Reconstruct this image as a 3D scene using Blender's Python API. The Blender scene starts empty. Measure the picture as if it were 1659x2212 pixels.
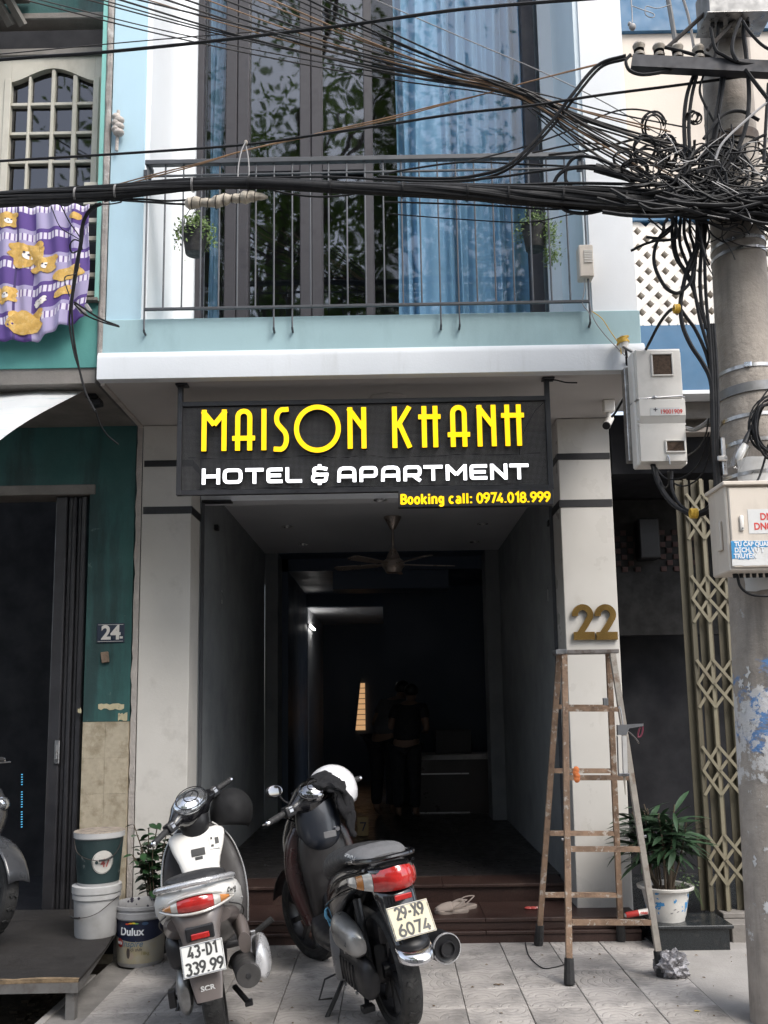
import bpy, bmesh, math, random
from mathutils import Vector, Matrix, noise
from math import sin, cos, pi, radians, atan2, sqrt
random.seed(11)
SC = bpy.context.scene
COL = SC.collection
V = Vector

# ------------------------------------------------------------------ camera
CAM_LOC = V((0.0, 0.0, 1.4))
PITCH, ROLL, YAW = radians(8.0), radians(-0.86), radians(-0.43)
fwd = V((sin(YAW) * cos(PITCH), cos(YAW) * cos(PITCH), sin(PITCH)))
rt0 = fwd.cross(V((0, 0, 1))).normalized()
up0 = rt0.cross(fwd)
rgt = rt0 * cos(ROLL) + up0 * sin(ROLL)
upv = rgt.cross(fwd)
cd = bpy.data.cameras.new('camera')
cam = bpy.data.objects.new('camera', cd)
COL.objects.link(cam)
cd.sensor_fit = 'VERTICAL'
cd.sensor_height = 36.0
cd.lens = 36.0 * 1932 / 2212
cd.shift_y = 142 / 2212
cd.clip_end = 400
cd.clip_start = 0.05
mw = Matrix.Identity(4)
for i in range(3):
    mw[i][0], mw[i][1], mw[i][2], mw[i][3] = rgt[i], upv[i], -fwd[i], CAM_LOC[i]
cam.matrix_world = mw
SC.camera = cam

# ------------------------------------------------------------------ light
SUN_EL, SUN_AZ = radians(50), radians(142)      # high, behind the photographer; azimuth clockwise from +Y
w = bpy.data.worlds.new("World")
SC.world = w
w.use_nodes = True
nt = w.node_tree
bgn = nt.nodes['Background']
sky = nt.nodes.new('ShaderNodeTexSky')
sky.sky_type = 'NISHITA'
sky.sun_disc = False
sky.sun_elevation = SUN_EL
sky.sun_rotation = SUN_AZ
sky.air_density = 1.0
sky.dust_density = 2.0
sky.ozone_density = 0.7
hs_ = nt.nodes.new('ShaderNodeHueSaturation')          # bright hazy day: the blue is washed out
hs_.inputs['Saturation'].default_value = .55
nt.links.new(sky.outputs[0], hs_.inputs['Color'])
nt.links.new(hs_.outputs[0], bgn.inputs[0])
bgn.inputs[1].default_value = 0.14
sl = bpy.data.lights.new('sun', 'SUN')
sl.energy = 1.35
sl.angle = radians(32)
sl.color = (1.0, 0.955, 0.89)
so = bpy.data.objects.new('sun', sl)
COL.objects.link(so)
sd = V((sin(SUN_AZ) * cos(SUN_EL), cos(SUN_AZ) * cos(SUN_EL), sin(SUN_EL)))
so.rotation_euler = sd.to_track_quat('Z', 'Y').to_euler()
so.location = sd * 30
SC.view_settings.view_transform = 'Standard'
SC.view_settings.look = 'None'
SC.view_settings.gamma = 1
SC.view_settings.use_curve_mapping = False
SC.view_settings.exposure = 1.36
SC.cycles.use_denoising = True
SC.cycles.max_bounces = 8
SC.cycles.transparent_max_bounces = 16
SC.cycles.caustics_reflective = False
SC.cycles.caustics_refractive = False

# ------------------------------------------------------------------ helpers
def at(px, py, Y=None, Z=None, X=None):
    """survey sight line (1659 x 2212 plan) met with a plane at depth Y, height Z or offset X"""
    d = fwd * 1932 + rgt * (px - 829.5) + upv * (1248 - py)
    if Y is not None: t = (Y - CAM_LOC.y) / d.y
    elif Z is not None: t = (Z - CAM_LOC.z) / d.z
    else: t = (X - CAM_LOC.x) / d.x
    return CAM_LOC + d * t

def N(m, t, **kw):
    n = m.node_tree.nodes.new(t)
    for k, v in kw.items():
        setattr(n, k, v)
    return n

def L(m, a, b): m.node_tree.links.new(a, b)

def mix(m, fac, a, b, mode='MIX'):
    n = N(m, 'ShaderNodeMix', data_type='RGBA', blend_type=mode)
    for s, v in ((n.inputs[0], fac), (n.inputs[6], a), (n.inputs[7], b)):
        if isinstance(v, (int, float)): s.default_value = v
        elif isinstance(v, tuple): s.default_value = (*v[:3], 1)
        else: L(m, v, s)
    return n.outputs[2]

def ramp(m, src, a, b, lo=0.0, hi=1.0):
    n = N(m, 'ShaderNodeMapRange')
    L(m, src, n.inputs[0])
    n.inputs[1].default_value, n.inputs[2].default_value = a, b
    n.inputs[3].default_value, n.inputs[4].default_value = lo, hi
    return n.outputs[0]

def noisetex(m, scale, detail=5, stretch=None, rough=.6, seed=0.0):
    tc = N(m, 'ShaderNodeTexCoord')
    mp = N(m, 'ShaderNodeMapping')
    L(m, tc.outputs['Object'], mp.inputs[0])
    if stretch: mp.inputs['Scale'].default_value = stretch
    mp.inputs['Location'].default_value = (seed, seed * 1.7, seed * .6)
    n = N(m, 'ShaderNodeTexNoise')
    n.inputs['Scale'].default_value = scale
    n.inputs['Detail'].default_value = detail
    n.inputs['Roughness'].default_value = rough
    L(m, mp.outputs[0], n.inputs['Vector'])
    return n.outputs[0]

def base(name):
    m = bpy.data.materials.new(name)
    m.use_nodes = True
    return m, m.node_tree.nodes['Principled BSDF']

def mat(name, col, rough=.6, metal=0., var=.12, vs=5., bump=0., bs=60., dirt=None, ds=3., da=.5, dl=.5,
        stretch=None, rnd=0., emit=0., coat=0., rv=.15, sheen=0., dirt2=None, ds2=8., dl2=.6, sub=0.):
    m, p = base(name)
    n1 = noisetex(m, vs)
    f = ramp(m, n1, .3, .7, 1 - var, 1 + var)
    c = mix(m, 1.0, tuple(col), f, 'MULTIPLY')
    if dirt:
        n2 = noisetex(m, ds, 8, stretch, .65, 3.1)
        f2 = ramp(m, n2, dl, dl + .16, 0, da)
        c = mix(m, f2, c, tuple(dirt))
    if dirt2:
        n2 = noisetex(m, ds2, 8, None, .7, 7.7)
        f2 = ramp(m, n2, dl2, dl2 + .05, 0, .9)
        c = mix(m, f2, c, tuple(dirt2))
    if rnd:
        oi = N(m, 'ShaderNodeObjectInfo')
        f3 = ramp(m, oi.outputs['Random'], 0, 1, 1 - rnd, 1 + rnd)
        c = mix(m, 1.0, c, f3, 'MULTIPLY')
    L(m, c, p.inputs['Base Color'])
    n3 = noisetex(m, vs * 2.3, 6, None, .6, 5.)
    L(m, ramp(m, n3, .3, .7, max(.02, rough - rv), min(1, rough + rv)), p.inputs['Roughness'])
    p.inputs['Metallic'].default_value = metal
    if coat:
        p.inputs['Coat Weight'].default_value = coat
        p.inputs['Coat Roughness'].default_value = .06
    if bump:
        b = N(m, 'ShaderNodeBump')
        b.inputs['Strength'].default_value = bump
        b.inputs['Distance'].default_value = .01
        L(m, noisetex(m, bs, 8, None, .65, 2.), b.inputs['Height'])
        L(m, b.outputs[0], p.inputs['Normal'])
    if emit:
        p.inputs['Emission Color'].default_value = (*col, 1)
        p.inputs['Emission Strength'].default_value = emit
    return m

WM = {}
def wm(o): return WM.get(o.name, Matrix.Identity(4)) if o else Matrix.Identity(4)

def tag(o, label=None, cat=None, group=None, kind=None):
    if label: o['label'] = label
    if cat: o['category'] = cat
    if group: o['group'] = group
    if kind: o['kind'] = kind
    return o

def thing(name, label, cat, loc=(0, 0, 0), group=None, M4=None):
    o = bpy.data.objects.new(name, None)
    o.empty_display_size = .05
    COL.objects.link(o)
    m = M4 if M4 is not None else Matrix.Translation(V(loc))
    o.matrix_world = m
    WM[o.name] = m.copy()
    return tag(o, label, cat, group)

class B:
    """collects shapes into one bmesh"""
    def __init__(s): s.bm = bmesh.new()
    def face(s, pts):
        try: return s.bm.faces.new([s.bm.verts.new(V(p)) for p in pts])
        except ValueError: return None
    def box(s, lo, hi, bev=0., M4=None, seg=1):
        lo, hi = V(lo), V(hi)
        r = bmesh.ops.create_cube(s.bm, size=1)
        vs = r['verts']
        d = hi - lo; c = (hi + lo) / 2
        for v in vs: v.co = V((v.co.x * d.x + c.x, v.co.y * d.y + c.y, v.co.z * d.z + c.z))
        if bev:
            es = list({e for v in vs for e in v.link_edges})
            q = bmesh.ops.bevel(s.bm, geom=es, offset=bev, segments=seg, affect='EDGES', profile=.5)
            vs = list({v for f in q['faces'] for v in f.verts} | {v for v in vs if v.is_valid})
        if M4 is not None:
            for v in vs: v.co = M4 @ v.co
        return s
    def ring(s, pts): return [s.bm.verts.new(V(p)) for p in pts]
    def loft(s, rings, cap=True, closed=True):
        rr = [s.ring(r) for r in rings]
        n = len(rr[0])
        for a, b in zip(rr, rr[1:]):
            for i in range(n if closed else n - 1):
                j = (i + 1) % n
                try: s.bm.faces.new((a[i], a[j], b[j], b[i]))
                except ValueError: pass
        if cap and closed:
            for r, rev in ((rr[0], True), (rr[-1], False)):
                try: s.bm.faces.new(list(reversed(r)) if rev else r)
                except ValueError: pass
        return s
    def tube(s, pts, r=.01, n=8, cap=True, flat=1.0, upd=None):
        pts = [V(p) for p in pts]
        k = len(pts)
        rs = r if isinstance(r, (list, tuple)) else [r] * k
        t0 = (pts[1] - pts[0]).normalized()
        ref = V(upd) if upd else (V((0, 0, 1)) if abs(t0.z) < .9 else V((1, 0, 0)))
        u = (ref - t0 * ref.dot(t0)).normalized()
        rings = []
        for i in range(k):
            t = (pts[min(i + 1, k - 1)] - pts[max(i - 1, 0)]).normalized()
            u = u - t * u.dot(t)
            u = u.normalized() if u.length > 1e-6 else t.orthogonal().normalized()
            v = t.cross(u)
            rings.append([pts[i] + (u * cos(a) * flat + v * sin(a)) * rs[i] for a in [2 * pi * (j + .5) / n for j in range(n)]])
        return s.loft(rings, cap)
    def bar(s, a, b, w, h, upd=(0, 0, 1)):
        a, b = V(a), V(b)
        t = (b - a).normalized(); u = V(upd); u = (u - t * u.dot(t)).normalized(); v = t.cross(u)
        q = [(1, 1), (-1, 1), (-1, -1), (1, -1)]
        return s.loft([[p + v * x * w / 2 + u * y * h / 2 for x, y in q] for p in (a, b)])
    def lathe(s, prof, o=(0, 0, 0), n=24, ax='z', cap=False):
        o = V(o); rings = []
        for r, z in prof:
            ring = []
            for j in range(n):
                a = 2 * pi * j / n
                x, y = r * cos(a), r * sin(a)
                ring.append(o + (V((x, y, z)) if ax == 'z' else V((z, x, y)) if ax == 'x' else V((y, z, x))))
            rings.append(ring)
        return s.loft(rings, cap)
    def ell(s, c, rad, M4=None, nu=16, nv=10):
        r = bmesh.ops.create_uvsphere(s.bm, u_segments=nu, v_segments=nv, radius=1)
        for v in r['verts']:
            p = V((v.co.x * rad[0], v.co.y * rad[1], v.co.z * rad[2]))
            if M4 is not None: p = M4 @ p
            v.co = p + V(c)
        return s
    def prism(s, poly, a, b, plane='xz'):
        f = {'xz': lambda p, d: (p[0], d, p[1]), 'xy': lambda p, d: (p[0], p[1], d), 'yz': lambda p, d: (d, p[0], p[1])}[plane]
        return s.loft([[f(p, a) for p in poly], [f(p, b) for p in poly]])
    def grid(s, rows):
        rr = [s.ring(r) for r in rows]
        for a, b in zip(rr, rr[1:]):
            for i in range(len(a) - 1):
                s.bm.faces.new((a[i], a[i + 1], b[i + 1], b[i]))
        return s
    def mesh(s, me, M4):
        t = bmesh.new(); t.from_mesh(me); t.transform(M4)
        tmp = bpy.data.meshes.new('tmp'); t.to_mesh(tmp); t.free()
        s.bm.from_mesh(tmp); bpy.data.meshes.remove(tmp)
        return s
    def xf(s, M4): s.bm.transform(M4); return s
    def out(s, name, m, parent=None, smooth=True, local=False, ang=35, sub=0, solid=0, nofix=False):
        if not nofix: bmesh.ops.recalc_face_normals(s.bm, faces=s.bm.faces[:])
        if parent is not None and not local: s.bm.transform(wm(parent).inverted())
        me = bpy.data.meshes.new(name)
        s.bm.to_mesh(me); s.bm.free()
        me.materials.append(m)
        if smooth:
            me.shade_smooth()
            me.set_sharp_from_angle(angle=radians(ang))
        o = bpy.data.objects.new(name, me)
        COL.objects.link(o)
        if parent is not None:
            o.parent = parent
            WM[o.name] = wm(parent).copy()
        if solid:
            md = o.modifiers.new('thickness', 'SOLIDIFY'); md.thickness = solid; md.offset = 0
        if sub:
            md = o.modifiers.new('smooth', 'SUBSURF'); md.levels = md.render_levels = sub
        return o

def inst(me, name, parent, M4):
    o = bpy.data.objects.new(name, me)
    COL.objects.link(o)
    o.parent = parent
    o.matrix_local = M4 if parent is None else wm(parent).inverted() @ M4
    return o

def spline(pts, k=6):
    pts = [V(p) for p in pts]
    q = [pts[0] * 2 - pts[1]] + pts + [pts[-1] * 2 - pts[-2]]
    r = []
    for i in range(1, len(q) - 2):
        a, b, c, d = q[i - 1], q[i], q[i + 1], q[i + 2]
        for j in range(k):
            t = j / k
            r.append(.5 * ((2 * b) + (c - a) * t + (2 * a - 5 * b + 4 * c - d) * t * t + (3 * b - a - 3 * c + d) * t ** 3))
    r.append(pts[-1])
    return r

FACE = Matrix(((1, 0, 0, 0), (0, 0, -1, 0), (0, 1, 0, 0), (0, 0, 0, 1)))   # flat xy drawing -> upright, facing -Y
def text_mesh(txt, size=1., ext=.0, off=0., xs=1., align='CENTER', shear=0., space=1.):
    cu = bpy.data.curves.new('t', 'FONT')
    cu.body = txt; cu.size = size; cu.extrude = ext; cu.offset = off; cu.align_x = align; cu.shear = shear
    cu.resolution_u = 4; cu.space_character = space
    ob = bpy.data.objects.new('t', cu)
    COL.objects.link(ob)
    dg = bpy.context.evaluated_depsgraph_get()
    me = bpy.data.meshes.new_from_object(ob.evaluated_get(dg))
    me.transform(Matrix.Diagonal((xs, 1, 1, 1)))
    bpy.data.objects.remove(ob); bpy.data.curves.remove(cu)
    return me

def ribbon(pts, wd, closed=False):
    """2-D stroke outline with mitred joints -> list of quads"""
    pts = [V((p[0], p[1])) for p in pts]
    k = len(pts); Lf, Rt = [], []
    for i in range(k):
        if closed: a, c = pts[(i - 1) % k], pts[(i + 1) % k]
        else: a, c = pts[max(i - 1, 0)], pts[min(i + 1, k - 1)]
        b = pts[i]
        d1 = (b - a).normalized() if (b - a).length > 1e-9 else (c - b).normalized()
        d2 = (c - b).normalized() if (c - b).length > 1e-9 else d1
        n1, n2 = V((-d1.y, d1.x)), V((-d2.y, d2.x))
        m_ = (n1 + n2).normalized()
        sc = min(2.2, 1 / max(.3, m_.dot(n1)))
        Lf.append(b + m_ * wd / 2 * sc); Rt.append(b - m_ * wd / 2 * sc)
    return Lf, Rt

def stroke(bd, pts, wd, depth, M4, z0=0., closed=False):
    Lf, Rt = ribbon(pts, wd, closed)
    rings = []
    for a, b in zip(Lf, Rt):
        rings.append([M4 @ V((a.x, a.y, z0)), M4 @ V((b.x, b.y, z0)), M4 @ V((b.x, b.y, z0 - depth)), M4 @ V((a.x, a.y, z0 - depth))])
    if closed: rings.append(rings[0])
    bd.loft(rings, cap=not closed)

def arc(cx, cy, rx, ry, a0, a1, n=14):
    return [(cx + rx * cos(radians(a0 + (a1 - a0) * i / n)), cy + ry * sin(radians(a0 + (a1 - a0) * i / n))) for i in range(n + 1)]

from mathutils.bvhtree import BVHTree
def decal(me, target, name, m, par, o, du, dv, off=.0012):
    """lettering projected onto a body surface; du, dv are the writing directions in the body's own space"""
    du, dv = V(du).normalized(), V(dv).normalized(); n_ = du.cross(dv).normalized(); o = V(o)
    tb = bmesh.new(); tb.from_mesh(target.data); tree = BVHTree.FromBMesh(tb); tb.free()
    b = B(); b.bm.from_mesh(me)
    bmesh.ops.delete(b.bm, geom=[f for f in b.bm.faces if abs(f.normal.z) < .5], context='FACES')
    bmesh.ops.subdivide_edges(b.bm, edges=b.bm.edges[:], cuts=1)
    for v in b.bm.verts:
        p = o + du * v.co.x + dv * v.co.y + n_ * .15
        h, nn_, i, d = tree.ray_cast(p, -n_)
        v.co = (h + n_ * (off if v.co.z >= 0 else off * .4)) if h else p - n_ * .15
    return b.out(name, m, par, local=True, smooth=False, nofix=True)

# plain stroke figures for number plates
def glyph(c):
    return {'0': [arc(.25, .5, .2, .45, 0, 360, 24)], '1': [[(.08, .76), (.30, .97), (.30, 0)]],
            '2': [arc(.25, .73, .2, .22, 170, -35, 12) + [(.05, .045)], [(.02, .045), (.48, .045)]],
            '3': [arc(.24, .74, .19, .21, 150, -90, 12), arc(.24, .28, .21, .25, 90, -150, 12)],
            '4': [[(.34, .97), (.04, .26), (.49, .26)], [(.36, .52), (.36, 0)]],
            '6': [arc(.25, .29, .2, .25, 0, 360, 20), [(.05, .31), (.10, .60), (.36, .97)]],
            '7': [[(.03, .95), (.45, .95), (.18, 0)]],
            '9': [arc(.25, .71, .2, .25, 0, 360, 20), [(.45, .69), (.40, .40), (.14, .03)]],
            'D': [[(.07, .045), (.07, .955)] + arc(.20, .5, .25, .455, 90, -90, 14) + [(.07, .045)]],
            'X': [[(.03, 0), (.47, 1)], [(.03, 1), (.47, 0)]], '-': [[(.08, .45), (.36, .45)]], '.': [[(.14, .0), (.14, .12)]],
            '8': [arc(.25, .73, .17, .22, 0, 360, 20), arc(.25, .27, .2, .23, 0, 360, 20)],
            'B': [[(.08, 0), (.08, 1)], [(.08, .93), (.25, .93)] + arc(.25, .73, .19, .20, 90, -90, 8) + [(.08, .53)], [(.25, .53)] + arc(.25, .29, .21, .22, 90, -90, 8) + [(.08, .07)]],
            'o': [arc(.25, .37, .17, .31, 0, 360, 22)], 'k': [[(.09, 0), (.09, 1)], [(.44, .72), (.12, .33)], [(.18, .44), (.46, 0)]], 'i': [[(.12, 0), (.12, .72)], [(.12, .83), (.12, 1)]],
            'n': [[(.09, 0), (.09, .72)], [(.09, .48)] + arc(.25, .50, .16, .18, 180, 0, 10) + [(.41, 0)]], 'g': [arc(.24, .40, .15, .28, 0, 360, 20), [(.40, .72), (.40, -.06)] + arc(.25, -.06, .15, .13, 0, -160, 8)],
            'c': [arc(.25, .37, .17, .31, 48, 312, 18)], 'a': [arc(.23, .21, .14, .16, 0, 360, 16), [(.11, .60)] + arc(.25, .50, .15, .17, 125, 0, 8) + [(.40, 0)]], 'l': [[(.12, 0), (.12, 1)]],
            ':': [[(.12, .0), (.12, .16)], [(.12, .52), (.12, .68)]], ' ': []}[c]
def plate_text(b, txt, x0, x1, z0, h, wd, M4):
    ws = [.30 if c in '.il: ' else .46 if c in '-1' else .56 for c in txt]; k = (x1 - x0) / sum(ws); x = x0
    for c, w_ in zip(txt, ws):
        for i, st in enumerate(glyph(c)):
            cl = len(st) > 4 and (V(st[0]) - V(st[-1])).length < 1e-4
            pts = [(x + px * k * (1 if c not in '.' else .8), z0 + pz * h) for px, pz in (st[:-1] if cl else st)]
            stroke(b, pts, wd, .0008, M4, z0=.0002 * (i + 1), closed=cl)
        x += w_ * k
# ------------------------------------------------------------------ materials
m_white = mat('white_wall_paint', (.80, .82, .84), .6, var=.03, vs=1.5, bump=.06, bs=90, dirt=(.62, .62, .60), ds=1.3, da=.25, dl=.55, stretch=(1, 1, .25))
m_bluepale = mat('very_pale_blue_paint', (.62, .71, .77), .6, var=.03, vs=1.2, bump=.06, bs=90, dirt=(.5, .56, .6), ds=2, da=.3, stretch=(1, 1, .2))
m_blue = mat('pale_blue_wall_paint', (.44, .62, .72), .6, var=.05, vs=1.2, bump=.06, bs=90, dirt=(.34, .45, .50), ds=1.5, da=.3, stretch=(1, 1, .3))
m_fascia = mat('white_fascia_paint', (.74, .77, .80), .75, var=.04, vs=1.5, bump=.10, bs=60, dirt=(.52, .53, .52), ds=7, da=.35, dl=.54, stretch=(1, 1, .10), dirt2=(.56, .55, .52), ds2=12, dl2=.72)
m_teal = mat('grey_teal_band_paint', (.36, .52, .555), .6, var=.05, vs=1.4, bump=.06, bs=90, dirt=(.22, .33, .36), ds=2, da=.5, stretch=(1, 1, .3))
m_cream = mat('cream_plaster', (.60, .575, .535), .75, var=.05, vs=2.5, bump=.12, bs=50, dirt=(.40, .375, .34), ds=5, da=.45, dl=.56, dirt2=(.33, .31, .29), ds2=9, dl2=.715)
m_marble = mat('veined_white_cladding', (.55, .53, .495), .35, var=.05, vs=2, dirt=(.40, .37, .32), ds=4, da=.45, dl=.58, stretch=(1.3, 1, .7))
m_soffit = mat('soffit_plaster', (.58, .55, .53), .8, var=.05, vs=2, bump=.08)
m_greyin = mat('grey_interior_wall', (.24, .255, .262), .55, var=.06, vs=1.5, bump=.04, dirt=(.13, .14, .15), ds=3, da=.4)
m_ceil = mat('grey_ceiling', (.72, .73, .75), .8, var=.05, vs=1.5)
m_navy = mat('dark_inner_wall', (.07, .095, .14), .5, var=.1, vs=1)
m_black = mat('black_granite_inlay', (.010, .010, .012), .5, var=.3, vs=60)
m_blackm = mat('black_painted_metal', (.022, .022, .025), .4, var=.2, vs=9)
m_rail = mat('grey_painted_steel', (.075, .08, .09), .45, var=.15, vs=9)
m_alu = mat('brown_grey_window_frame', (.024, .022, .028), .55, var=.08, vs=5)
m_redgr = mat('red_brown_granite', (.040, .021, .017), .45, var=.45, vs=120, dirt=(.20, .15, .12), ds=7, da=.25, dl=.56)
m_floorin = mat('dark_glossy_floor', (.026, .024, .024), .38, var=.3, vs=6)
m_blkgr = mat('black_granite_step', (.016, .019, .021), .25, var=.35, vs=90, dirt=(.12, .11, .10), ds=9, da=.45, dl=.55)
m_conc = mat('grey_concrete', (.30, .285, .27), .9, var=.14, vs=3, bump=.35, bs=70, dirt=(.20, .19, .175), ds=2.2, da=.5, dl=.52, dirt2=(.12, .11, .10), ds2=11, dl2=.69)
m_dirt = mat('dark_soil', (.075, .058, .042), .95, var=.4, vs=9, bump=1.0, bs=30, dirt=(.16, .12, .08), ds=14, da=.7)
m_joint = mat('tile_bed_mortar', (.20, .19, .18), .95, var=.2, vs=8, bump=.3)
m_road = mat('asphalt', (.05, .05, .052), .9, var=.2, vs=20, bump=.5, bs=120)
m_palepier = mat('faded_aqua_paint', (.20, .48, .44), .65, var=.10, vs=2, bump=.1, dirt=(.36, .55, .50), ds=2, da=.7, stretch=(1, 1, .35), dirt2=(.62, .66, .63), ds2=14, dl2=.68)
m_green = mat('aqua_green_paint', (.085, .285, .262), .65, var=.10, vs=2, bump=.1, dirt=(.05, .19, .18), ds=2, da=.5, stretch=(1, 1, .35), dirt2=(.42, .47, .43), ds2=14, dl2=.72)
m_greendk = mat('shaded_weathered_green', (.027, .098, .093), .7, var=.25, vs=2.2, bump=.2, dirt=(.012, .030, .032), ds=4, da=.8, dl=.46, stretch=(1, 1, .16), dirt2=(.10, .15, .14), ds2=9, dl2=.64)  # weathered green paint with shade darkened into the base colour
m_palegreen = mat('pale_green_paint', (.34, .52, .46), .65, var=.08, vs=3, dirt=(.20, .36, .33), ds=3, da=.5, stretch=(1, 1, .3))
m_plastergap = mat('raw_mortar', (.50, .455, .42), .9, var=.15, vs=12, bump=.8, bs=60)
m_lineng = mat('cracked_mortar', (.33, .30, .28), .9, var=.25, vs=14, bump=.8, bs=60, dirt=(.72, .72, .70), ds=10, da=.9, dl=.6)
m_beam = mat('bare_concrete_beam', (.20, .185, .17), .9, var=.2, vs=5, bump=.3)
m_tilepat = mat('beige_wall_tile', (.43, .375, .285), .45, var=.12, vs=30, dirt=(.22, .18, .115), ds=10, da=.75, dl=.49, dirt2=(.17, .15, .12), ds2=5, dl2=.70, rnd=.04)
m_creamwin = mat('cream_window_paint', (.50, .475, .41), .6, var=.08, vs=5, dirt=(.32, .29, .24), ds=6, da=.5, stretch=(1, 1, .4))
m_darkdoor = mat('dark_folding_door', (.022, .022, .026), .5, var=.3, vs=5, dirt=(.06, .05, .045), ds=9, da=.5, dl=.58, stretch=(1, 1, .2))
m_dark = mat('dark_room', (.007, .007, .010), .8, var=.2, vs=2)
m_beige = mat('beige_render', (.60, .535, .47), .8, var=.05, vs=1.4, bump=.1, dirt=(.44, .385, .34), ds=2, da=.45, stretch=(1, 1, .25))
m_blueband = mat('deep_blue_paint', (.045, .135, .25), .6, var=.12, vs=4, dirt=(.20, .28, .36), ds=12, da=.6, dl=.64)
m_lattice = mat('white_breeze_block', (.74, .70, .65), .75, var=.06, vs=6, bump=.12, dirt=(.48, .43, .38), ds=7, da=.4, dl=.56)
m_latback = mat('beige_screen_backing', (.30, .265, .235), .8, var=.12, vs=4)  # beige darkened to the shaded tone of the screen holes
m_khaki = mat('khaki_gate_paint', (.082, .072, .047), .55, var=.12, vs=6, dirt=(.11, .09, .06), ds=9, da=.6, stretch=(1, 1, .3))
m_khaki2 = mat('pale_khaki_strap', (.19, .17, .118), .5, var=.1, vs=6, dirt=(.16, .13, .09), ds=14, da=.6)
m_curtain = mat('blue_curtain_cloth', (.155, .30, .44), .8, var=.06, vs=3)

# perforated sheet: real round openings in a thin panel, cut by the material
def perforated():
    m, p = base('perforated_black_sheet')
    p.inputs['Base Color'].default_value = (.02, .02, .022, 1); p.inputs['Roughness'].default_value = .45
    tc = N(m, 'ShaderNodeTexCoord'); mp = N(m, 'ShaderNodeMapping')
    L(m, tc.outputs['Object'], mp.inputs[0]); mp.inputs['Scale'].default_value = (1, 0, 1)
    v = N(m, 'ShaderNodeTexVoronoi'); v.inputs['Scale'].default_value = 145; v.inputs['Randomness'].default_value = 0
    L(m, mp.outputs[0], v.inputs['Vector'])
    lt = N(m, 'ShaderNodeMath', operation='LESS_THAN'); L(m, v.outputs['Distance'], lt.inputs[0]); lt.inputs[1].default_value = .30
    tr = N(m, 'ShaderNodeBsdfTransparent'); mx = N(m, 'ShaderNodeMixShader')
    L(m, lt.outputs[0], mx.inputs[0]); L(m, p.outputs[0], mx.inputs[1]); L(m, tr.outputs[0], mx.inputs[2])
    L(m, mx.outputs[0], m.node_tree.nodes['Material Output'].inputs[0])
    return m
m_perf = perforated()

def glass(name, tint, refl, f0=.08):
    m, p = base(name)
    m.node_tree.nodes.remove(p)
    tr = N(m, 'ShaderNodeBsdfTransparent'); tr.inputs[0].default_value = (*tint, 1)
    gl = N(m, 'ShaderNodeBsdfGlossy'); gl.inputs['Roughness'].default_value = .024; gl.inputs[0].default_value = (*refl, 1)
    b = N(m, 'ShaderNodeBump'); b.inputs['Strength'].default_value = .10; b.inputs['Distance'].default_value = .02
    L(m, noisetex(m, 2.2, 2), b.inputs['Height']); L(m, b.outputs[0], gl.inputs['Normal'])
    fr = N(m, 'ShaderNodeFresnel'); fr.inputs[0].default_value = 1.5
    mx = N(m, 'ShaderNodeMixShader')
    ge = N(m, 'ShaderNodeNewGeometry'); fm = N(m, 'ShaderNodeMath', operation='MULTIPLY'); fs = N(m, 'ShaderNodeMath', operation='SUBTRACT')
    fs.inputs[0].default_value = 1; L(m, ge.outputs['Backfacing'], fs.inputs[1])
    L(m, ramp(m, fr.outputs[0], .04, 1, f0, 1), fm.inputs[0]); L(m, fs.outputs[0], fm.inputs[1]); L(m, fm.outputs[0], mx.inputs[0]); L(m, tr.outputs[0], mx.inputs[1]); L(m, gl.outputs[0], mx.inputs[2])
    L(m, mx.outputs[0], m.node_tree.nodes['Material Output'].inputs[0])
    return m
m_glass = glass('tinted_window_glass', (.60, .66, .70), (.95, .97, 1), .13)
m_glassc = glass('low_reflection_window_glass', (.97, .98, .99), (.95, .97, 1), .06)  # same glass as the other panes, reflection toned down over the curtains
m_glassdk = glass('dark_old_pane', (.25, .25, .28), (.95, .95, 1), .09)

# ------------------------------------------------------------------ levels
YP, YF, ZS, YW = 5.75, 4.93, 3.257, 5.60
XL, XR = -1.632, 1.455
ZB, ZT = 3.385, 3.63            # fascia band heights
ZTOP = 7.4

def struct(name, bd, m, **k): return tag(bd.out(name, m, **k), kind='structure')

# ground, road, pavement
struct('ground', B().box((-60, -60, -.4), (60, 60, -.16)), m_dirt)
struct('road', B().box((-30, -5.5, -.155), (30, 2.6, -.12)), m_road)
struct('pavement', B().box((1.475, 2.6, -.15), (9, 5.6, -.004), .004), m_conc)
pv = thing('tiled_pavement', 'grey fan-pattern tiled pavement in front of the hotel steps', None, (0, 4, 0)); del pv['label']; pv['kind'] = 'structure'
B().box((-1.6, 2.62, -.15), (1.475, 5.56, -.012)).out('mortar_bed', m_joint, pv)
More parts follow.
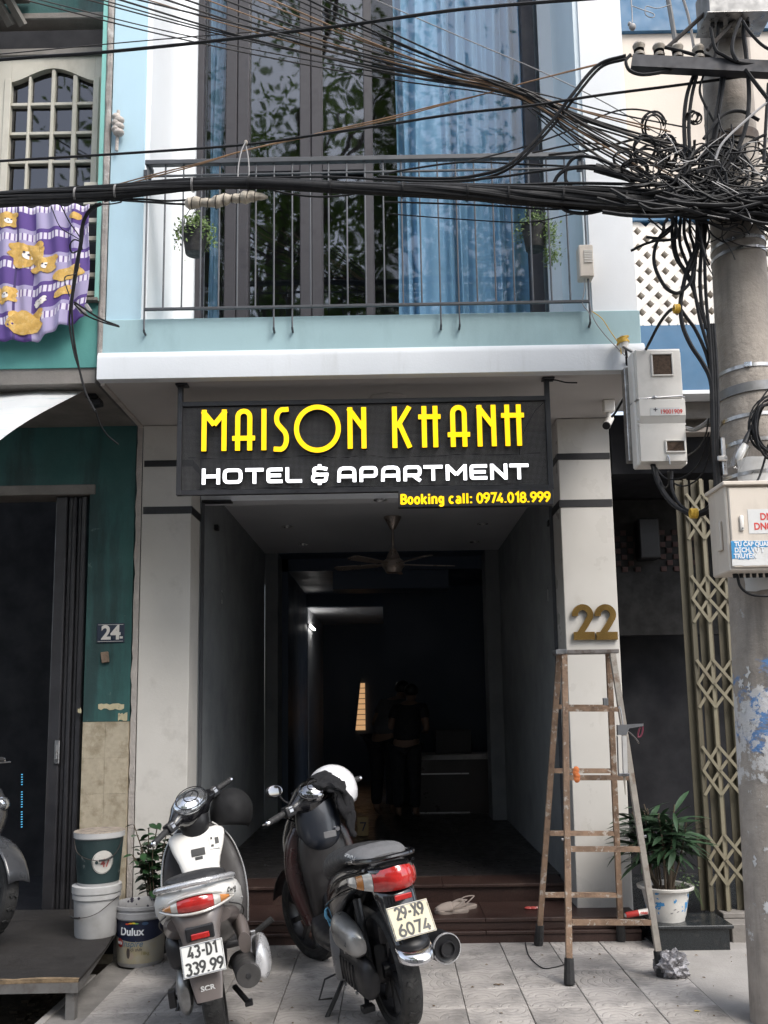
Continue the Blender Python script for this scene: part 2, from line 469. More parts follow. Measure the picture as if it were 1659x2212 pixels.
# fan relief tile
def tile_mat():
    m = mat('fan_pattern_tile', (.385, .36, .34), .85, var=.10, vs=5, bump=.0, dirt=(.15, .145, .14), ds=3.2, da=.65, dl=.49, rnd=.14, dirt2=(.17, .16, .155), ds2=16, dl2=.685)
    p = m.node_tree.nodes['Principled BSDF']
    tc = N(m, 'ShaderNodeTexCoord')
    sp = N(m, 'ShaderNodeSeparateXYZ'); L(m, tc.outputs['Object'], sp.inputs[0])
    def frac(o, off, rep):
        a = N(m, 'ShaderNodeMath', operation='ADD'); L(m, o, a.inputs[0]); a.inputs[1].default_value = off
        d = N(m, 'ShaderNodeMath', operation='DIVIDE'); L(m, a.outputs[0], d.inputs[0]); d.inputs[1].default_value = rep
        f = N(m, 'ShaderNodeMath', operation='FRACT'); L(m, d.outputs[0], f.inputs[0]); return f.outputs[0]
    def rings(ox, oy):
        cx, cy = frac(sp.outputs[0], ox, .145), frac(sp.outputs[1], oy, .145)
        cb = N(m, 'ShaderNodeCombineXYZ')
        sx = N(m, 'ShaderNodeMath', operation='SUBTRACT'); L(m, cx, sx.inputs[0]); sx.inputs[1].default_value = .5
        L(m, sx.outputs[0], cb.inputs[0]); L(m, cy, cb.inputs[1])
        ln = N(m, 'ShaderNodeVectorMath', operation='LENGTH'); L(m, cb.outputs[0], ln.inputs[0])
        ml = N(m, 'ShaderNodeMath', operation='MULTIPLY'); L(m, ln.outputs[1], ml.inputs[0]); ml.inputs[1].default_value = 4.2
        fr = N(m, 'ShaderNodeMath', operation='FRACT'); L(m, ml.outputs[0], fr.inputs[0])
        pp = N(m, 'ShaderNodeMath', operation='PINGPONG'); L(m, fr.outputs[0], pp.inputs[0]); pp.inputs[1].default_value = .5
        return ramp(m, pp.outputs[0], .0, .16, 0, 1)
    r = rings(1.0, 1.0)
    b = N(m, 'ShaderNodeBump'); b.inputs['Strength'].default_value = .5; b.inputs['Distance'].default_value = .005
    ad = N(m, 'ShaderNodeMath', operation='ADD'); L(m, r, ad.inputs[0])
    n = noisetex(m, 45, 8); n2 = N(m, 'ShaderNodeMath', operation='MULTIPLY'); L(m, n, n2.inputs[0]); n2.inputs[1].default_value = 1.6
    L(m, n2.outputs[0], ad.inputs[1])
    L(m, ad.outputs[0], b.inputs['Height']); L(m, b.outputs[0], p.inputs['Normal'])
    old = p.inputs['Base Color'].links[0].from_socket
    wear = ramp(m, noisetex(m, 6, 4, None, .6, 9), .42, .62, 0, .45)
    grime = N(m, 'ShaderNodeMath', operation='SUBTRACT'); grime.inputs[0].default_value = 1; L(m, r, grime.inputs[1])
    gm = N(m, 'ShaderNodeMath', operation='MULTIPLY'); L(m, grime.outputs[0], gm.inputs[0]); L(m, wear, gm.inputs[1])
    ge = N(m, 'ShaderNodeNewGeometry')
    def stain(scale, a, c, amt, col, prev):
        n_ = N(m, 'ShaderNodeTexNoise'); n_.inputs['Scale'].default_value = scale; n_.inputs['Detail'].default_value = 8; n_.inputs['Roughness'].default_value = .68; L(m, ge.outputs['Position'], n_.inputs['Vector'])
        return mix(m, ramp(m, n_.outputs[0], a, c, 0, amt), prev, col)
    cc_ = mix(m, gm.outputs[0], old, (.15, .14, .135))
    cc_ = stain(1.7, .50, .68, .55, (.17, .16, .15), cc_); cc_ = stain(5.0, .60, .68, .6, (.11, .105, .10), cc_); cc_ = stain(26, .66, .70, .8, (.08, .075, .07), cc_)
    L(m, cc_, p.inputs['Base Color'])
    return m
m_tile = tile_mat()
T = .29
def tile_mesh():
    b = B().box((-T / 2 + .0016, -T / 2 + .0016, -.011), (T / 2 - .0016, T / 2 - .0016, 0), .003)
    o = b.out('tile', m_tile, pv, local=True); return o
t0 = tile_mesh(); first = True
x0 = 1.475 - T / 2
for i in range(11):
    for j in range(10):
        x = x0 - i * T; y = 5.525 - T / 2 - j * T
        if x - T / 2 < -1.66: continue
        M4 = Matrix.Translation((x, y, random.uniform(-.0015, .0015))) @ Matrix.Rotation(random.choice([0, 0, 0, 0, pi / 2, pi, pi]), 4, 'Z') @ Matrix.Rotation(random.uniform(-.003, .003), 4, 'X') @ Matrix.Rotation(random.uniform(-.003, .003), 4, 'Y')
        if first: t0.matrix_local = wm(pv).inverted() @ M4; first = False
        else: inst(t0.data, 'tile', pv, M4)

# ------------------------------------------------------------------ the hotel
hotel = thing('hotel_building', 'narrow pale blue and white hotel with balcony over its open dark entrance hall', 'building', (0, YP, 0))
b = B()
b.box((XL, YF, ZB), (-1.432, YW + .2, ZTOP))                      # left pier
b.out('blue_pier', m_blue, hotel)
b = B()
b.box((1.196, YF, ZT + .0), (XR, YW + .2, ZTOP))
b.out('white_pier', m_white, hotel)
B().box((-1.4315, YF + .012, ZT + .002), (-1.400, YW, ZTOP)).out('white_reveal', m_white, hotel)
B().box((1.166, YF + .012, ZT + .002), (1.1955, YW, ZTOP)).out('blue_reveal', m_bluepale, hotel)
B().box((-1.4, YW + .06, 3.60), (1.166, YW + .3, 3.90)).out('sill_wall', m_white, hotel)
B().box((-1.432, YF + .001, 3.40), (1.196, YW + .055, ZT)).out('balcony_slab', m_teal, hotel)
B().box((-1.4, YW + .0, 3.63), (-1.27, YW + .3, ZTOP)).out('back_wall', m_white, hotel)
B().box((1.075, YW + .0, 3.63), (1.166, YW + .3, ZTOP)).out('back_wall', m_white, hotel)
B().box((-1.4, YW, 7.0), (1.166, YW + .3, ZTOP - .002)).out('upper_wall', m_white, hotel)
# teal band and white cove moulding
b = B(); b.box((XL - .012, YF - .02, ZB + .02), (XR + .006, YF - .0005, ZT - .004), .004); b.out('teal_band', m_teal, hotel)
prof = [(YF - .0, ZB + .05), (YF - .030, ZB + .034), (YF - .042, ZB + .012), (YF - .044, ZB - .005), (YF - .044, ZS + .002), (YF - .042, ZS), (YF + .02, ZS), (YF + .02, ZB + .05)]
B().prism(prof, XL - .03, XR + .018, 'yz').out('white_fascia', m_fascia, hotel, ang=30)
b = B(); b.box((XL - .002, YF + .021, ZS + .004), (XR, YP + .6, ZS + .16)); b.out('soffit', m_soffit, hotel)
B().box((XL - .028, YF + .022, ZS - .012), (XL - .003, YP, ZS + .10)).out('soffit_edge', m_plastergap, hotel)
# ceiling rose peeking above the sign
B().lathe([(.0, .0), (.10, 0), (.13, .012), (.13, .02)], (0.0, 5.32, ZS - .016), 8).out('ceiling_rose', m_soffit, hotel, smooth=False)
# pilasters
def pilaster(x0, x1, z0, m):
    B().box((x0, YP, z0), (x1, YP + .27, ZS), .004).out('pilaster', m, hotel)
PLX, PRX = -1.304, 1.118
pilaster(XL, PLX, -.02, m_cream)
pilaster(PRX, 1.462, .088, m_marble)
for x0, x1 in ((XL, PLX), (PRX, 1.462)):
    for za, zb in ((2.975, 3.017), (2.655, 2.704)):
        B().box((x0 + .012 if x0 < 0 else x0 - .006, YP - .004, za), (x1 + .006 if x0 < 0 else x1 - .003, YP + .2735, zb)).out('granite_inlay', m_black, hotel)
# ragged mortar seam left of the pilaster
b = B()
rows = []
for k in range(60):
    z = .0 + k * (ZS) / 59
    j = .012 * noise.noise(V((0, 0, z * 9))) + .006 * noise.noise(V((3, 0, z * 40)))
    rows.append([(XL - .045 + j, YP + .03, z), (XL - .040 + j, YP + .006, z), (XL - .001, YP - .004, z)])
b.grid(rows); b.out('mortar_seam', m_plastergap, hotel)
# entrance hall
HB = 9.15
B().box((-1.45, YP + .28, 2.80), (1.25, 6.17, ZS + .002)).out('lintel', m_ceil, hotel)
B().box((-1.5, 6.171, 2.96), (1.3, HB, 3.1)).out('hall_ceiling', m_ceil, hotel)
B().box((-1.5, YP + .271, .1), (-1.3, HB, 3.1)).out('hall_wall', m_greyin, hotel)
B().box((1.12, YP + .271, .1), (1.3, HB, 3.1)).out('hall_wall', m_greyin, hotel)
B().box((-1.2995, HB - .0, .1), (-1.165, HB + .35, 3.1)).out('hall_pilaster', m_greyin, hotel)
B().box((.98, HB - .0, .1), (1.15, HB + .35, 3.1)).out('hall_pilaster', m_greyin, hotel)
# floor tiles of the hall and the stairs
def slabs(name, m, x0, x1, y0, y1, z0, z1, n):
    d = (x1 - x0) / n
    for i in range(n):
        B().box((x0 + i * d + .001, y0, z0), (x0 + (i + 1) * d - .001, y1, z1), .003).out(name, m, hotel)
slabs('stair_tread', m_redgr, -1.30, 1.44, 5.515, 5.95, .112, .135, 3)
slabs('stair_riser', m_redgr, -1.30, 1.44, 5.525, 5.545, .066, .111, 2)
slabs('stair_riser', m_redgr, -1.30, 1.44, 5.50, 5.520, -.01, .046, 2)
slabs('stair_tread', m_redgr, -1.30, 1.44, 5.490, 5.56, .047, .066, 3)
slabs('stair_tread', m_redgr, -1.285, 1.10, 6.00, 6.30, .215, .235, 3)
B().box((-1.30, 5.56, -.05), (1.44, 6.0, .111)).out('stair_core', m_redgr, hotel)
B().box((-1.29, 6.02, .0), (1.11, 6.3, .214)).out('stair_core', m_redgr, hotel)
n = 0
for i in range(4):
    for j in range(6):
        B().box((-1.3 + i * .61, 6.302 + j * .6, .18), (-1.3 + (i + 1) * .61 - .002, 6.302 + (j + 1) * .6 - .002, .235), .002).out('floor_tile', m_floorin, hotel)
B().box((-2, 9.9, .1), (2, 15, .22)).out('inner_floor', m_floorin, hotel)
# inner rooms
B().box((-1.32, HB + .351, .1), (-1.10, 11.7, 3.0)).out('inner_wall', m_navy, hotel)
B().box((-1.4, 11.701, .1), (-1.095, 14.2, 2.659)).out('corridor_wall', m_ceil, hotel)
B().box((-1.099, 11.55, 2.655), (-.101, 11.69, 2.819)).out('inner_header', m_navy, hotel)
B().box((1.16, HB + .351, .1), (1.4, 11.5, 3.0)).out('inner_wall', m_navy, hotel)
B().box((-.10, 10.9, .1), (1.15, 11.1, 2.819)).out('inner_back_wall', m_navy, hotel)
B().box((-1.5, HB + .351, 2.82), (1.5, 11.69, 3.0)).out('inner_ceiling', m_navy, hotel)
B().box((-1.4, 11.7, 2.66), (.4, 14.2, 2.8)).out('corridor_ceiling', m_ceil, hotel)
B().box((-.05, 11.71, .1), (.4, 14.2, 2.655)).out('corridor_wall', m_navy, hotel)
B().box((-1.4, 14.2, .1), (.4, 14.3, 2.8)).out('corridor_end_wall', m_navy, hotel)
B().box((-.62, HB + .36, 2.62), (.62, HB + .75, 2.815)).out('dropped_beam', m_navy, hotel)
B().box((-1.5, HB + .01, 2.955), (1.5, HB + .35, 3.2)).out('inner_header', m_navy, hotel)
# glass shutter rails at the mouth of the hall
for x in (-1.297, 1.098):
    B().box((x, 6.035, .236), (x + .02, 6.055, 2.797)).out('door_rail', m_rail, hotel)
# soffit vent and recessed lamps
p = at(470, 1083, Z=2.80)
b = B(); b.box((p.x - .10, p.y - .05, 2.790), (p.x + .10, p.y + .04, 2.7995)); b.out('soffit_vent', m_black, hotel)
m_lampoff = mat('lamp_trim', (.5, .5, .5), .3, .6)
def down(x, y, z):
    B().lathe([(.0, .002), (.028, .002), (.032, -.006), (.048, -.006), (.05, .0)], (x, y, z), 20).out('recessed_lamp', m_lampoff, hotel)
p = at(822, 1079, Z=2.80); down(p.x, p.y, 2.7985)
for px, py in ((620, 1137), (1042, 1131), (655, 1175), (1025, 1170)):
    p = at(px, py, Z=2.958); down(p.x, p.y, 2.9575)
# small wall brackets and slots in the hall
for px, py, X in ((464, 1140, -1.299), (1192, 1130, 1.119)):
    p = at(px, py, X=X); s = 1 if X < 0 else -1
    B().box((min(X, X + s * .03), p.y - .03, p.z - .02), (max(X, X + s * .03), p.y + .03, p.z + .02), .004).out('wall_bracket', m_black, hotel)
for px, py, X in ((479, 1290, -1.299), (1184, 1283, 1.119)):
    p = at(px, py, X=X); s = 1 if X < 0 else -1
    B().box((min(X, X + s * .004), p.y - .012, p.z - .05), (max(X, X + s * .004), p.y + .012, p.z + .05)).out('wall_slot', m_lampoff, hotel)

# corridor tube lamp and barred exit window
p = at(672, 1356, X=-1.08)
tb = thing('tube_lamp', 'lit white tube lamp on the far corridor wall', 'lamp', p)
m_tube = mat('lit_tube', (1, .97, .93), emit=4.5)
B().box((-1.0945, p.y - .32, p.z - .015), (-1.075, p.y + .32, p.z + .02)).out('batten', m_lampoff, tb)
B().tube([(-1.060, p.y - .3, p.z), (-1.060, p.y + .3, p.z)], .014, 12).out('tube', m_tube, tb)
m_exit = mat('daylit_orange_louvre', (.80, .46, .22), emit=.28)  # slats glow in place of daylight coming through
pa, pb = at(780, 1475, Y=14.19), at(770, 1578, Y=14.19)
lw = thing('louvred_window', 'small daylit louvred window at the end of the dark corridor', 'window', (pa.x, 14.18, pb.z))
for k in range(9):
    z0 = pb.z + (pa.z - pb.z) * k / 9; z1 = pb.z + (pa.z - pb.z) * (k + 1) / 9
    B().box((pa.x - .10, 14.16, z0 + .006), (pa.x + .06, 14.19, z1 - .006)).out('louvre', m_exit, lw)
B().prism([(pa.x - .2, pb.z - .1), (pa.x - .105, pb.z - .1), (pa.x + .005, pa.z + .1), (pa.x - .2, pa.z + .1)], 14.10, 14.14).out('slant_mask', m_navy, lw)  # dark panel added to cut the window's glow to a slant

# ------------------------------------------------------------------ balcony window
bw = thing('balcony_window', 'tall brown-framed glazed balcony window with blue curtains behind', 'window', (0, YW, 3.64))
YG = YW + .05
def px_x(px, y=500): return at(px, y, Y=YW).x
fx = [(424, 437), (485, 536), (648, 697), (789, 808), (1142, 1170)]
zb, zt = 3.64, 6.98
for i, (a, c) in enumerate(fx):
    xa, xc = px_x(a), px_x(c)
    if c - a > 30:
        xm = (xa + xc) / 2
        B().box((xa, YW - .012, zb), (xm - .002, YW + .06, zt), .006).out('stile', m_alu, bw)
        B().box((xm + .002, YW - .012, zb), (xc, YW + .06, zt), .006).out('stile', m_alu, bw)
    else:
        B().box((xa, YW - .02, zb), (xc, YW + .07, zt), .005).out('frame_post', m_alu, bw)
def rail_w(x0, x1, z0, z1, d=.01):
    B().box((px_x(x0) + .001, YW - .008, z0), (px_x(x1) - .001, YW + .055, z1), .004).out('frame_rail', m_alu, bw)
gaps = [(437, 485), (536, 648), (697, 789), (808, 1142)]
zm0, zm1 = at(590, 372, Y=YW).z, at(590, 340, Y=YW).z
zu0, zu1 = at(1000, 52, Y=YW).z, at(1000, 40, Y=YW).z
zl0, zl1 = at(590, 44, Y=YW).z, at(590, 28, Y=YW).z
for k, (a, c) in enumerate(gaps):
    rail_w(a, c, zb, 3.70)
    rail_w(a, c, zt - .06, zt)
    if k in (1, 2): rail_w(a, c, zm0, zm1)
    cuts = [3.70] + ([zm0, zm1] if k in (1, 2) else []) + [zt - .06]
    for z0, z1 in zip(cuts[::2], cuts[1::2]):
        B().box((px_x(a), YG - .004, z0 - .004), (px_x(c), YG + .002, z1 + .004)).out('pane', m_glassc if k in (0, 3) else m_glass, bw)
# horizontal slats seen behind the upper panes
m_slat = mat('grey_louvre_slat', (.10, .11, .12), .5)
# dark guest room behind
rm = B()
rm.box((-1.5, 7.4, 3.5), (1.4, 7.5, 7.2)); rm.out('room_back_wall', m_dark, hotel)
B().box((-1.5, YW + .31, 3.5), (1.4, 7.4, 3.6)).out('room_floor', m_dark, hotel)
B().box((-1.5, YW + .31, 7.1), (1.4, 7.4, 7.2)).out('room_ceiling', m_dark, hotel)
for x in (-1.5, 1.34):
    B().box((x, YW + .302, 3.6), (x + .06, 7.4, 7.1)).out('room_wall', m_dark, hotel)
# curtains
def curtain(xa, xb, folds, z0, z1, amp, tie=None, y=YW + .17):
    rows = []
    n = folds * 10
    ph = [random.uniform(.75, 1.3) for _ in range(folds + 1)]
    cum = [0]
    for q in ph: cum.append(cum[-1] + q)
    tot = cum[folds]
    us = []
    for f in range(folds):
        for j in range(10): us.append((cum[f] + ph[f] * j / 10, f + j / 10))
    us.append((tot, folds))
    for k in range(15):
        v = k / 14; z = z0 + (z1 - z0) * v
        r = []
        for q, f in us:
            s_ = q / tot
            if tie: 
                wq = tie(v); x = wq[0] + (wq[1] - wq[0]) * s_
            else: x = xa + (xb - xa) * s_
            a = amp * (.6 + .4 * sin(f * 1.7)) 
            r.append((x + .012 * sin(v * 4 + f * 2), y + a * sin(2 * pi * f) + .010 * sin(5 * v + f), z))
        rows.append(r)
    return B().grid(rows)
c1 = thing('window_curtain', 'wide blue curtain hanging behind the right half of the balcony window', 'curtain', (0, YW + .17, 3.7))
curtain(px_x(858), px_x(1142) + .05, 10, 3.66, 6.97, .046, y=YW + .135).out('curtain_cloth', m_curtain, c1, solid=.002)
c2 = thing('window_curtain', 'narrow gathered blue curtain at the left edge of the balcony window', 'curtain', (px_x(455), YW + .17, 3.7))
xl = px_x(438)
curtain(0, 0, 4, 3.66, 6.97, .022, tie=lambda v: (xl - .0 , xl + .075 + .12 * max(0, v - .33) ** .8)).out('curtain_cloth', m_curtain, c2, solid=.002)
# room's reflective inner partition gives the dark panes depth
# ------------------------------------------------------------------ balcony railing
YRL = YF - .055
br = thing('balcony_railing', 'thin grey steel balcony railing with plain vertical bars', 'railing', (0, YRL, 3.55))
pa, pb_ = at(320, 349, Y=YRL), at(1258, 341, Y=YRL)
zr = (pa.z + pb_.z) / 2
xa, xb = -1.394, 1.165
B().box((xa - .012, YRL - .018, zr - .014), (xb + .012, YRL + .018, zr + .016), .003).out('top_rail', m_rail, br)
for x in (xa, xb):
    B().box((x - .014, YRL + .0185, zr - .013), (x + .014, YF + .03, zr + .015), .003).out('return_rail', m_rail, br)
    B().box((x - .025, YRL + .0, zr - .075), (x + .010, YRL + .05, zr - .035), .002).out('rail_bracket', m_rail, br)
zlo = at(800, 659, Y=YRL).z
B().box((xa, YRL - .008, zlo - .010), (xb, YRL + .008, zlo + .006), .002).out('bottom_rail', m_rail, br)
B().box((xa, YRL - .006, zr - .085), (xb, YRL + .006, zr - .073), .002).out('mid_rail', m_rail, br)
nb = 24
for i in range(nb + 1):
    x = xa + (xb - xa) * i / nb
    foot = i in (0, 7, 8, 16, 17, 24)
    z0 = 3.545 if foot else zlo
    b = B().tube([(x, YRL, zr - .012), (x, YRL, z0)], .0055, 6)
    b.out('baluster', m_rail, br)
    if foot:
        B().tube([(x, YRL, 3.545), (x, YRL + .004, 3.535), (x, YF - .018, 3.53)], .007, 6).out('foot_bracket', m_rail, br)
# ------------------------------------------------------------------ illuminated sign
YS = 5.0
U = .5208                                           # drawing unit of the lettering
o_s = at(362.9 + U * 145, 794.9 + U * 354, Y=YS)
UM = (at(362.9 + U * 1145, 794.9 + U * 354, Y=YS) - at(362.9 + U * 145, 794.9 + U * 354, Y=YS)).x / 1000
sign = thing('hotel_sign', 'black perforated hotel sign with lit yellow and white lettering hung under the balcony', 'sign', (0, YS, 2.55))
m_yel = mat('lit_yellow_letter', (.90, .545, .0), .4, emit=.50, var=.01)
m_wht = mat('lit_white_letter', (.96, .97, 1.0), .4, emit=.95, var=.01)
m_side = mat('black_letter_return', (.015, .015, .017), .4)
def SM(ox, oy):   # matrix: lettering drawing (x right, y up from the first baseline) -> world
    return Matrix.Translation(V((o_s.x, YS - .012, o_s.z))) @ FACE @ Matrix.Diagonal((UM, UM, UM, 1)) @ Matrix.Translation(V((ox, oy, 0)))
ZD = 24
def letter(strokes, wd, ox, oy, m, rel=ZD):
    b = B(); e = B()
    for k, st in enumerate(strokes):
        cl = len(st) > 2 and st[0] == st[-1]
        pts = st[:-1] if cl else st
        stroke(b, pts, wd, 3, SM(ox, oy), z0=rel + k * .35, closed=cl)
        stroke(e, pts, wd + 5, rel - 1.5, SM(ox, oy), z0=rel - 1.2 + k * .3, closed=cl)
    o = b.out('letter', m, sign, ang=25)
    e.out('letter_return', m_side, o, ang=25)
W = 20; H = 176
def l_M(w): return [[(10, 0), (10, H)], [(w - 10, 0), (w - 10, H)], [(4, H - 6), (w / 2, H * .63)], [(w / 2, H * .63), (w - 4, H - 6)]]
def l_A(w): return [[(22, 0), (22, H - 40)] + arc(w / 2, H - 34, w / 2 - 22, 26, 180, 0, 12) + [(w - 22, H - 40), (w - 22, 0)], [(0, 52), (w, 52)]]
def l_I(w): return [[(w / 2, 0), (w / 2, H)]]
def l_S(w): return [[(w - 1, H - 3)] + arc(w * .62, H - 42, w * .43, 38, 78, 232, 12) + arc(w * .42, 46, w * .43, 44, 48, -85, 14) + [(0, 4)]]
def l_O(w): a = arc(w / 2, H / 2, w / 2 - 10, H / 2 + 4, 0, 360, 48); return [a]
def l_N(w): return [[(10, 0), (10, H)], [(w - 10, 0), (w - 10, H)], [(4, H - 4), (w - 14, H * .50)]]
def l_K(w): return [[(10, 0), (10, H)], [(w - 8, H - 1), (20, H * .50)], [(28, H * .60), (w - 8, 0)]]
def l_H(w): return [[(24, 0), (24, H)], [(w - 22, 0), (w - 22, H)], [(0, H - 46), (w, H - 46)]]
tilt = .0105 - .015 + .0045
for ch, x0, x1 in (('M', 145, 248), ('A', 272, 366), ('I', 392, 413), ('S', 443, 505), ('O', 527, 720), ('N', 748, 825), ('K', 932, 1012), ('H', 1040, 1132), ('A', 1160, 1252), ('N', 1282, 1360), ('H', 1382, 1476)):
    f = {'M': l_M, 'A': l_A, 'I': l_I, 'S': l_S, 'O': l_O, 'N': l_N, 'K': l_K, 'H': l_H}[ch]
    letter(f(x1 - x0), W, x0 - 145, 0, m_yel)
# second line: wide squared letters with rounded corners
h2 = 66
def rr(pts, r=9):
    out = []
    for i, p in enumerate(pts):
        if i in (0, len(pts) - 1): out.append(p); continue
        a, b, c = V(pts[i - 1]), V(p), V(pts[i + 1])
        d1, d2 = (a - b).normalized(), (c - b).normalized()
        q = min(r, (a - b).length / 2, (c - b).length / 2)
        A, C_ = b + d1 * q, b + d2 * q
        for t in (0, .33, .66, 1): out.append(tuple((A * (1 - t) ** 2 + b * 2 * t * (1 - t) + C_ * t * t)))
    return out
e8 = 8
def g_H(w): return [[(e8, 0), (e8, h2)], [(w - e8, 0), (w - e8, h2)], [(e8, h2 / 2), (w - e8, h2 / 2)]]
def g_O(w):
    p = rr([(w / 2, h2 - e8), (w - e8, h2 - e8), (w - e8, e8), (e8, e8), (e8, h2 - e8), (w / 2, h2 - e8)], 16); return [p]
def g_T(w): return [[(0, h2 - e8), (w, h2 - e8)], [(w / 2, h2 - 9), (w / 2, 0)]]
def g_E(w): return [rr([(w, h2 - e8), (e8, h2 - e8), (e8, e8), (w, e8)], 8), [(e8, h2 / 2), (w - 6, h2 / 2)]]
def g_L(w): return [rr([(e8, h2), (e8, e8), (w, e8)], 8)]
def g_A(w): return [rr([(e8, 0), (e8 + 2, h2 - e8), (w - e8, h2 - e8), (w - e8, 0)], 18), [(e8, h2 * .36), (w - e8, h2 * .36)]]
def g_P(w): return [rr([(e8, 0), (e8, h2 - e8), (w - e8, h2 - e8), (w - e8, h2 * .36), (e8, h2 * .36)], 13)]
def g_R(w): return g_P(w) + [[(w * .52, h2 * .36), (w - 6, 0)]]
def g_M(w): return [[(e8, 0), (e8, h2)], [(w - e8, 0), (w - e8, h2)], [(e8, h2 - 5), (w / 2, h2 * .35)], [(w / 2, h2 * .35), (w - e8, h2 - 5)]]
def g_N(w): return [[(e8, 0), (e8, h2)], [(w - e8, 0), (w - e8, h2)], [(e8 + 1, h2 - 6), (w - e8 - 1, 6)]]
def g_and(w): return [rr([(w * .92, h2 - 10), (w * .55, h2 - 4), (w * .18, h2 - 6), (w * .18, h2 * .55), (w * .5, h2 * .5)], 12),
                      rr([(w * .5, h2 * .5), (w * .12, h2 * .46), (w * .12, 6), (w * .86, 6), (w * .86, h2 * .5)], 14),
                      [(w * .5, h2 * .5), (w * .98, h2 * .5)], [(w * .5, -10), (w * .5, 4)], [(w * .5, h2 + 10), (w * .5, h2 - 6)]]
row2 = (('H', 146, 222), ('O', 232, 314), ('T', 326, 400), ('E', 412, 478), ('L', 490, 558), ('&', 594, 668), ('A', 702, 782), ('P', 794, 870), ('A', 882, 962), ('R', 974, 1050), ('T', 1058, 1136), ('M', 1148, 1236), ('E', 1246, 1318), ('N', 1330, 1402), ('T', 1410, 1488))
for ch, x0, x1 in row2:
    f = {'H': g_H, 'O': g_O, 'T': g_T, 'E': g_E, 'L': g_L, 'A': g_A, 'P': g_P, 'R': g_R, 'M': g_M, 'N': g_N, '&': g_and}[ch]
    letter(f(x1 - x0), 14, x0 - 145, -138, m_wht, 14)
# frame, posts, sheet
a_, c_ = at(390, 875, Y=YS), at(1188, 1065, Y=YS)
xl_, xr_ = a_.x, at(1186, 960, Y=YS).x
zt_, zb_ = a_.z, at(390, 1066, Y=YS).z
fr = .014
for x in (xl_, xr_):
    B().box((x - fr, YS - .016, zb_ - fr), (x + fr, YS + .016, ZS + .003), .002).out('post', m_blackm, sign)
    B().box((x - fr - .012, YS - .03, ZS - .010), (x + fr + .03, YS + .03, ZS + .002), .002).out('ceiling_plate', m_blackm, sign)
for z in (zt_, zb_):
    B().box((xl_ + fr, YS - .0145, z - fr), (xr_ - fr, YS + .0145, z + fr), .002).out('frame_rail', m_blackm, sign)
B().box((xl_ + fr, YS - .0015, zb_ + fr), (xr_ - fr, YS + .0015, zt_ - fr)).out('perforated_sheet', m_perf, sign)
b = B()
for zz in (o_s.z - 22 * UM, o_s.z - 150 * UM):
    pts = [V((xl_ + .05 + (xr_ - xl_ - .1) * k / 14, YS + .012, zz + random.uniform(-.012, .012))) for k in range(15)]
    b.tube(spline(pts, 4), .0022, 5)
b.tube(spline([(xr_ - .02, YS - .012, zt_ - .02), (xr_ - .09, YS - .012, zt_ - .10), (xr_ - .16, YS + .01, zt_ - .24), (xr_ - .17, YS + .01, zt_ - .33)], 5), .0025, 5)
b.out('sign_wiring', m_blackm, sign)
# booking strip
pa, pb_ = at(860, 1068, Y=YS), at(1193, 1097, Y=YS)
pc = at(1188, 1064, Y=YS)
B().box((pa.x, YS - .03, at(900, 1097.5, Y=YS).z), (pc.x + .012, YS + .018, zb_ - fr - .001), .003).out('booking_panel', m_blackm, sign)
tx0, tx1 = at(865, 1078, Y=YS).x, at(1188, 1078, Y=YS).x
zz0, zz1 = at(1000, 1090, Y=YS).z, at(1000, 1068.5, Y=YS).z
b = B(); plate_text(b, 'Booking call: 0974.018.999', 0, tx1 - tx0, 0, zz1 - zz0, .0122, Matrix.Translation(V((tx0, YS - .0335, zz0))) @ FACE); b.out('booking_text', m_yel, sign, smooth=False)

# brass house number 22
m_gold = mat('polished_brass', (.70, .46, .16), .16, .92, var=.04, rv=.04)
def numeral(px0, px1, pyt, pyb, ob):
    p0, p1 = at(px0, pyb, Y=YP), at(px1, pyt, Y=YP)
    w_, h_ = p1.x - p0.x, p1.z - p0.z
    pts = arc(.47, .70, .36, .21, 190, -42, 16) + [(.60, .42), (.36, .22), (.24, .10)]
    b = B()
    M4 = Matrix.Translation(V((p0.x, YP - .026, p0.z))) @ FACE @ Matrix.Diagonal((w_, h_, 1, 1))
    Lf, Rt = ribbon([(x, y * h_ / w_) for x, y in pts], .28)
    wv = len(Lf); rings = []
    for i, (a, c) in enumerate(zip(Lf, Rt)):
        a = V((a.x, a.y * w_ / h_)); c = V((c.x, c.y * w_ / h_))
        rings.append([M4 @ V((a.x, a.y, 0)), M4 @ V((c.x, c.y, 0)), M4 @ V((c.x, c.y, -.022)), M4 @ V((a.x, a.y, -.022))])
    b.loft(rings)
    b.prism([(p0.x, p0.z), (p1.x, p0.z), (p1.x, p0.z + h_ * .22), (p0.x + w_ * .02, p0.z + h_ * .22)], YP - .0262, YP - .004)
    return b.out('numeral', m_gold, ob, ang=25)
nn = thing('house_number', 'shiny brass number 22 fixed on the right entrance pillar', 'house number', at(1284, 1383, Y=YP))
numeral(1238, 1280, 1305, 1383, nn); numeral(1287, 1329, 1305, 1383, nn)
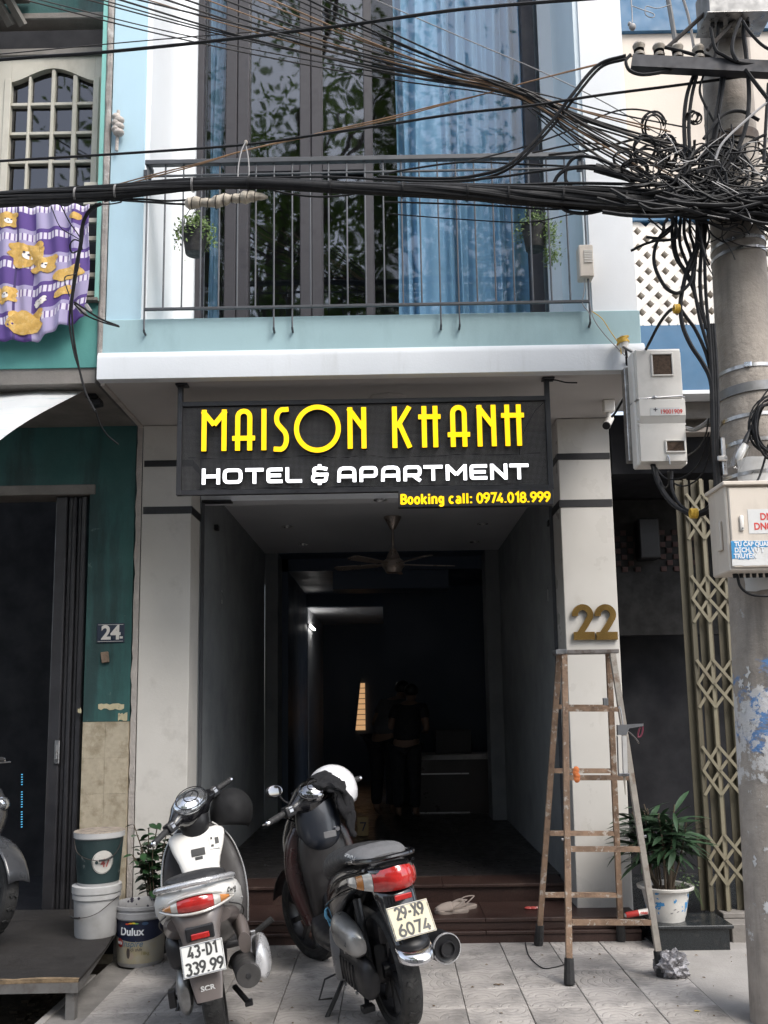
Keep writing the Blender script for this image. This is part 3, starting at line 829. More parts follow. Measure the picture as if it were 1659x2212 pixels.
# plate 24
pl = thing('house_number', 'small dark blue plate reading 24 on the weathered green wall', 'house number', at(240, 1388, Y=YP))
m_enam = mat('dark_blue_enamel', (.022, .032, .055), .35, var=.2, dirt=(.12, .12, .11), ds=14, da=.5, dl=.6)
m_paintw = mat('white_lettering', (.62, .60, .56), .6)
pa, pb_ = at(209, 1389, Y=YP), at(270, 1346, Y=YP)
B().box((pa.x, YP - .006, pa.z), (pb_.x, YP - .0005, pb_.z), .003).out('number_plate', m_enam, pl)
b = B()
for e in ((pa.x + .008, pa.z + .008, pb_.x - .008, pa.z + .0105), (pa.x + .008, pb_.z - .0105, pb_.x - .008, pb_.z - .008)):
    b.box((e[0], YP - .0075, e[1]), (e[2], YP - .0065, e[3]))
b.out('plate_border', m_paintw, pl)
me = text_mesh('24', size=.125, ext=.0006, off=.004)
B().mesh(me, Matrix.Translation(V(((pa.x + pb_.x) / 2 + .002, YP - .0075, pa.z + .024))) @ FACE).out('plate_digits', m_paintw, pl, smooth=False, nofix=True)
B().box((pb_.x - .030, YP - .008, pa.z + .026), (pb_.x - .010, YP - .0065, pa.z + .040)).out('plate_sticker', m_paintw, pl)
# broken bell block below the plate
bb = at(228, 1420, Y=YP)
m_wood = mat('weathered_wood', (.20, .145, .105), .9, var=.3, vs=12, bump=.5)
tag(B().box((-.024, -.02, -.035), (.024, .0, .035), .004, Matrix.Translation(V((bb.x, YP - .0005, bb.z))) @ Matrix.Rotation(-.15, 4, 'Y')).out('bell_block', m_wood), 'small broken wooden bell block on the green wall under plate 24', 'bell block')

# ------------------------------------------------------------------ green neighbour, number 24
gb = thing('green_building', 'older aqua green house with dark shop front and cream barred window upstairs', 'building', (-2.4, YP, 0))
XG = XL - .047
B().box((-1.70, YF - .012, 3.748), (XL - .0425, 5.45, ZTOP)).out('corner_pier', m_palepier, gb)
rows = []
for k in range(90):
    z = 3.35 + k * (ZTOP - 3.35) / 89
    j = .008 * noise.noise(V((9, 0, z * 7))) + .004 * noise.noise(V((3, 2, z * 30)))
    rows.append([(XL - .044 + j, YF - .006, z), (XL - .03 + j, YF - .022, z), (XL - .012 - j * .5, YF - .022, z), (XL - .004, YF - .004, z)])
B().grid(rows).out('joint_mortar', m_lineng, gb)
B().box((-5, YF + .01, 3.352), (XL - .043, YF + .10, 3.744)).out('green_fascia', m_green, gb)
B().box((-1.78, YF - .03, 3.745), (XL - .046, YF + .09, 3.762)).out('ledge', m_beam, gb)
B().box((-5, YF + .02, 3.26), (XL - .06, YP + .3, 3.3515)).out('balcony_soffit', m_beam, gb)
# lower wall with the shop opening
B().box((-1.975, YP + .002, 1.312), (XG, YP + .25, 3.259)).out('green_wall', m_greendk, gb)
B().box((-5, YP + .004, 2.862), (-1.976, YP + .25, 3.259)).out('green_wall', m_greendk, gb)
B().box((-5, YP - .01, 2.795), (-1.94, YP + .2, 2.861), .004).out('door_lintel', m_beam, gb)
b = B(); b.box((-1.975, YP + .004, -.2), (XG, YP + .25, 1.311)); b.out('tile_backing', m_tilepat, gb)
tw, th = (XG - .004 + 1.975) / 2, .222
for i in range(2):
    for j in range(6):
        z1 = 1.306 - j * th
        B().box((-1.973 + i * tw, YP - .006, max(.02, z1 - th + .001)), (-1.974 + (i + 1) * tw, YP + .0035, z1), .0006).out('wall_tile', m_tilepat, gb)
# remnants of old stickers above the tiles
m_rem = mat('torn_paper', (.46, .41, .27), .9, var=.15, vs=20, dirt=(.12, .12, .1), ds=16, da=.7, dl=.58)
for (x0, y0, x1, y1) in ((212, 1520, 268, 1533), (255, 1540, 275, 1556), (168, 1530, 176, 1540)):
    p0, p1 = at(x0, y1, Y=YP), at(x1, y0, Y=YP)
    n_ = 9; top = [(p0.x + (p1.x - p0.x) * k / n_, p1.z + random.uniform(-.008, .004)) for k in range(n_ + 1)]
    bot = [(p0.x + (p1.x - p0.x) * k / n_, p0.z + random.uniform(-.006, .008)) for k in range(n_ + 1)]
    B().prism(top + bot[::-1], YP - .0015, YP + .0015).out('torn_sticker', m_rem, gb)
# shop interior and folding door
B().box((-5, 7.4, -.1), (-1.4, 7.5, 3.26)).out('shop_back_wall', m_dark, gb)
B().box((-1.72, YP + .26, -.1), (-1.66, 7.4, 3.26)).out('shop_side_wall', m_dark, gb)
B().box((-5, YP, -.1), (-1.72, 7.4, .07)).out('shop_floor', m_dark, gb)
fd = thing('folding_door', 'dark folded shop door leaves standing open beside the green wall', 'door', (-2.05, YP + .06, .07))
xs_ = [at(q, 1500, Y=YP + .05).x for q in (108, 134, 145, 155, 165, 178)]
for k in range(5):
    B().box((xs_[k] + .002, YP + .03 + (k % 2) * .02, .075), (xs_[k + 1] - .002, YP + .09 + (k % 2) * .02, 2.79), .006).out('door_leaf', m_darkdoor, fd)
hp = at(120, 1625, Y=YP)
m_chrome = mat('chrome', (.72, .72, .74), .12, 1.0, var=.05)
m_steel = mat('dull_steel', (.45, .45, .46), .35, 1.0, var=.15, vs=9)
b = B().box((hp.x - .016, YP + .018, hp.z - .075), (hp.x + .016, YP + .0295, hp.z + .075), .004)
b.box((hp.x - .006, YP + .008, hp.z - .045), (hp.x + .006, YP + .018, hp.z + .045), .003); b.out('door_handle', m_steel, fd)
# upstairs: recess wall, barred window, dark loft
YC = 5.3
def gp(x, y): q = at(x, y, Y=YC); return q.x, q.z
gw = thing('barred_window', 'cream painted window with a four by four grid of dark panes and arched top', 'window', (-2.1, YC, 4.3))
cols = [(21, 57), (63, 107), (115, 154), (164, 202)]
rws = [(181, 223), (230, 286), (293, 348), (355, 416)]
X = [(gp(a, 320)[0], gp(c, 320)[0]) for a, c in cols]
Z = [(gp(110, c)[1], gp(110, a)[1]) for a, c in rws]
x0_, x1_ = X[0][0] - .03, X[3][1] + .035
archz = lambda x: Z[0][1] - .005 + .10 * max(0, cos((x - (X[1][1] + X[2][0]) / 2) / (X[3][1] - X[0][0]) * 2 * pi * .82) * .5 + .5) ** 1.1
b = B(); n_ = 40
top = gp(100, 128)[1]
lo_ = [(X[0][0] + (X[3][1] - X[0][0]) * k / n_, archz(X[0][0] + (X[3][1] - X[0][0]) * k / n_)) for k in range(n_ + 1)]
b.grid([[(x, YC - .02, z) for x, z in lo_], [(x, YC - .02, top) for x, z in lo_]])
b.grid([[(x, YC - .02, z) for x, z in lo_], [(x, YC + .04, z) for x, z in lo_]])
b.out('arched_head', m_creamwin, gw)
B().box((x0_ - .5, YC - .0205, 4.1), (X[0][0] - .001, YC + .05, top - .002)).out('window_frame', m_creamwin, gw)
B().box((X[3][1] + .001, YC - .0205, 4.1), (-1.70, YC + .05, top - .002)).out('window_frame', m_creamwin, gw)
B().box((x0_ - .01, YC - .032, 4.1), (X[0][0] + .004, YC - .021, Z[0][1] + .02), .003).out('frame_edge', m_creamwin, gw)
B().box((X[3][1] - .004, YC - .032, 4.1), (x1_, YC - .021, Z[0][1] + .02), .003).out('frame_edge', m_creamwin, gw)
for k in range(3):
    B().box((X[k][1], YC - .014, 4.1), (X[k + 1][0], YC + .03, archz((X[k][1] + X[k + 1][0]) / 2)), .004).out('glazing_bar', m_creamwin, gw)
for k in range(3):
    for i in range(4):
        B().box((X[i][0], YC - .011, Z[k + 1][1]), (X[i][1], YC + .027, Z[k][0]), .003).out('cross_bar', m_creamwin, gw)
for i in range(4):
    for k in range(4):
        zt2 = Z[k][1] if k else max(archz(X[i][0]), archz(X[i][1])) + .01
        M4 = Matrix.Translation(V(((X[i][0] + X[i][1]) / 2, YC + .02, (Z[k][0] + zt2) / 2))) @ Matrix.Rotation(random.uniform(-.012, .012), 4, 'X') @ Matrix.Rotation(random.uniform(-.02, .02), 4, 'Z')
        wx, wz = (X[i][1] - X[i][0]) / 2 + .004, (zt2 - Z[k][0]) / 2 + .004
        B().box((-wx, -.002, -wz), (wx, .002, wz), 0, M4).out('pane', m_glassdk, gw)
B().box((-5, YC + .08, 3.75), (-1.72, YC + .12, top)).out('dark_window_backing', m_dark, gb)
B().box((-5, YC + .002, 3.75), (-1.701, YC + .06, 4.098)).out('parapet_wall', m_creamwin, gb)
B().box((-5, YC - .04, top), (-1.701, YC + .10, top + .05), .004).out('window_ledge', m_beam, gb)
B().box((-5, 6.4, top), (-1.71, 6.5, ZTOP)).out('loft_wall', m_dark, gb)
z1 = gp(100, 48)[1]; z2 = gp(100, 34)[1]
B().box((-5, YC - .03, z1), (-1.702, YC + .08, z2), .006).out('loft_beam', m_beam, gb)
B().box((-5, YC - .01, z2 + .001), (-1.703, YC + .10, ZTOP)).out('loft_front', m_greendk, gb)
for x in (-2.42, -2.34):
    B().bar((x - .12, YC - .25, z1 + .16), (x, YC - .04, z2 - .10), .05, .03).out('eave_brace', m_beam, gb)
B().box((-5, YC - .5, z1 + .10), (-2.30, YC - .04, z1 + .16), .005).out('eave_bracket', m_beam, gb)
# balcony bars behind the blanket
b = B()
for k in range(7):
    B().box((-1.80, YF + .03, 3.80 + k * .115), (-1.712, YF + .05, 3.83 + k * .115), .003).out('balcony_bar', m_creamwin, gb)
B().box((-5, YC - .06, 3.745), (-1.705, YC - .04, 4.6)).out('balcony_shade_sheet', m_dark, gb)  # dark sheet standing in for the shade behind the blanket
# awning
aw = thing('shop_awning', 'bright white cloth awning sloping out from the green house', 'awning', (-2.4, 4.9, 3.25))
def awn_mat():
    m = bpy.data.materials.new('white_awning_cloth'); m.use_nodes = True
    nt_ = m.node_tree; nt_.nodes.remove(nt_.nodes['Principled BSDF'])
    d = N(m, 'ShaderNodeBsdfDiffuse'); t = N(m, 'ShaderNodeBsdfTranslucent'); mx = N(m, 'ShaderNodeMixShader'); mx.inputs[0].default_value = .55
    n_ = noisetex(m, 7, 6, (.5, 2.0, 1), .6)
    c = mix(m, ramp(m, n_, .55, .72, 0, .5), (.92, .93, .93), (.42, .62, .66))
    L(m, c, d.inputs[0]); L(m, c, t.inputs[0]); L(m, d.outputs[0], mx.inputs[1]); L(m, t.outputs[0], mx.inputs[2])
    L(m, mx.outputs[0], nt_.nodes['Material Output'].inputs[0]); return m
rows = []
for k in range(9):
    v = k / 8; y = 5.08 + (3.9 - 5.08) * v; z = 3.262 + (2.565 - 3.262) * v - .05 * sin(pi * v) * .6
    rows.append([(-1.80 - .07 * sin(pi * v) - 3.0 * j / 12, y, z + .012 * sin(j * 2.1 + v * 3)) for j in range(13)])
B().grid(rows).out('awning_cloth', awn_mat(), aw, solid=.003)
B().tube([(-1.81, 5.09, 3.258), (-4.8, 5.09, 3.258)], .014, 8).out('awning_pole', m_beam, aw)
# blanket
def blanket_mat():
    m, p = base('purple_check_blanket')
    tc = N(m, 'ShaderNodeTexCoord'); sp = N(m, 'ShaderNodeSeparateXYZ'); L(m, tc.outputs['UV'], sp.inputs[0])
    ck = N(m, 'ShaderNodeTexChecker'); ck.inputs['Scale'].default_value = 4.6; L(m, tc.outputs['UV'], ck.inputs['Vector'])
    ck.inputs[1].default_value = (.105, .06, .24, 1); ck.inputs[2].default_value = (.36, .32, .50, 1)
    def saw(o, k, off=0):
        a = N(m, 'ShaderNodeMath', operation='MULTIPLY_ADD'); L(m, o, a.inputs[0]); a.inputs[1].default_value = k; a.inputs[2].default_value = off
        f = N(m, 'ShaderNodeMath', operation='FRACT'); L(m, a.outputs[0], f.inputs[0]); return f.outputs[0]
    st = ramp(m, saw(sp.outputs[0], 42), .30, .36, 0, 1)
    stc = mix(m, st, (.16, .10, .28), (.66, .62, .72))
    band = ramp(m, saw(sp.outputs[1], 4.6, .15), .74, .76, 0, 1)
    c = mix(m, band, ck.outputs[0], stc)
    ln = ramp(m, saw(sp.outputs[0], 2.3, .22), .97, .975, 0, 1)
    c = mix(m, ln, c, (.06, .04, .14))
    L(m, c, p.inputs['Base Color']); p.inputs['Roughness'].default_value = .9
    return m
bl = thing('blanket', 'purple checked blanket with yellow bear faces hung over the green balcony', 'blanket', (-2.0, 4.86, 3.55))
YB = 4.86
zt3 = at(100, 446, Y=YB).z
def bot(x):  # lower edge
    t = (x + 2.15) / .42
    return at(0, 740, Y=YB).z + (.006 if t < .35 else .006 + (t - .35) * .21)
xr3 = at(191, 560, Y=YB).x
def sheet(u, v):
    x = xr3 - .75 * (1 - u)
    if u > .62: x += .0
    zb3 = bot(x); z = zb3 + (zt3 - zb3) * v
    fold = .014 * sin(u * 19 + .8 * sin(v * 3)) * (1.1 - .4 * v) + .035 * math.exp(-((u - .83 - .07 * v) / .035) ** 2) + .012 * sin(u * 47 + v * 5)
    return V((x + .015 * sin(v * 6 + u * 5) * (1 - v), YB - fold, z))
nu, nv = 64, 36
b = B()
b.grid([[sheet(i / nu, j / nv) for i in range(nu + 1)] for j in range(nv + 1)])
uvl = b.bm.loops.layers.uv.new('UVMap')
b.bm.faces.ensure_lookup_table()
for fi, f in enumerate(b.bm.faces):
    j, i = divmod(fi, nu)
    for l, (a, c) in zip(f.loops, ((0, 0), (1, 0), (1, 1), (0, 1))): l[uvl].uv = ((i + a) / nu * .75, (j + c) / nv * 1.05)
cl = b.out('blanket_cloth', blanket_mat(), bl, solid=.003, nofix=True)
m_bear = mat('printed_yellow_bear', (.60, .37, .10), .9, var=.14, vs=40, dirt=(.78, .58, .26), ds=30, da=.6)
m_muz = mat('printed_muzzle', (.78, .74, .70), .9)
m_ink = mat('printed_dark_eye', (.05, .045, .07), .9)
def blob(cu, cv, ru, rv, off, n=28, wob=.12, sd_=0):
    pts = []
    for k in range(n):
        a = 2 * pi * k / n; q = 1 + wob * noise.noise(V((cos(a) * 1.6 + sd_, sin(a) * 1.6, sd_ * 3)))
        pts.append((cu + ru * cos(a) * q, cv + rv * sin(a) * q))
    rings = []
    for s_ in (1, .75, .5, .25):
        rings.append([sheet(min(1, cu + (u - cu) * s_), cv + (v - cv) * s_) - V((0, off, 0)) for u, v in pts])
    return rings
def px_uv(px, py):
    q = at(px, py, Y=YB); u = 1 - (xr3 - q.x) / .75; zb3 = bot(q.x); return u, (q.z - zb3) / (zt3 - zb3)
k = 0
for px, py, ax, face in ((18, 478, 26, 1), (58, 549, 40, 1), (98, 575, 30, 1), (152, 590, 30, 0), (14, 640, 28, 1), (60, 700, 42, 1), (165, 470, 14, 0), (140, 632, 20, 0), (92, 655, 15, 2)):
    u, v = px_uv(px, py)
    ru, rv = ax / 355 / .75 * .92, ax / 355 / 1.0 * .72
    b = B(); b.loft(blob(u, v, ru, rv, .0055, sd_=k, wob=.45)); 
    if face:
        for s_ in (-1, 1):
            b.loft(blob(u + s_ * ru * .62, v + rv * .72, ru * .34, rv * .40, .0048, sd_=k + 5))
    o = b.out('printed_bear', m_bear if face != 2 else m_muz, bl, nofix=False)
    if face:
        B().loft(blob(u + ru * .1, v - rv * .12, ru * .32, rv * .36, .0075)).out('printed_muzzle', m_muz, o)
        e = B()
        for dx, dy in ((-.12, .12), (.30, .12), (.1, -.05)): e.loft(blob(u + ru * dx, v + rv * dy, ru * .07, rv * .09, .009))
        e.out('printed_eyes', m_ink, o)
    k += 1

# ------------------------------------------------------------------ right neighbour
YR = 5.5
rb = thing('beige_building', 'beige house with deep blue bands and a white breeze block screen', 'building', (2.2, YR, 0))
B().box((1.47, YR, 4.585), (5, YR + .3, 5.86)).out('beige_wall', m_beige, rb)
B().box((1.47, YR - .03, 5.862), (5, YR + .3, ZTOP)).out('blue_upper_band', m_blueband, rb)
B().box((1.47, YR - .02, 4.502), (5, YR + .08, 4.583)).out('blue_ledge', m_blueband, rb)
B().box((1.47, YR - .015, 3.34), (5, YR + .3, 3.78)).out('blue_lower_band', m_blueband, rb)
B().box((1.47, YR + .085, 3.781), (5, YR + .2, 4.584)).out('screen_backing', m_latback, rb)
B().box((1.46, YR - .03, 3.315), (5, YR + .3, 3.339)).out('white_moulding', m_white, rb)
pq = at(1450, 250, Y=YR)
# lattice
x0_, x1_, z0_, z1_ = 1.47, 2.62, 3.782, 4.50
pt = .112; wb_ = .040
def clip_diag(c, s):
    """line z = s*x + c clipped to the rectangle"""
    pts = []
    for x in (x0_, x1_):
        z = s * x + c
        if z0_ <= z <= z1_: pts.append((x, z))
    for z in (z0_, z1_):
        x = (z - c) / s
        if x0_ < x < x1_: pts.append((x, z))
    pts = sorted(set((round(a, 5), round(d, 5)) for a, d in pts))
    return (pts[0], pts[-1]) if len(pts) >= 2 else None
for s, y0 in ((1, 0), (-1, .003)):
    c = (z0_ - x1_ if s > 0 else z0_ + x0_)
    cend = (z1_ - x0_ if s > 0 else z1_ + x1_)
    while c < cend:
        q = clip_diag(c, s)
        if q and (V(q[0]) - V(q[1])).length > .05:
            (xa_, za_), (xb_, zb2) = q
            B().bar((xa_, YR + .035 + y0, za_), (xb_, YR + .035 + y0, zb2), .068, wb_, upd=(-s, 0, 1)).out('lattice_bar', m_lattice, rb)
        c += pt
# shutter box, dark opening
B().box((1.70, 5.62, 3.20), (5, 5.85, 3.314), .004).out('shutter_box', m_beam, rb)
B().box((1.70, 5.60, 3.10), (5, 5.70, 3.135), .004).out('shutter_rail', m_latback, rb)
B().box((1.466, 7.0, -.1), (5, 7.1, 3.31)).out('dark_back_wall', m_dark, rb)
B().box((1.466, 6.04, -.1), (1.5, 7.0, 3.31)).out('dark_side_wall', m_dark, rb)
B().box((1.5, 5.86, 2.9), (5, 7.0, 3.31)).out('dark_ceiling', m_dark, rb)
B().box((1.47, 5.601, -.1), (5, 7.0, .10)).out('dark_floor', m_blkgr, rb)
m_brick = mat('dim_red_vent_brick', (.055, .030, .028), .85, var=.25, vs=15, rnd=.3)
m_gwall = mat('dim_grey_wall', (.014, .0135, .0135), .85, var=.25, vs=6)
pa, pb_ = at(1325, 1300, Y=6.6), at(1500, 1135, Y=6.6)
B().box((1.501, 6.6, pa.z - .25), (2.5, 6.7, 2.89)).out('vent_wall', m_gwall, rb)
ob = None
for i in range(14):
    for j in range(7):
        if 5 <= i <= 7: continue
        x = pa.x + i * .048; z = pb_.z - .05 - j * .046
        if (i + j) % 2: continue
        if ob is None: ob = B().box((-.021, -.012, -.019), (.021, .0, .019), .003).out('vent_brick', m_brick, rb, local=True); ob.matrix_local = wm(rb).inverted() @ Matrix.Translation((x, 6.599, z))
        else: inst(ob.data, 'vent_brick', rb, Matrix.Translation((x, 6.599, z)))
eb = at(1408, 1165, Y=6.4)
tag(B().box((eb.x - .075, 6.45, eb.z - .13), (eb.x + .075, 6.59, eb.z + .17), .01).out('switch_box', m_black), 'black switch box in the gloom above the dark doorway right of the hotel', 'switch box')
# folding accordion gate
gt = thing('accordion_gate', 'khaki folding accordion gate drawn back beside the utility pole', 'gate', (2.1, 5.62, .1))
Ygt = 5.64
def gx(px): return at(px, 1500, Y=Ygt).x
barx = [gx(1506), gx(1541), gx(1583), gx(1622), gx(1660)]
zt4, zb4 = 2.80, .13
for k, x in enumerate(barx):
    B().box((x - .012, Ygt - .02, zb4), (x + .012, Ygt + .01, zt4), .003).out('gate_bar', m_khaki2 if k in (1, 2, 3) else m_khaki, gt)
    B().box((x - .034 - .02, Ygt + .018, zb4), (x + .034 - .002, Ygt + .024, zt4), .001).out('gate_slat', m_khaki, gt)
for k in range(len(barx) - 1):
    xa_, xb_ = barx[k], barx[k + 1]
    for r_ in range(5):
        zc = .36 + r_ * .53
        for q in (0, .145):
            B().bar((xa_, Ygt - .024, zc + q - .075), (xb_, Ygt - .024, zc + q + .075), .004, .018, upd=(0, 0, 1)).out('gate_strap', m_khaki2, gt)
            B().bar((xa_, Ygt - .030, zc + q + .075), (xb_, Ygt - .030, zc + q - .075), .004, .018, upd=(0, 0, 1)).out('gate_strap', m_khaki2, gt)
B().box((1.95, Ygt - .06, .10), (2.6, Ygt + .06, .131), .004).out('gate_track', m_beam, gt)
# black granite step
st = thing('granite_step', 'black granite door step right of the hotel stairs', 'step', (1.7, 5.4, 0))
B().box((1.485, 5.30, -.02), (1.88, 5.60, .112), .0).out('step_block', m_blkgr, st)
B().box((1.475, 5.285, .1125), (1.905, 5.60, .132), .004).out('step_top', m_blkgr, st)
B().box((1.95, 5.45, -.02), (3.2, 5.60, .098), .004).out('threshold_block', m_beam, rb)
# opposite side of the street: trees that the panes mirror, and an unseen house shading the street
ow = thing('street_house', 'plain house across the street out of view, shading the lower front', 'building', (0, -8, 0))
B().box((-14, -12, -.15), (14, -8, 7.0)).out('house_wall', m_beige, ow)
for i in range(7):
    B().box((-12 + i * 3.6, -7.998, 2.6), (-10.4 + i * 3.6, -7.95, 4.4)).out('window', m_dark, ow)
# ------------------------------------------------------------------ utility pole
m_pole = mat('weathered_pole_concrete', (.345, .305, .265), .9, var=.22, vs=7, bump=.6, bs=38, dirt=(.125, .115, .105), ds=5, da=.75, dl=.49, stretch=(1, 1, .10), dirt2=(.46, .45, .44), ds2=14, dl2=.66)
m_strap = mat('steel_strap', (.42, .41, .40), .35, .9, var=.3, vs=18)
m_collar = mat('grey_collar_band', (.19, .19, .19), .5, .5, var=.2, vs=9)
m_armdk = mat('dark_steel_channel', (.045, .045, .052), .6, .2, var=.3, vs=9, dirt=(.10, .08, .07), ds=9, da=.5)
m_rust = mat('rusty_iron', (.10, .075, .06), .7, .3, var=.3, vs=15)
m_boxcream = mat('cream_steel_box', (.66, .59, .51), .5, var=.04, vs=3, dirt=(.36, .31, .26), ds=5, da=.4, stretch=(1, 1, .3))
m_boxwhite = mat('white_moulded_plastic', (.80, .77, .72), .45, var=.03, vs=3, dirt=(.5, .47, .43), ds=6, da=.3)
m_cable = mat('black_cable_sheath', (.013, .013, .0145), .62, var=.35, vs=14, dirt=(.04, .038, .036), ds=7, da=.5, dl=.57)
m_cable.node_tree.nodes['Principled BSDF'].inputs['Specular IOR Level'].default_value = .3
m_wire = mat('weathered_wire', (.024, .022, .023), .6, var=.4, vs=6, dirt=(.085, .068, .055), ds=2.5, da=.7, dl=.48)
m_wireor = mat('sunlit_tan_wire', (.26, .155, .085), .5, var=.3, vs=5)  # tan tone stands for sunlight on these wires
m_wirelt = mat('pale_grey_wire', (.30, .29, .29), .5, var=.2, vs=5)
m_yelwire = mat('yellow_wire', (.72, .46, .06), .5, var=.1)
m_porc = mat('dirty_porcelain', (.42, .37, .31), .3, var=.2, vs=14, dirt=(.13, .10, .08), ds=12, da=.8)
m_red = mat('red_ink', (.62, .05, .04), .6)
m_bluest = mat('blue_sticker_print', (.03, .25, .52), .6, var=.1, vs=9)
m_paper = mat('white_paper', (.68, .68, .67), .8, var=.05, vs=6, dirt=(.45, .43, .4), ds=7, da=.5)
PYC = 4.15
def spray(m, col, z0, z1, scale, thr, stretch=(1, 1, 1), seed=0., soft=.03):
    """old paint and paper residue on the shaft: blotches of their own shape within a height band"""
    p = m.node_tree.nodes['Principled BSDF']; old = p.inputs['Base Color'].links[0].from_socket
    tc = N(m, 'ShaderNodeTexCoord'); sp = N(m, 'ShaderNodeSeparateXYZ'); L(m, tc.outputs['Object'], sp.inputs[0])
    up_m = ramp(m, sp.outputs[2], z0, z0 + .12, -.35, 0); dn = ramp(m, sp.outputs[2], z1 - .10, z1, 0, -.35)
    n_ = noisetex(m, scale, 9, stretch, .72, seed)
    a = N(m, 'ShaderNodeMath', operation='ADD'); L(m, up_m, a.inputs[0]); L(m, dn, a.inputs[1])
    c = N(m, 'ShaderNodeMath', operation='ADD'); L(m, a.outputs[0], c.inputs[0]); L(m, n_, c.inputs[1])
    L(m, mix(m, ramp(m, c.outputs[0], thr, thr + soft, 0, .92), old, col), p.inputs['Base Color'])
def pole_c(z): return V((1.700 + .035 * z / 3.6, PYC, z))
def pole_r(z): return .152 - .0075 * z
up_ = thing('utility_pole', 'thick round grey concrete utility pole with steel straps and torn posters', 'utility pole', (1.70, PYC, 0))
b = B(); rings = []
for k in range(25):
    z = -.2 + k * 6.8 / 24; c = pole_c(z); r_ = pole_r(z)
    rings.append([c + V((cos(2 * pi * j / 40), sin(2 * pi * j / 40), 0)) * r_ for j in range(40)])
b.loft(rings); b.out('pole_shaft', m_pole, up_)
spray(m_pole, (.10, .24, .50), 1.05, 1.68, 4.2, .49, (1, 1, 1.6), 2.2, .06)
spray(m_pole, (.60, .59, .58), .92, 1.52, 5.5, .47, (1, 1, .9), 6.1, .02)
spray(m_pole, (.62, .61, .60), .2, 1.6, 16, .64, (1, 1, .7), 1.3, .02)
def band(y, h, m, tilt=0., grow=.004, name='steel_strap', buckle=False):
    z = at(1600, y, Y=PYC - .13).z; b = B(); rings = []
    for zz, g in ((-h / 2, .0), (-h / 2, grow), (h / 2, grow), (h / 2, .0)):
        rings.append([pole_c(z) + V((cos(a) * (pole_r(z) + g + .0005), sin(a) * (pole_r(z) + g + .0005), zz + tilt * cos(a))) for a in [2 * pi * j / 40 for j in range(40)]])
    b.loft(rings, cap=False)
    o = b.out(name, m, up_)
    if buckle:
        a = radians(252)
        p = pole_c(z) + V((cos(a), sin(a), 0)) * (pole_r(z) + .006)
        B().box((-.016, -.006, -.013), (.016, .004, .013), .003, Matrix.Translation(p) @ Matrix.Rotation(a + pi / 2, 4, 'Z')).out('strap_buckle', m_chrome, o)
for y, bk in ((787, 1), (893, 0), (948, 1), (1018, 0), (508, 0), (531, 0)): band(y, .017, m_strap, .008, buckle=bk)
band(833, .045, m_collar, .012, .008, 'collar_band'); band(282, .05, m_rust, .01, .008, 'collar_band')
def patch(a0, a1, z0, z1, m, off=.002, rag=.012, name='torn_poster', n=10):
    b = B(); rows = []
    for k in range(n + 1):
        z = z0 + (z1 - z0) * k / n; r = []
        e0, e1 = a0 + random.uniform(-1, 1) * rag / .14, a1 + random.uniform(-1, 1) * rag / .14
        for j in range(9):
            a = e0 + (e1 - e0) * j / 8
            zz = z + (random.uniform(-rag, rag) if k in (0, n) else 0)
            r.append(pole_c(zz) + V((cos(a), sin(a), 0)) * (pole_r(zz) + off))
        rows.append(r)
    b.grid(rows); return b.out(name, m, up_)
zz = lambda y: at(1620, y, Y=PYC - .14).z
D = radians
m_bluepaint = mat('blue_spray_paint', (.05, .22, .55), .7, var=.2, vs=14, dirt=(.33, .31, .29), ds=16, da=.95, dl=.55)
m_torn = mat('torn_white_poster', (.62, .61, .60), .85, var=.08, vs=8, dirt=(.30, .28, .265), ds=13, da=.95, dl=.53, dirt2=(.07, .22, .5), ds2=9, dl2=.66)
patch(D(262), D(330), zz(1905), zz(1770), m_paper, .003, .01)
patch(D(222), D(236), zz(1975), zz(1955), m_paper, .003, .012, n=5)
rp = random.Random(12)
for k in range(16):
    a_ = rp.uniform(195, 285); y_ = rp.uniform(1440, 1900); patch(D(a_), D(a_ + rp.uniform(3, 9)), zz(y_ + rp.uniform(6, 22)), zz(y_), rp.choice((m_torn, m_paper, m_torn)), .0028 + .0004 * k / 16, .010, 'poster_scrap', 4)
patch(D(222), D(300), zz(1275), zz(1225), m_paper, .003, .004, n=3)
patch(D(220), D(300), zz(1042), zz(985), m_paper, .003, .004, n=3)
patch(D(250), D(270), zz(1762), zz(1740), m_rust, .003, .006, n=4)
# crossarm with spool insulators
ca = thing('pole_crossarm', 'dark steel crossarm with porcelain spool insulators high on the utility pole', 'crossarm', at(1520, 150, Y=3.95))
pa, pb_ = at(1364, 137, Y=3.99), at(1690, 152, Y=3.90)
B().bar(pa, pb_, .05, .062).out('arm_channel', m_armdk, ca)
for k, (px, py) in enumerate(((1381, 122), (1424, 124), (1464, 126), (1510, 129))):
    p = at(px, py, Y=3.985 - .012 * k); p.y = pa.y + (pb_.y - pa.y) * (p.x - pa.x) / (pb_.x - pa.x)
    o = B().lathe([(.0, .0), (.026, .0), (.028, .012), (.019, .022), (.019, .032), (.027, .044), (.030, .056), (.024, .068), (.0, .070)], p, 20).out('insulator', m_porc, ca)
    b = B()
    for q in range(3): b.lathe([(.021, -.003), (.025, 0), (.021, .003)], p + V((0, 0, .024 + q * .0045)), 18)
    b.out('binding_wire', m_cable, o)
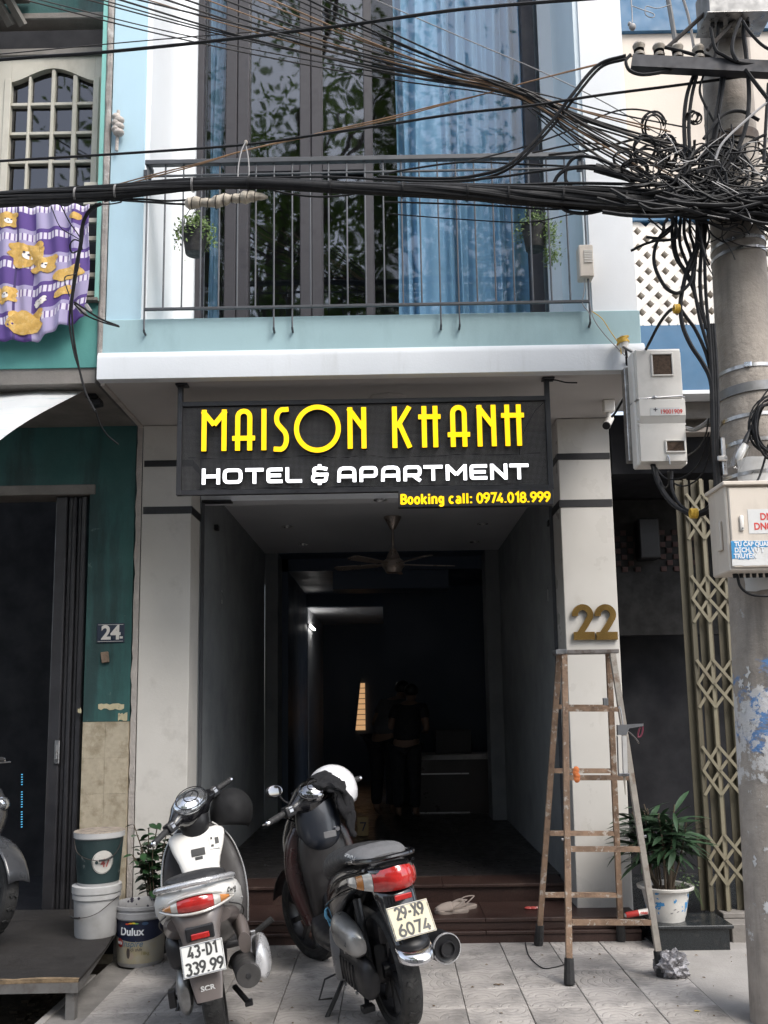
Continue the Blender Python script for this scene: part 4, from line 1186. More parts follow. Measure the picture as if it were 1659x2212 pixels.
# splitter box at the top
sb = thing('splitter_box', 'grey steel splitter box strapped near the top of the utility pole', 'junction box', at(1580, 30, Y=3.95))
pa, pb_ = at(1521, 48, Y=3.93), at(1648, -30, Y=3.93)
B().box((pa.x, 3.87, pa.z), (pb_.x, 4.03, pb_.z), .008).out('box_body', m_collar, sb)
B().box((pa.x - .01, 3.86, pa.z - .006), (pb_.x + .01, 4.03, pa.z - .0005), .002).out('box_flange', m_strap, sb)
for k in range(5):
    B().lathe([(.0, -.022), (.010, -.022), (.010, 0), (.0, 0)], (pa.x + .04 + k * .042, 3.93, pa.z - .0065), 10).out('cable_gland', m_black, sb)
# lower cabinet
cb = thing('telecom_cabinet', 'cream steel telecom cabinet with red lettered label strapped low on the pole', 'cabinet', at(1640, 1235, Y=3.8))
pa, pb_ = at(1577, 1234, Y=3.78), at(1577, 1046, Y=3.78)
cx0, cx1, cz0, cz1 = pa.x, pa.x + .40, pa.z, pb_.z
B().box((cx0, 3.78, cz0), (cx1, 3.985, cz1), .006).out('cabinet_body', m_boxcream, cb)
B().box((cx0 + .012, 3.770, cz0 + .014), (cx1 - .012, 3.7795, cz1 - .018), .004).out('cabinet_door', m_boxcream, cb)
B().box((cx0 - .012, 3.76, cz1 - .008), (cx1 + .012, 3.99, cz1 + .010), .003).out('rain_hood', m_boxcream, cb)
B().box((cx0 - .014, 3.83, cz0 + .10), (cx0 - .0005, 3.88, cz0 + .23), .004).out('hinge_cover', m_boxcream, cb)
p = at(1602, 1130, Y=3.768)
B().box((p.x - .009, 3.760, p.z - .034), (p.x + .009, 3.7695, p.z + .034), .006, seg=2).out('door_latch', m_boxwhite, cb)
B().lathe([(.0, -.003), (.0035, -.003), (.0035, .0)], (p.x, 3.759, p.z - .022), 8, 'z').out('latch_key', m_black, cb)
def label(name, m, x0, z0, x1, z1, y, par, rag=0):
    n_ = 12
    top = [(x0 + (x1 - x0) * k / n_, z1 + random.uniform(-rag, rag)) for k in range(n_ + 1)]
    bt = [(x0 + (x1 - x0) * k / n_, z0 + random.uniform(-rag, rag)) for k in range(n_ + 1)]
    return B().prism(top + bt[::-1], y, y + .0012).out(name, m, par)
def print_(txt, x, z, y, size, m, par, align='LEFT', off=0, xs=1.0, shear=0, name='lettering', rot=0):
    me = text_mesh(txt, size=size, ext=.0003, off=off, xs=xs, align=align, shear=shear)
    return B().mesh(me, Matrix.Translation(V((x, y, z))) @ FACE @ Matrix.Rotation(rot, 4, 'Z')).out(name, m, par, smooth=False, nofix=True)
p0, p1 = at(1618, 1153, Y=3.77), at(1700, 1099, Y=3.77)
lb = label('number_label', m_paper, p0.x, p0.z, p1.x, p1.z, 3.7685, cb)
q = at(1642, 1122, Y=3.768); print_('DN', q.x, q.z - .002, 3.768, .042, m_red, lb, off=.0012, xs=.85)
q = at(1629, 1143, Y=3.768); print_('DN01', q.x, q.z - .002, 3.768, .042, m_red, lb, off=.0012, xs=.85)
p0, p1 = at(1581, 1208, Y=3.77), at(1690, 1168, Y=3.77)
label('old_sticker', m_paper, p0.x, at(1600, 1222, Y=3.77).z, p1.x, p1.z + .003, 3.7688, cb, .002)
lb = label('service_sticker', m_bluest, p0.x, p0.z, at(1628, 1200, Y=3.77).x, p1.z, 3.7675, cb, .004)
label('service_sticker', m_bluest, at(1628, 1200, Y=3.77).x + .0005, at(1600, 1182, Y=3.77).z, p1.x, p1.z, 3.7675, cb, .002)
m_lw = mat('white_print', (.75, .77, .8), .6)
for txt, px, py, s_ in (('TỦ CÁP QUANG', 1587, 1180, .026), ('DỊCH VỤ T', 1587, 1193, .028), ('TRUYỀN', 1586, 1206, .028)):
    q = at(px, py, Y=3.767); print_(txt, q.x, q.z, 3.767, s_, m_lw, lb, off=.0012, xs=.88)
for k in range(6):
    B().lathe([(.0, -.018), (.008, -.018), (.010, 0), (.0, 0)], (cx0 + .05 + k * .028, 3.86, cz0 - .0005), 10).out('cable_gland', m_black, cb)
# clear jar bulb and coil on the pole
jb = thing('jar_lamp', 'unlit bulb in a clear plastic jar hanging against the pole above the cabinet', 'lamp', at(1590, 1000, Y=3.9))
m_jar = glass('clear_plastic', (.93, .93, .93), (1, 1, 1), .10)
a_, c_ = at(1612, 950, Y=3.9), at(1583, 1018, Y=3.88)
d_ = (c_ - a_)
rr_ = [(0, .010), (.12, .014), (.22, .030), (.80, .030), (.92, .024), (1.0, .034)]
B().tube([a_ + d_ * t for t, r in rr_], [r for t, r in rr_], 16, cap=False).out('clear_jar', m_jar, jb)
B().tube([a_ - d_ * .32, a_ - d_ * .1, a_ + d_ * .12], [.009, .013, .013], 12).out('lamp_socket', m_black, jb)
B().tube([a_ + d_ * .12, a_ + d_ * .35, a_ + d_ * .55, a_ + d_ * .66], [.009, .017, .017, .004], 12).out('bulb', m_paper, jb)
B().tube(spline([a_ - d_ * .3, at(1625, 915, Y=3.93), at(1640, 870, Y=3.93), at(1668, 830, Y=3.93)], 5), .004, 6).out('lamp_cord', m_cable, jb)
b = B()
for k in range(12):
    c = at(1672 + random.uniform(-5, 5), 925 + random.uniform(-6, 6), Y=3.90 + random.uniform(-.03, .03)); rx, rz = random.uniform(.07, .11), random.uniform(.11, .15)
    b.tube([c + V((rx * cos(a), .01 * sin(3 * a + k), rz * sin(a))) for a in [2 * pi * j / 26 for j in range(27)]], .004, 6)
b.tube(spline([at(1660, 960, Y=3.9), at(1650, 1000, Y=3.9), at(1640, 1030, Y=3.88), at(1632, 1045, Y=3.85)], 5), .005, 6)
tag(b.out('cable_coil', m_cable), 'coil of spare black cable hung on the pole above the cabinet', 'cable coil')
# steel hook plate on the pole edge
b = B(); p = at(1558, 990, Y=4.04)
b.box((p.x - .010, 4.0, p.z - .09), (p.x + .010, 4.02, p.z + .09), .004); b.box((p.x - .035, 3.99, p.z - .025), (p.x + .012, 3.999, p.z + .0), .004)
tag(b.out('cable_hook', m_strap), 'steel cable hook plate bolted on the left edge of the pole', 'cable hook')

# ------------------------------------------------------------------ meter box at the hotel corner
mb = thing('meter_box', 'white plastic electricity meter box with two small windows at the hotel corner', 'meter box', at(1425, 1003, Y=4.75))
YM = 4.72
a_, c_ = at(1389, 1000, Y=YM), at(1481, 1000, Y=YM)
ztp, zbt = at(1430, 756, Y=YM).z, at(1430, 1001, Y=YM).z
x0, x1 = a_.x - .012, c_.x + .006
hh = ztp - zbt
B().box((x0 - .012, YM + .02, zbt - .004), (x1 + .012, YM + .115, ztp + .004), .008).out('back_shell', m_boxwhite, mb)
prof = [(YM + .0195, zbt + .001), (YM - .012, zbt + .010), (YM - .016, zbt + hh * .34), (YM - .036, zbt + hh * .40), (YM - .036, zbt + hh * .545), (YM + .0195, zbt + hh * .56)]
B().prism(prof, x0, x1, 'yz').out('lower_cover', m_boxwhite, mb, ang=20)
prof = [(YM + .0195, zbt + hh * .562), (YM - .020, zbt + hh * .562), (YM - .020, ztp - .012), (YM - .012, ztp), (YM + .0195, ztp)]
B().prism(prof, x0 + .002, x1 - .006, 'yz').out('upper_cover', m_boxwhite, mb, ang=20)
m_win = glass('scratched_plastic_window', (.75, .71, .68), (1, 1, 1), .10)
m_meter = mat('brown_meter_face', (.30, .25, .22), .6, var=.5, vs=60)
def mwin(px0, py0, px1, py1, y):
    p0, p1 = at(px0, py1, Y=y), at(px1, py0, Y=y); f = .009
    for (xa, za, xb, zb2) in ((p0.x - f, p0.z - f, p1.x + f, p0.z), (p0.x - f, p1.z, p1.x + f, p1.z + f), (p0.x - f, p0.z + .0005, p0.x, p1.z - .0005), (p1.x, p0.z + .0005, p1.x + f, p1.z - .0005)):
        B().box((xa, y - .008, za), (xb, y - .0003, zb2), .002).out('window_rim', m_boxwhite, mb)
    B().box((p0.x, y - .001, p0.z), (p1.x, y - .0002, p1.z)).out('meter_face', m_meter, mb)
    B().box((p0.x + .0005, y - .004, p0.z + .0005), (p1.x - .0005, y - .0025, p1.z - .0005)).out('window_pane', m_win, mb)
mwin(1411, 766, 1449, 810, YM - .020)
mwin(1441, 953, 1477, 975, YM - .0142)
b = B(); zq = zbt + hh * .553
b.tube([(x0 - .012, YM + .10, zq + .01), (x0 - .004, YM - .026, zq), (x1 - .02, YM - .030, zq + .012), (x1 + .008, YM - .01, zq + .01)], .004, 6); b.ell((x0 + .085, YM - .036, zq + .004), (.014, .008, .010))
b.out('tie_strap', m_steel, mb)
q0, q1 = at(1405, 898, Y=YM - .037), at(1468, 880, Y=YM - .037)
lb = label('number_label', m_paper, q0.x, q0.z, q1.x, q1.z, YM - .0378, mb)
print_('19001909', q0.x + .052, q0.z + .010, YM - .0384, .034, m_red, lb, off=.0006, xs=.9)
print_('+', q0.x + .016, q0.z + .018, YM - .0384, .045, m_ink, lb)
b = B(); p = at(1441, 993, Y=YM)
b.tube([(p.x, YM - .018, p.z + .02), (p.x + .004, YM - .022, p.z), (p.x + .008, YM - .014, p.z - .03)], .004, 6); b.out('latch_wire', m_steel, mb)
for dz in (.34, .38):
    for x in (x0 - .0, x1 + .0): B().ell((x, YM + .0, zbt + hh * dz), (.008, .010, .010), nu=10, nv=6).out('hinge_pin', m_boxwhite, mb)
B().box((x0 - .03, YM + .116, zbt + .05), (x0 + .03, YM + .185, ztp - .05), .003).out('mounting_bracket', m_strap, mb)

# ------------------------------------------------------------------ cables
def P(pts, Y, k=7, jit=0.):
    out = []
    n_ = len(pts)
    for i, p in enumerate(pts):
        y = p[2] if len(p) > 2 else (Y[0] + (Y[1] - Y[0]) * i / (n_ - 1) if isinstance(Y, tuple) else Y)
        out.append(at(p[0] + random.uniform(-jit, jit), p[1] + random.uniform(-jit, jit), Y=y))
    return spline(out, k)
def wire(name, pts, Y, r, m, label, group=None, cat='cable', k=7, n=6):
    return tag(B().tube(P(pts, Y, k), r, n).out(name, m), label, cat, group)
# main bundle across the street front
path = [(-160, 447), (0, 432), (120, 424), (250, 415), (345, 405), (430, 398), (520, 396), (620, 399), (730, 405), (830, 409), (950, 413), (1060, 420), (1130, 424), (1230, 428), (1330, 433), (1430, 438), (1500, 444), (1600, 455), (1720, 470)]
base_ = P(path, (4.32, 4.0), 6)
bun = thing('cable_bundle', 'thick black bundle of lashed cables crossing the whole front below the balcony rail', 'cable bundle', base_[60])
nb_ = len(base_)
for s_ in range(27):
    ph = 2 * pi * s_ / 16; ring_ = 0 if s_ < 9 else 1
    pts = []
    for i, p in enumerate(base_):
        t = i / (nb_ - 1)
        R_ = (.026 + .024 * max(0, (t - .45)) / .55 + .007 * sin(t * 9 + 1)) * (1.0 if ring_ else .45)
        a = ph + t * 3.5 * (1 if ring_ else -1.2) + .5 * sin(t * 11 + s_)
        pts.append(p + V((0, cos(a) * R_ * .8, sin(a) * R_)))
    B().tube(pts, random.choice((.0085, .010, .012, .0075)), 7).out('cable_strand', m_cable, bun)
_core = [base_[i] for i in range(nb_)]
B().tube(_core, [.026 + .022 * max(0, (i / (nb_ - 1) - .45)) / .55 for i in range(nb_)], 12).out('cable_core', m_cable, bun)
for t in (.13, .17, .27, .35, .44, .52, .585, .64, .72, .79):
    i = int(t * (nb_ - 1)); d = (base_[i + 1] - base_[i - 1]).normalized()
    R_ = .036 + .022 * max(0, (t - .45)) / .55
    b = B(); 
    for w_ in range(2):
        b.tube([base_[i] + d * (.006 * w_ + .003 * sin(a)) + V((0, cos(a) * R_, sin(a) * R_)) for a in [2 * pi * j / 18 for j in range(19)]], .0022, 5)
    b.out('lashing_wire', m_wirelt if t < .3 else m_cable, bun)
# loose cables just over and under the bundle
G1 = 'loose cables running along the thick bundle'
loose = [
    ([(820, 382), (930, 386), (1020, 381), (1105, 352), (1192, 262), (1232, 210), (1290, 142), (1352, 120)], .0085, (4.25, 4.0)),
    ([(815, 388), (930, 391), (1030, 388), (1112, 356), (1198, 268), (1238, 216), (1296, 147), (1350, 128)], .007, (4.28, 4.0)),
    ([(830, 376), (905, 362), (1010, 350), (1130, 355), (1230, 360), (1330, 372), (1450, 388)], .005, (4.3, 4.05)),
    ([(560, 385), (700, 382), (830, 388), (960, 392), (1080, 382), (1180, 368), (1290, 358), (1390, 380)], .006, (4.3, 4.05)),
    ([(840, 400), (960, 398), (1100, 400), (1230, 396), (1360, 398), (1480, 402)], .0075, (4.2, 4.0)),
    ([(880, 404), (1010, 401), (1150, 404), (1290, 404), (1420, 412)], .007, (4.22, 4.0)),
    ([(250, 432), (330, 437), (395, 441), (450, 438), (520, 430)], .0055, (4.27, 4.25)),
    ([(240, 434), (300, 430), (360, 434), (430, 430)], .005, (4.3, 4.25)),
    ([(205, 440), (235, 441), (262, 436), (250, 430), (225, 436)], .0035, (4.27, 4.27)),
    ([(560, 402), (620, 418), (700, 425), (780, 415), (830, 383)], .005, (4.25, 4.25)),
    ([(830, 436), (960, 440), (1090, 446), (1180, 452), (1260, 450), (1380, 452)], .0045, (4.25, 4.05)),
    ([(840, 462), (1000, 474), (1140, 480), (1230, 464), (1300, 456), (1490, 468)], .003, (4.25, 4.05)),
    ([(1205, 440), (1225, 456), (1265, 461), (1310, 452), (1350, 444)], .0085, (4.1, 4.1)),
    ([(1195, 400), (1205, 380), (1225, 366), (1260, 362), (1300, 368), (1360, 384), (1420, 400)], .0095, (4.1, 4.0)),
    ([(1240, 408), (1222, 388), (1228, 354), (1250, 338), (1290, 342), (1330, 360)], .008, (4.1, 4.0)),
]
LL = ['black cable rising from bundle to the crossarm tip, upper of a pair', 'black cable rising from bundle to the crossarm tip, lower of a pair', 'thin dark cable arching over the balcony rail in front of the blue curtain',
      'loose black cable lying along the balcony rail above the bundle', 'straight black cable just above the bundle, the upper of two', 'straight black cable just above the bundle, the lower of two', 'black cable slack under the bundle beside the taped splice',
      'short black cable under the bundle left of the taped splice', 'tiny wire loop under the bundle above the blanket', 'black cable dipping under the bundle right of the taped splice', 'thin black cable hugging the underside of the bundle', 'very thin black cable sagging well below the bundle',
      'thick black cable dipping in a bow below the bundle near the pole', 'thick black cable arching above the bundle near the pole, longer arch', 'thick black cable hooked above the bundle near the pole, tighter hook']
for (pts, r_, Y), lab in zip(loose, LL):
    wire('loose_cable', pts, Y, r_, m_cable, lab, G1)
wire('splice_cable', [(1285, 362), (1320, 372), (1350, 380), (1374, 388)], 4.08, .022, m_cable, 'stubby thick black cable joint on the bundle left of the pole', None, n=12)
# single wires rising to the right
wire('overhead_cable', [(-60, 134), (0, 129), (105, 121), (210, 114), (430, 92), (640, 67), (760, 53), (830, 43), (980, 22), (1130, 8), (1290, -4), (1400, -14)], (4.4, 4.1), .0085, m_cable, 'heavy single black cable rising across the top of the window', None)
wire('overhead_wire', [(-60, 122), (0, 117), (210, 97), (430, 78), (640, 62), (760, 52)], (4.5, 4.4), .003, m_wire, 'thin dark wire just above the heavy cable at upper left', None, 'wire')
wire('overhead_cable', [(-60, 352), (0, 348), (260, 332), (525, 313), (680, 292), (830, 270), (985, 246), (1140, 229), (1300, 205), (1480, 182), (1700, 152)], (4.45, 3.95), .0065, m_cable, 'single dark cable crossing below mid window from left edge to the crossarm', None)
for d in (0, 5):
    wire('overhead_wire', [(255, 403 - d), (340, 380 - d), (425, 357 - d * .6), (530, 325), (680, 290 + d * .5), (830, 256 + d), (940, 228 + d * .6), (1050, 202), (1160, 172), (1270, 145 - d * .3), (1380, 118)], (4.45, 4.1), .0034, m_wireor, 'tan sunlit wire slanting up across the window to the crossarm', 'pair of tan slanting wires', 'wire')
wire('overhead_wire', [(700, -50), (830, 8), (1000, 82), (1170, 155), (1300, 218), (1410, 282), (1480, 318)], (4.35, 4.1), .0026, m_wirelt, 'thin pale wire falling from top centre to the pole tangle', None, 'wire')
wire('overhead_wire', [(1000, 352), (1130, 318), (1230, 282), (1330, 240), (1400, 240), (1440, 262)], (4.3, 4.05), .0042, m_wire, 'dark wire arching from the balcony rail up to the pole tangle', None, 'wire')
# fan of wires from the upper left, gathered before the pole
K1 = (1122, 200)
starts = [(30, -6), (62, -6), (175, -4), (205, -4), (240, -6), (300, -6), (345, -5), (385, -6), (430, -6), (468, -6), (505, -6), (540, -6), (575, -6), (600, -6), (628, -6), (655, -6), (690, -6), (180, -30)]
mats_ = [m_wire, m_wire, m_wire, m_wire, m_wire, m_wireor, m_wire, m_wire, m_wireor, m_wire, m_wire, m_wireor, m_wireor, m_wire, m_wire, m_cable, m_cable, m_wire]
GF = 'fan of thin overhead wires gathered before the pole'
for k, (sx, sy) in enumerate(starts):
    t = k / len(starts)
    ex, ey = 1395 + random.uniform(-20, 110), 268 + random.uniform(0, 130)
    kx, ky = K1[0] + random.uniform(-22, 22), K1[1] + random.uniform(-9, 9) + (k - 9) * -.5
    sag = 4 + 16 * (1 - t)
    pts = [(sx + (sx - kx) * .1, sy + (sy - ky) * .1), (sx, sy)]
    for q in (.25, .5, .75): pts.append((sx + (kx - sx) * q, sy + (ky - sy) * q + sag * 4 * q * (1 - q)))
    pts += [(kx, ky), (kx + (ex - kx) * .5, ky + (ey - ky) * .5 + random.uniform(-4, 10)), (ex, ey)]
    Y0 = 4.6 - .35 * t
    wire('overhead_wire', pts, (Y0, 4.05), random.choice((.0028, .0034, .0042, .005)) if m_ is None else random.choice((.003, .0036, .0044, .0052)), mats_[k], ('tan sunlit wire' if mats_[k] is m_wireor else 'black cable' if mats_[k] is m_cable else 'thin dark wire') + ' in the fan running from upper left to the pole tangle', GF, 'wire') if (m_ := mats_[k]) else None
b = B()
for k in range(4):
    p = at(1112 + k * 9, 196 + k * 4.6, Y=4.17)
    b.tube([p + V((.004 * sin(a), cos(a) * .028, sin(a) * .026)) for a in [2 * pi * j / 14 for j in range(15)]], .0022, 5)
tag(b.out('binding_wire', m_wire), 'dark wire binding where the fan of overhead wires is gathered', 'wire binding')
GW = 'short slack wires between window edge and pole'
for pts in ([(1150, 235), (1250, 300), (1330, 345), (1420, 395)], [(1160, 245), (1260, 318), (1345, 368), (1400, 400)], [(1130, 222), (1240, 262), (1350, 296), (1450, 330)], [(1170, 240), (1290, 268), (1390, 300), (1500, 345)], [(1140, 235), (1230, 310), (1290, 345), (1360, 390)], [(1180, 262), (1280, 330), (1380, 380)], [(1185, 335), (1290, 322), (1380, 300), (1450, 310)], [(1150, 330), (1260, 310), (1360, 322), (1430, 350)]):
    wire('slack_wire', pts, (4.2, 4.0), random.choice((.003, .0045, .006)), random.choice((m_wire, m_cable)), 'slack dark wire sagging into the tangle beside the pole', GW, 'wire')
# the tangle
rnd = random.Random(5)
b = B()
def loop(cx, cy, rx, ry, Y, r, ph=0, span=1.0):
    pts = []
    tl = rnd.uniform(-.5, .5)
    for j in range(27):
        a = ph + 2 * pi * span * j / 26
        q = at(cx + rx * cos(a), cy + ry * sin(a), Y=Y + .06 * sin(a + tl) + .02 * sin(3 * a))
        pts.append(q)
    b.tube(pts, r, 5)
for cx, cy, rx, ry in ((1412, 272, 24, 30), (1395, 322, 26, 26), (1400, 350, 34, 30), (1372, 368, 26, 20), (1440, 330, 22, 34), (1470, 340, 30, 24), (1350, 345, 22, 18), (1500, 256, 12, 12), (1520, 390, 60, 26), (1600, 400, 60, 30), (1480, 400, 40, 24), (1560, 360, 46, 34), (1430, 400, 30, 22), (1500, 440, 50, 26), (1625, 350, 36, 40), (1585, 450, 50, 30)):
    for _ in range(4):
        loop(cx + rnd.uniform(-5, 5), cy + rnd.uniform(-5, 5), rx * rnd.uniform(.8, 1.15), ry * rnd.uniform(.8, 1.15), rnd.uniform(3.98, 4.3), rnd.choice((.003, .004, .0055)), rnd.uniform(0, 6), rnd.uniform(.8, 1.1))
for k in range(230):
    cx = rnd.gauss(1545, 85); cy = rnd.gauss(405, 38) + (1540 - cx) * .12 * -1
    if cx < 1330: continue
    n_ = rnd.randint(3, 6); ang = rnd.gauss(.12, .55)
    pts = []
    x, y = cx, cy; Y = rnd.uniform(3.84, 4.0) if rnd.random() < .55 else rnd.uniform(4.05, 4.3)
    for j in range(n_):
        pts.append((x, y, Y)); x += rnd.uniform(18, 55) * cos(ang); y += rnd.uniform(18, 50) * sin(ang); ang += rnd.gauss(0, .6); Y += rnd.uniform(-.03, .03)
    b.tube(P(pts, 0, 6), rnd.choice((.0025, .003, .004, .0055, .007)), 5)
for k in range(60):
    x = rnd.uniform(1390, 1700); y = rnd.gauss(438, 24)
    Y = rnd.uniform(3.80, 3.98)
    ln = rnd.uniform(80, 220); sl_ = rnd.uniform(-.1, .2)
    b.tube(P([(x - ln / 2, y - sl_ * ln / 2, Y), (x - ln * .2, y + rnd.uniform(-6, 14), Y - .02), (x + ln * .2, y + rnd.uniform(-6, 14), Y - .02), (x + ln / 2, y + sl_ * ln / 2 + rnd.uniform(-8, 8), Y)], 0, 8), rnd.choice((.005, .007, .009)), 6)
for k in range(26):   # short frayed ends
    x, y = rnd.uniform(1420, 1655), rnd.uniform(330, 500); Y = rnd.uniform(3.84, 4.0); a = rnd.uniform(0, 6.3)
    b.tube(P([(x, y, Y), (x + 14 * cos(a), y + 14 * sin(a), Y), (x + 26 * cos(a + .3), y + 26 * sin(a + .3), Y)], 0, 4), .0028, 5)
tg = b.out('cable_tangle', m_cable)
tag(tg, 'dense black tangle of looped and cut cables wrapped about the pole', 'cable tangle', None, 'stuff')
b = B()
for k in range(26):
    x, y = rnd.uniform(1400, 1650), rnd.gauss(375, 45); Y = rnd.uniform(3.82, 3.96); a = rnd.gauss(.2, .5)
    l_ = rnd.uniform(30, 90)
    b.tube(P([(x, y, Y), (x + l_ * .5 * cos(a), y + l_ * .5 * sin(a) + 5, Y), (x + l_ * cos(a + .2), y + l_ * sin(a + .2), Y)], 0, 5), .0026, 5)
b.tube(P([(1700, 205, 3.9), (1660, 220, 3.9), (1600, 270, 3.88), (1560, 310, 3.86), (1545, 345, 3.86)], 0, 6), .006, 6)
tag(b.out('wire_tangle', m_wirelt), 'pale grey wire ends scattered through the dark cable tangle', 'wire tangle', None, 'stuff')
# drops from the crossarm and down the pole
GP = 'black cables running down the left side of the pole'
for pts, r_, Y in (
    ([(1500, 158), (1484, 205), (1478, 260), (1480, 330), (1482, 420)], .010, 4.0), ([(1506, 160), (1494, 210), (1488, 270), (1490, 340), (1486, 430)], .009, 3.99),
    ([(1520, 160), (1512, 200), (1536, 250), (1556, 285)], .006, 3.97), ([(1560, 160), (1552, 220), (1545, 260), (1540, 310), (1525, 400)], .010, 3.97), ([(1566, 160), (1556, 230), (1549, 280), (1530, 380)], .008, 3.96),
    ([(1535, 60), (1545, 105), (1560, 118), (1600, 136), (1660, 140)], .008, 3.9), ([(1600, 40), (1585, 80), (1582, 110), (1592, 132)], .009, 3.86), ([(1604, 45), (1620, 70), (1650, 100), (1690, 118)], .007, 3.86),
    ([(1620, 20), (1606, 60), (1612, 120), (1618, 200), (1612, 270), (1590, 330), (1560, 375)], .010, 3.93), ([(1552, 50), (1548, 100), (1540, 150)], .008, 3.93), ([(1610, 150), (1640, 190), (1680, 240)], .009, 3.9), ([(1660, 180), (1655, 260), (1650, 350)], .008, 3.9),
    ([(1520, 300), (1560, 250), (1600, 240), (1640, 260)], .008, 3.94), ([(1440, 420), (1500, 330), (1560, 300), (1600, 310)], .007, 3.95)):
    wire('riser_cable', pts, Y, r_, m_cable, 'short black cable drop on the upper pole around the crossarm', 'cable drops around the crossarm')
for pts, r_ in (([(1740, -40), (1460, -25), (1490, 40), (1440, 88), (1432, 108)], 0),):
    pass
wire('stay_cable', [(1345, -60, 3.9), (1560, -8, 3.9), (1500, 50, 3.95), (1440, 104, 3.98)][1:], 3.95, .010, m_wire, 'thick grey cable from the upper box down to the second insulator', None)
wire('stay_cable', [(1628, -8), (1590, 40), (1540, 95), (1528, 108)], 3.92, .010, m_wire, 'thick grey cable from the upper box down to the rightmost insulator', None)
wire('jumper_cable', [(1436, 102), (1470, 110), (1500, 118), (1530, 122), (1560, 142)], 3.94, .008, m_cable, 'short black jumper linking the insulators along the crossarm', None)
wire('jumper_cable', [(1362, 118), (1352, 132), (1360, 152), (1385, 161), (1420, 158), (1450, 150)], 3.96, .008, m_cable, 'black cable looped under the left end of the crossarm', None)
for x_ in (1440, 1462):
    wire('steel_conduit', [(x_, -20), (x_ + 14, 60), (x_ + 20, 100)] if x_ == 1440 else [(x_ + 8, -20), (x_ + 26, 40), (x_ + 38, 110)], 4.15, .012 if x_ == 1440 else .007, m_collar if x_ == 1440 else m_wirelt, 'grey steel conduit beside the crossarm' if x_ == 1440 else 'pale thin conduit beside the crossarm', None, 'conduit')
for pts, r_ in (
    ([(1453, 455), (1452, 518), (1460, 557), (1478, 585), (1492, 612)], .0075), ([(1462, 455), (1458, 525), (1468, 565), (1486, 592), (1496, 620)], .007), ([(1472, 452), (1468, 520), (1480, 560), (1492, 585)], .0075),
    ([(1480, 450), (1478, 505), (1492, 550), (1498, 590)], .008), ([(1492, 452), (1490, 500), (1498, 530), (1503, 570)], .007), ([(1505, 450), (1506, 500), (1502, 560), (1498, 610)], .009), ([(1514, 455), (1512, 510), (1500, 560), (1485, 590)], .010),
    ([(1519, 470), (1508, 523), (1485, 580), (1472, 638), (1469, 668)], .0105), ([(1522, 470), (1516, 530), (1512, 600), (1516, 660), (1526, 710)], .009), ([(1525, 480), (1522, 540), (1524, 620), (1530, 700), (1538, 770)], .008), ([(1490, 605), (1502, 640), (1512, 690), (1528, 745), (1540, 790)], .008), ([(1497, 600), (1505, 650), (1524, 700), (1534, 730)], .007)):
    wire('drop_cable', pts, 4.02, r_, m_cable, 'black cable hanging below the tangle in front of the white lattice', 'black cables hanging below the tangle')
wire('drop_cable', [(1451, 489), (1425, 512), (1413, 546), (1416, 580), (1435, 617), (1457, 633), (1474, 628), (1492, 608), (1498, 580)], 4.0, .0085, m_cable, 'wide black cable loop in front of the white lattice', None)
wire('drop_cable', [(1467, 666), (1447, 671), (1425, 698), (1404, 738), (1394, 757)], (4.02, 4.75), .0085, m_cable, 'black cable bending left from the yellow tie to the meter box', None)
wire('drop_cable', [(1469, 664), (1475, 705), (1492, 745), (1515, 780), (1532, 812), (1540, 850)], 4.02, .010, m_cable, 'black cable slanting right from the yellow tie to the pole', None)
wire('drop_cable', [(1470, 668), (1486, 690), (1502, 712), (1524, 760), (1538, 815)], 4.03, .008, m_cable, 'second black cable slanting from the yellow tie behind the first', None)
for dx, r_ in ((0, .011), (6, .009), (11, .010)):
    wire('riser_cable', [(1530 + dx, 700), (1536 + dx, 790), (1539 + dx, 880), (1541 + dx * .8, 960), (1546 + dx * .6, 1040), (1548 + dx * .6, 1075)], 4.02, r_, m_cable, 'thick black cable strapped down the left edge of the pole', GP)
def tie(px, py, Y, m, lab, r=.018, n=4, w=.007):
    b = B(); p = at(px, py, Y=Y)
    for k in range(n): b.tube([p + V((w * (k - n / 2), cos(a) * r, sin(a) * r * 1.1)) for a in [2 * pi * j / 14 for j in range(15)]], .003, 5)
    return tag(b.out('yellow_tie', m), lab, 'cable tie')
tie(1463, 667, 4.02, m_yelwire, 'yellow wire tie on the black cables in front of the lattice')
tie(1500, 1109, 4.15, m_yelwire, 'yellow wire tie on the cable loop below the meter box', .02, 5)
for pts, r_, Y in (
    ([(1408, 1002), (1422, 1046), (1449, 1086), (1486, 1109), (1502, 1111), (1534, 1099), (1550, 1067), (1552, 1030)], .0105, (4.75, 4.05)),
    ([(1412, 1002), (1428, 1050), (1455, 1088), (1488, 1112), (1504, 1114), (1538, 1101), (1553, 1070), (1556, 1030)], .010, (4.75, 4.05)),
    ([(1451, 1019), (1451, 1054), (1465, 1086), (1490, 1106), (1506, 1108), (1532, 1093), (1546, 1060), (1549, 1020)], .009, (4.75, 4.05))):
    wire('loop_cable', pts, Y, r_, m_cable, 'thick black cable looping from the meter box bottom to the pole', 'thick cable loop under the meter box')
for pts in ([(1412, 1003), (1438, 1033), (1478, 1030), (1513, 996), (1531, 934)], [(1446, 1040), (1478, 1050), (1512, 1030), (1530, 990), (1536, 940)], [(1486, 984), (1508, 968), (1524, 940), (1531, 905)], [(1424, 1030), (1434, 1052), (1444, 1046), (1444, 1018)]):
    wire('thin_cable', pts, (4.75, 4.06), .0042, m_cable, 'thin black cable arcing between the meter box and the pole', 'thin cables by the meter box')
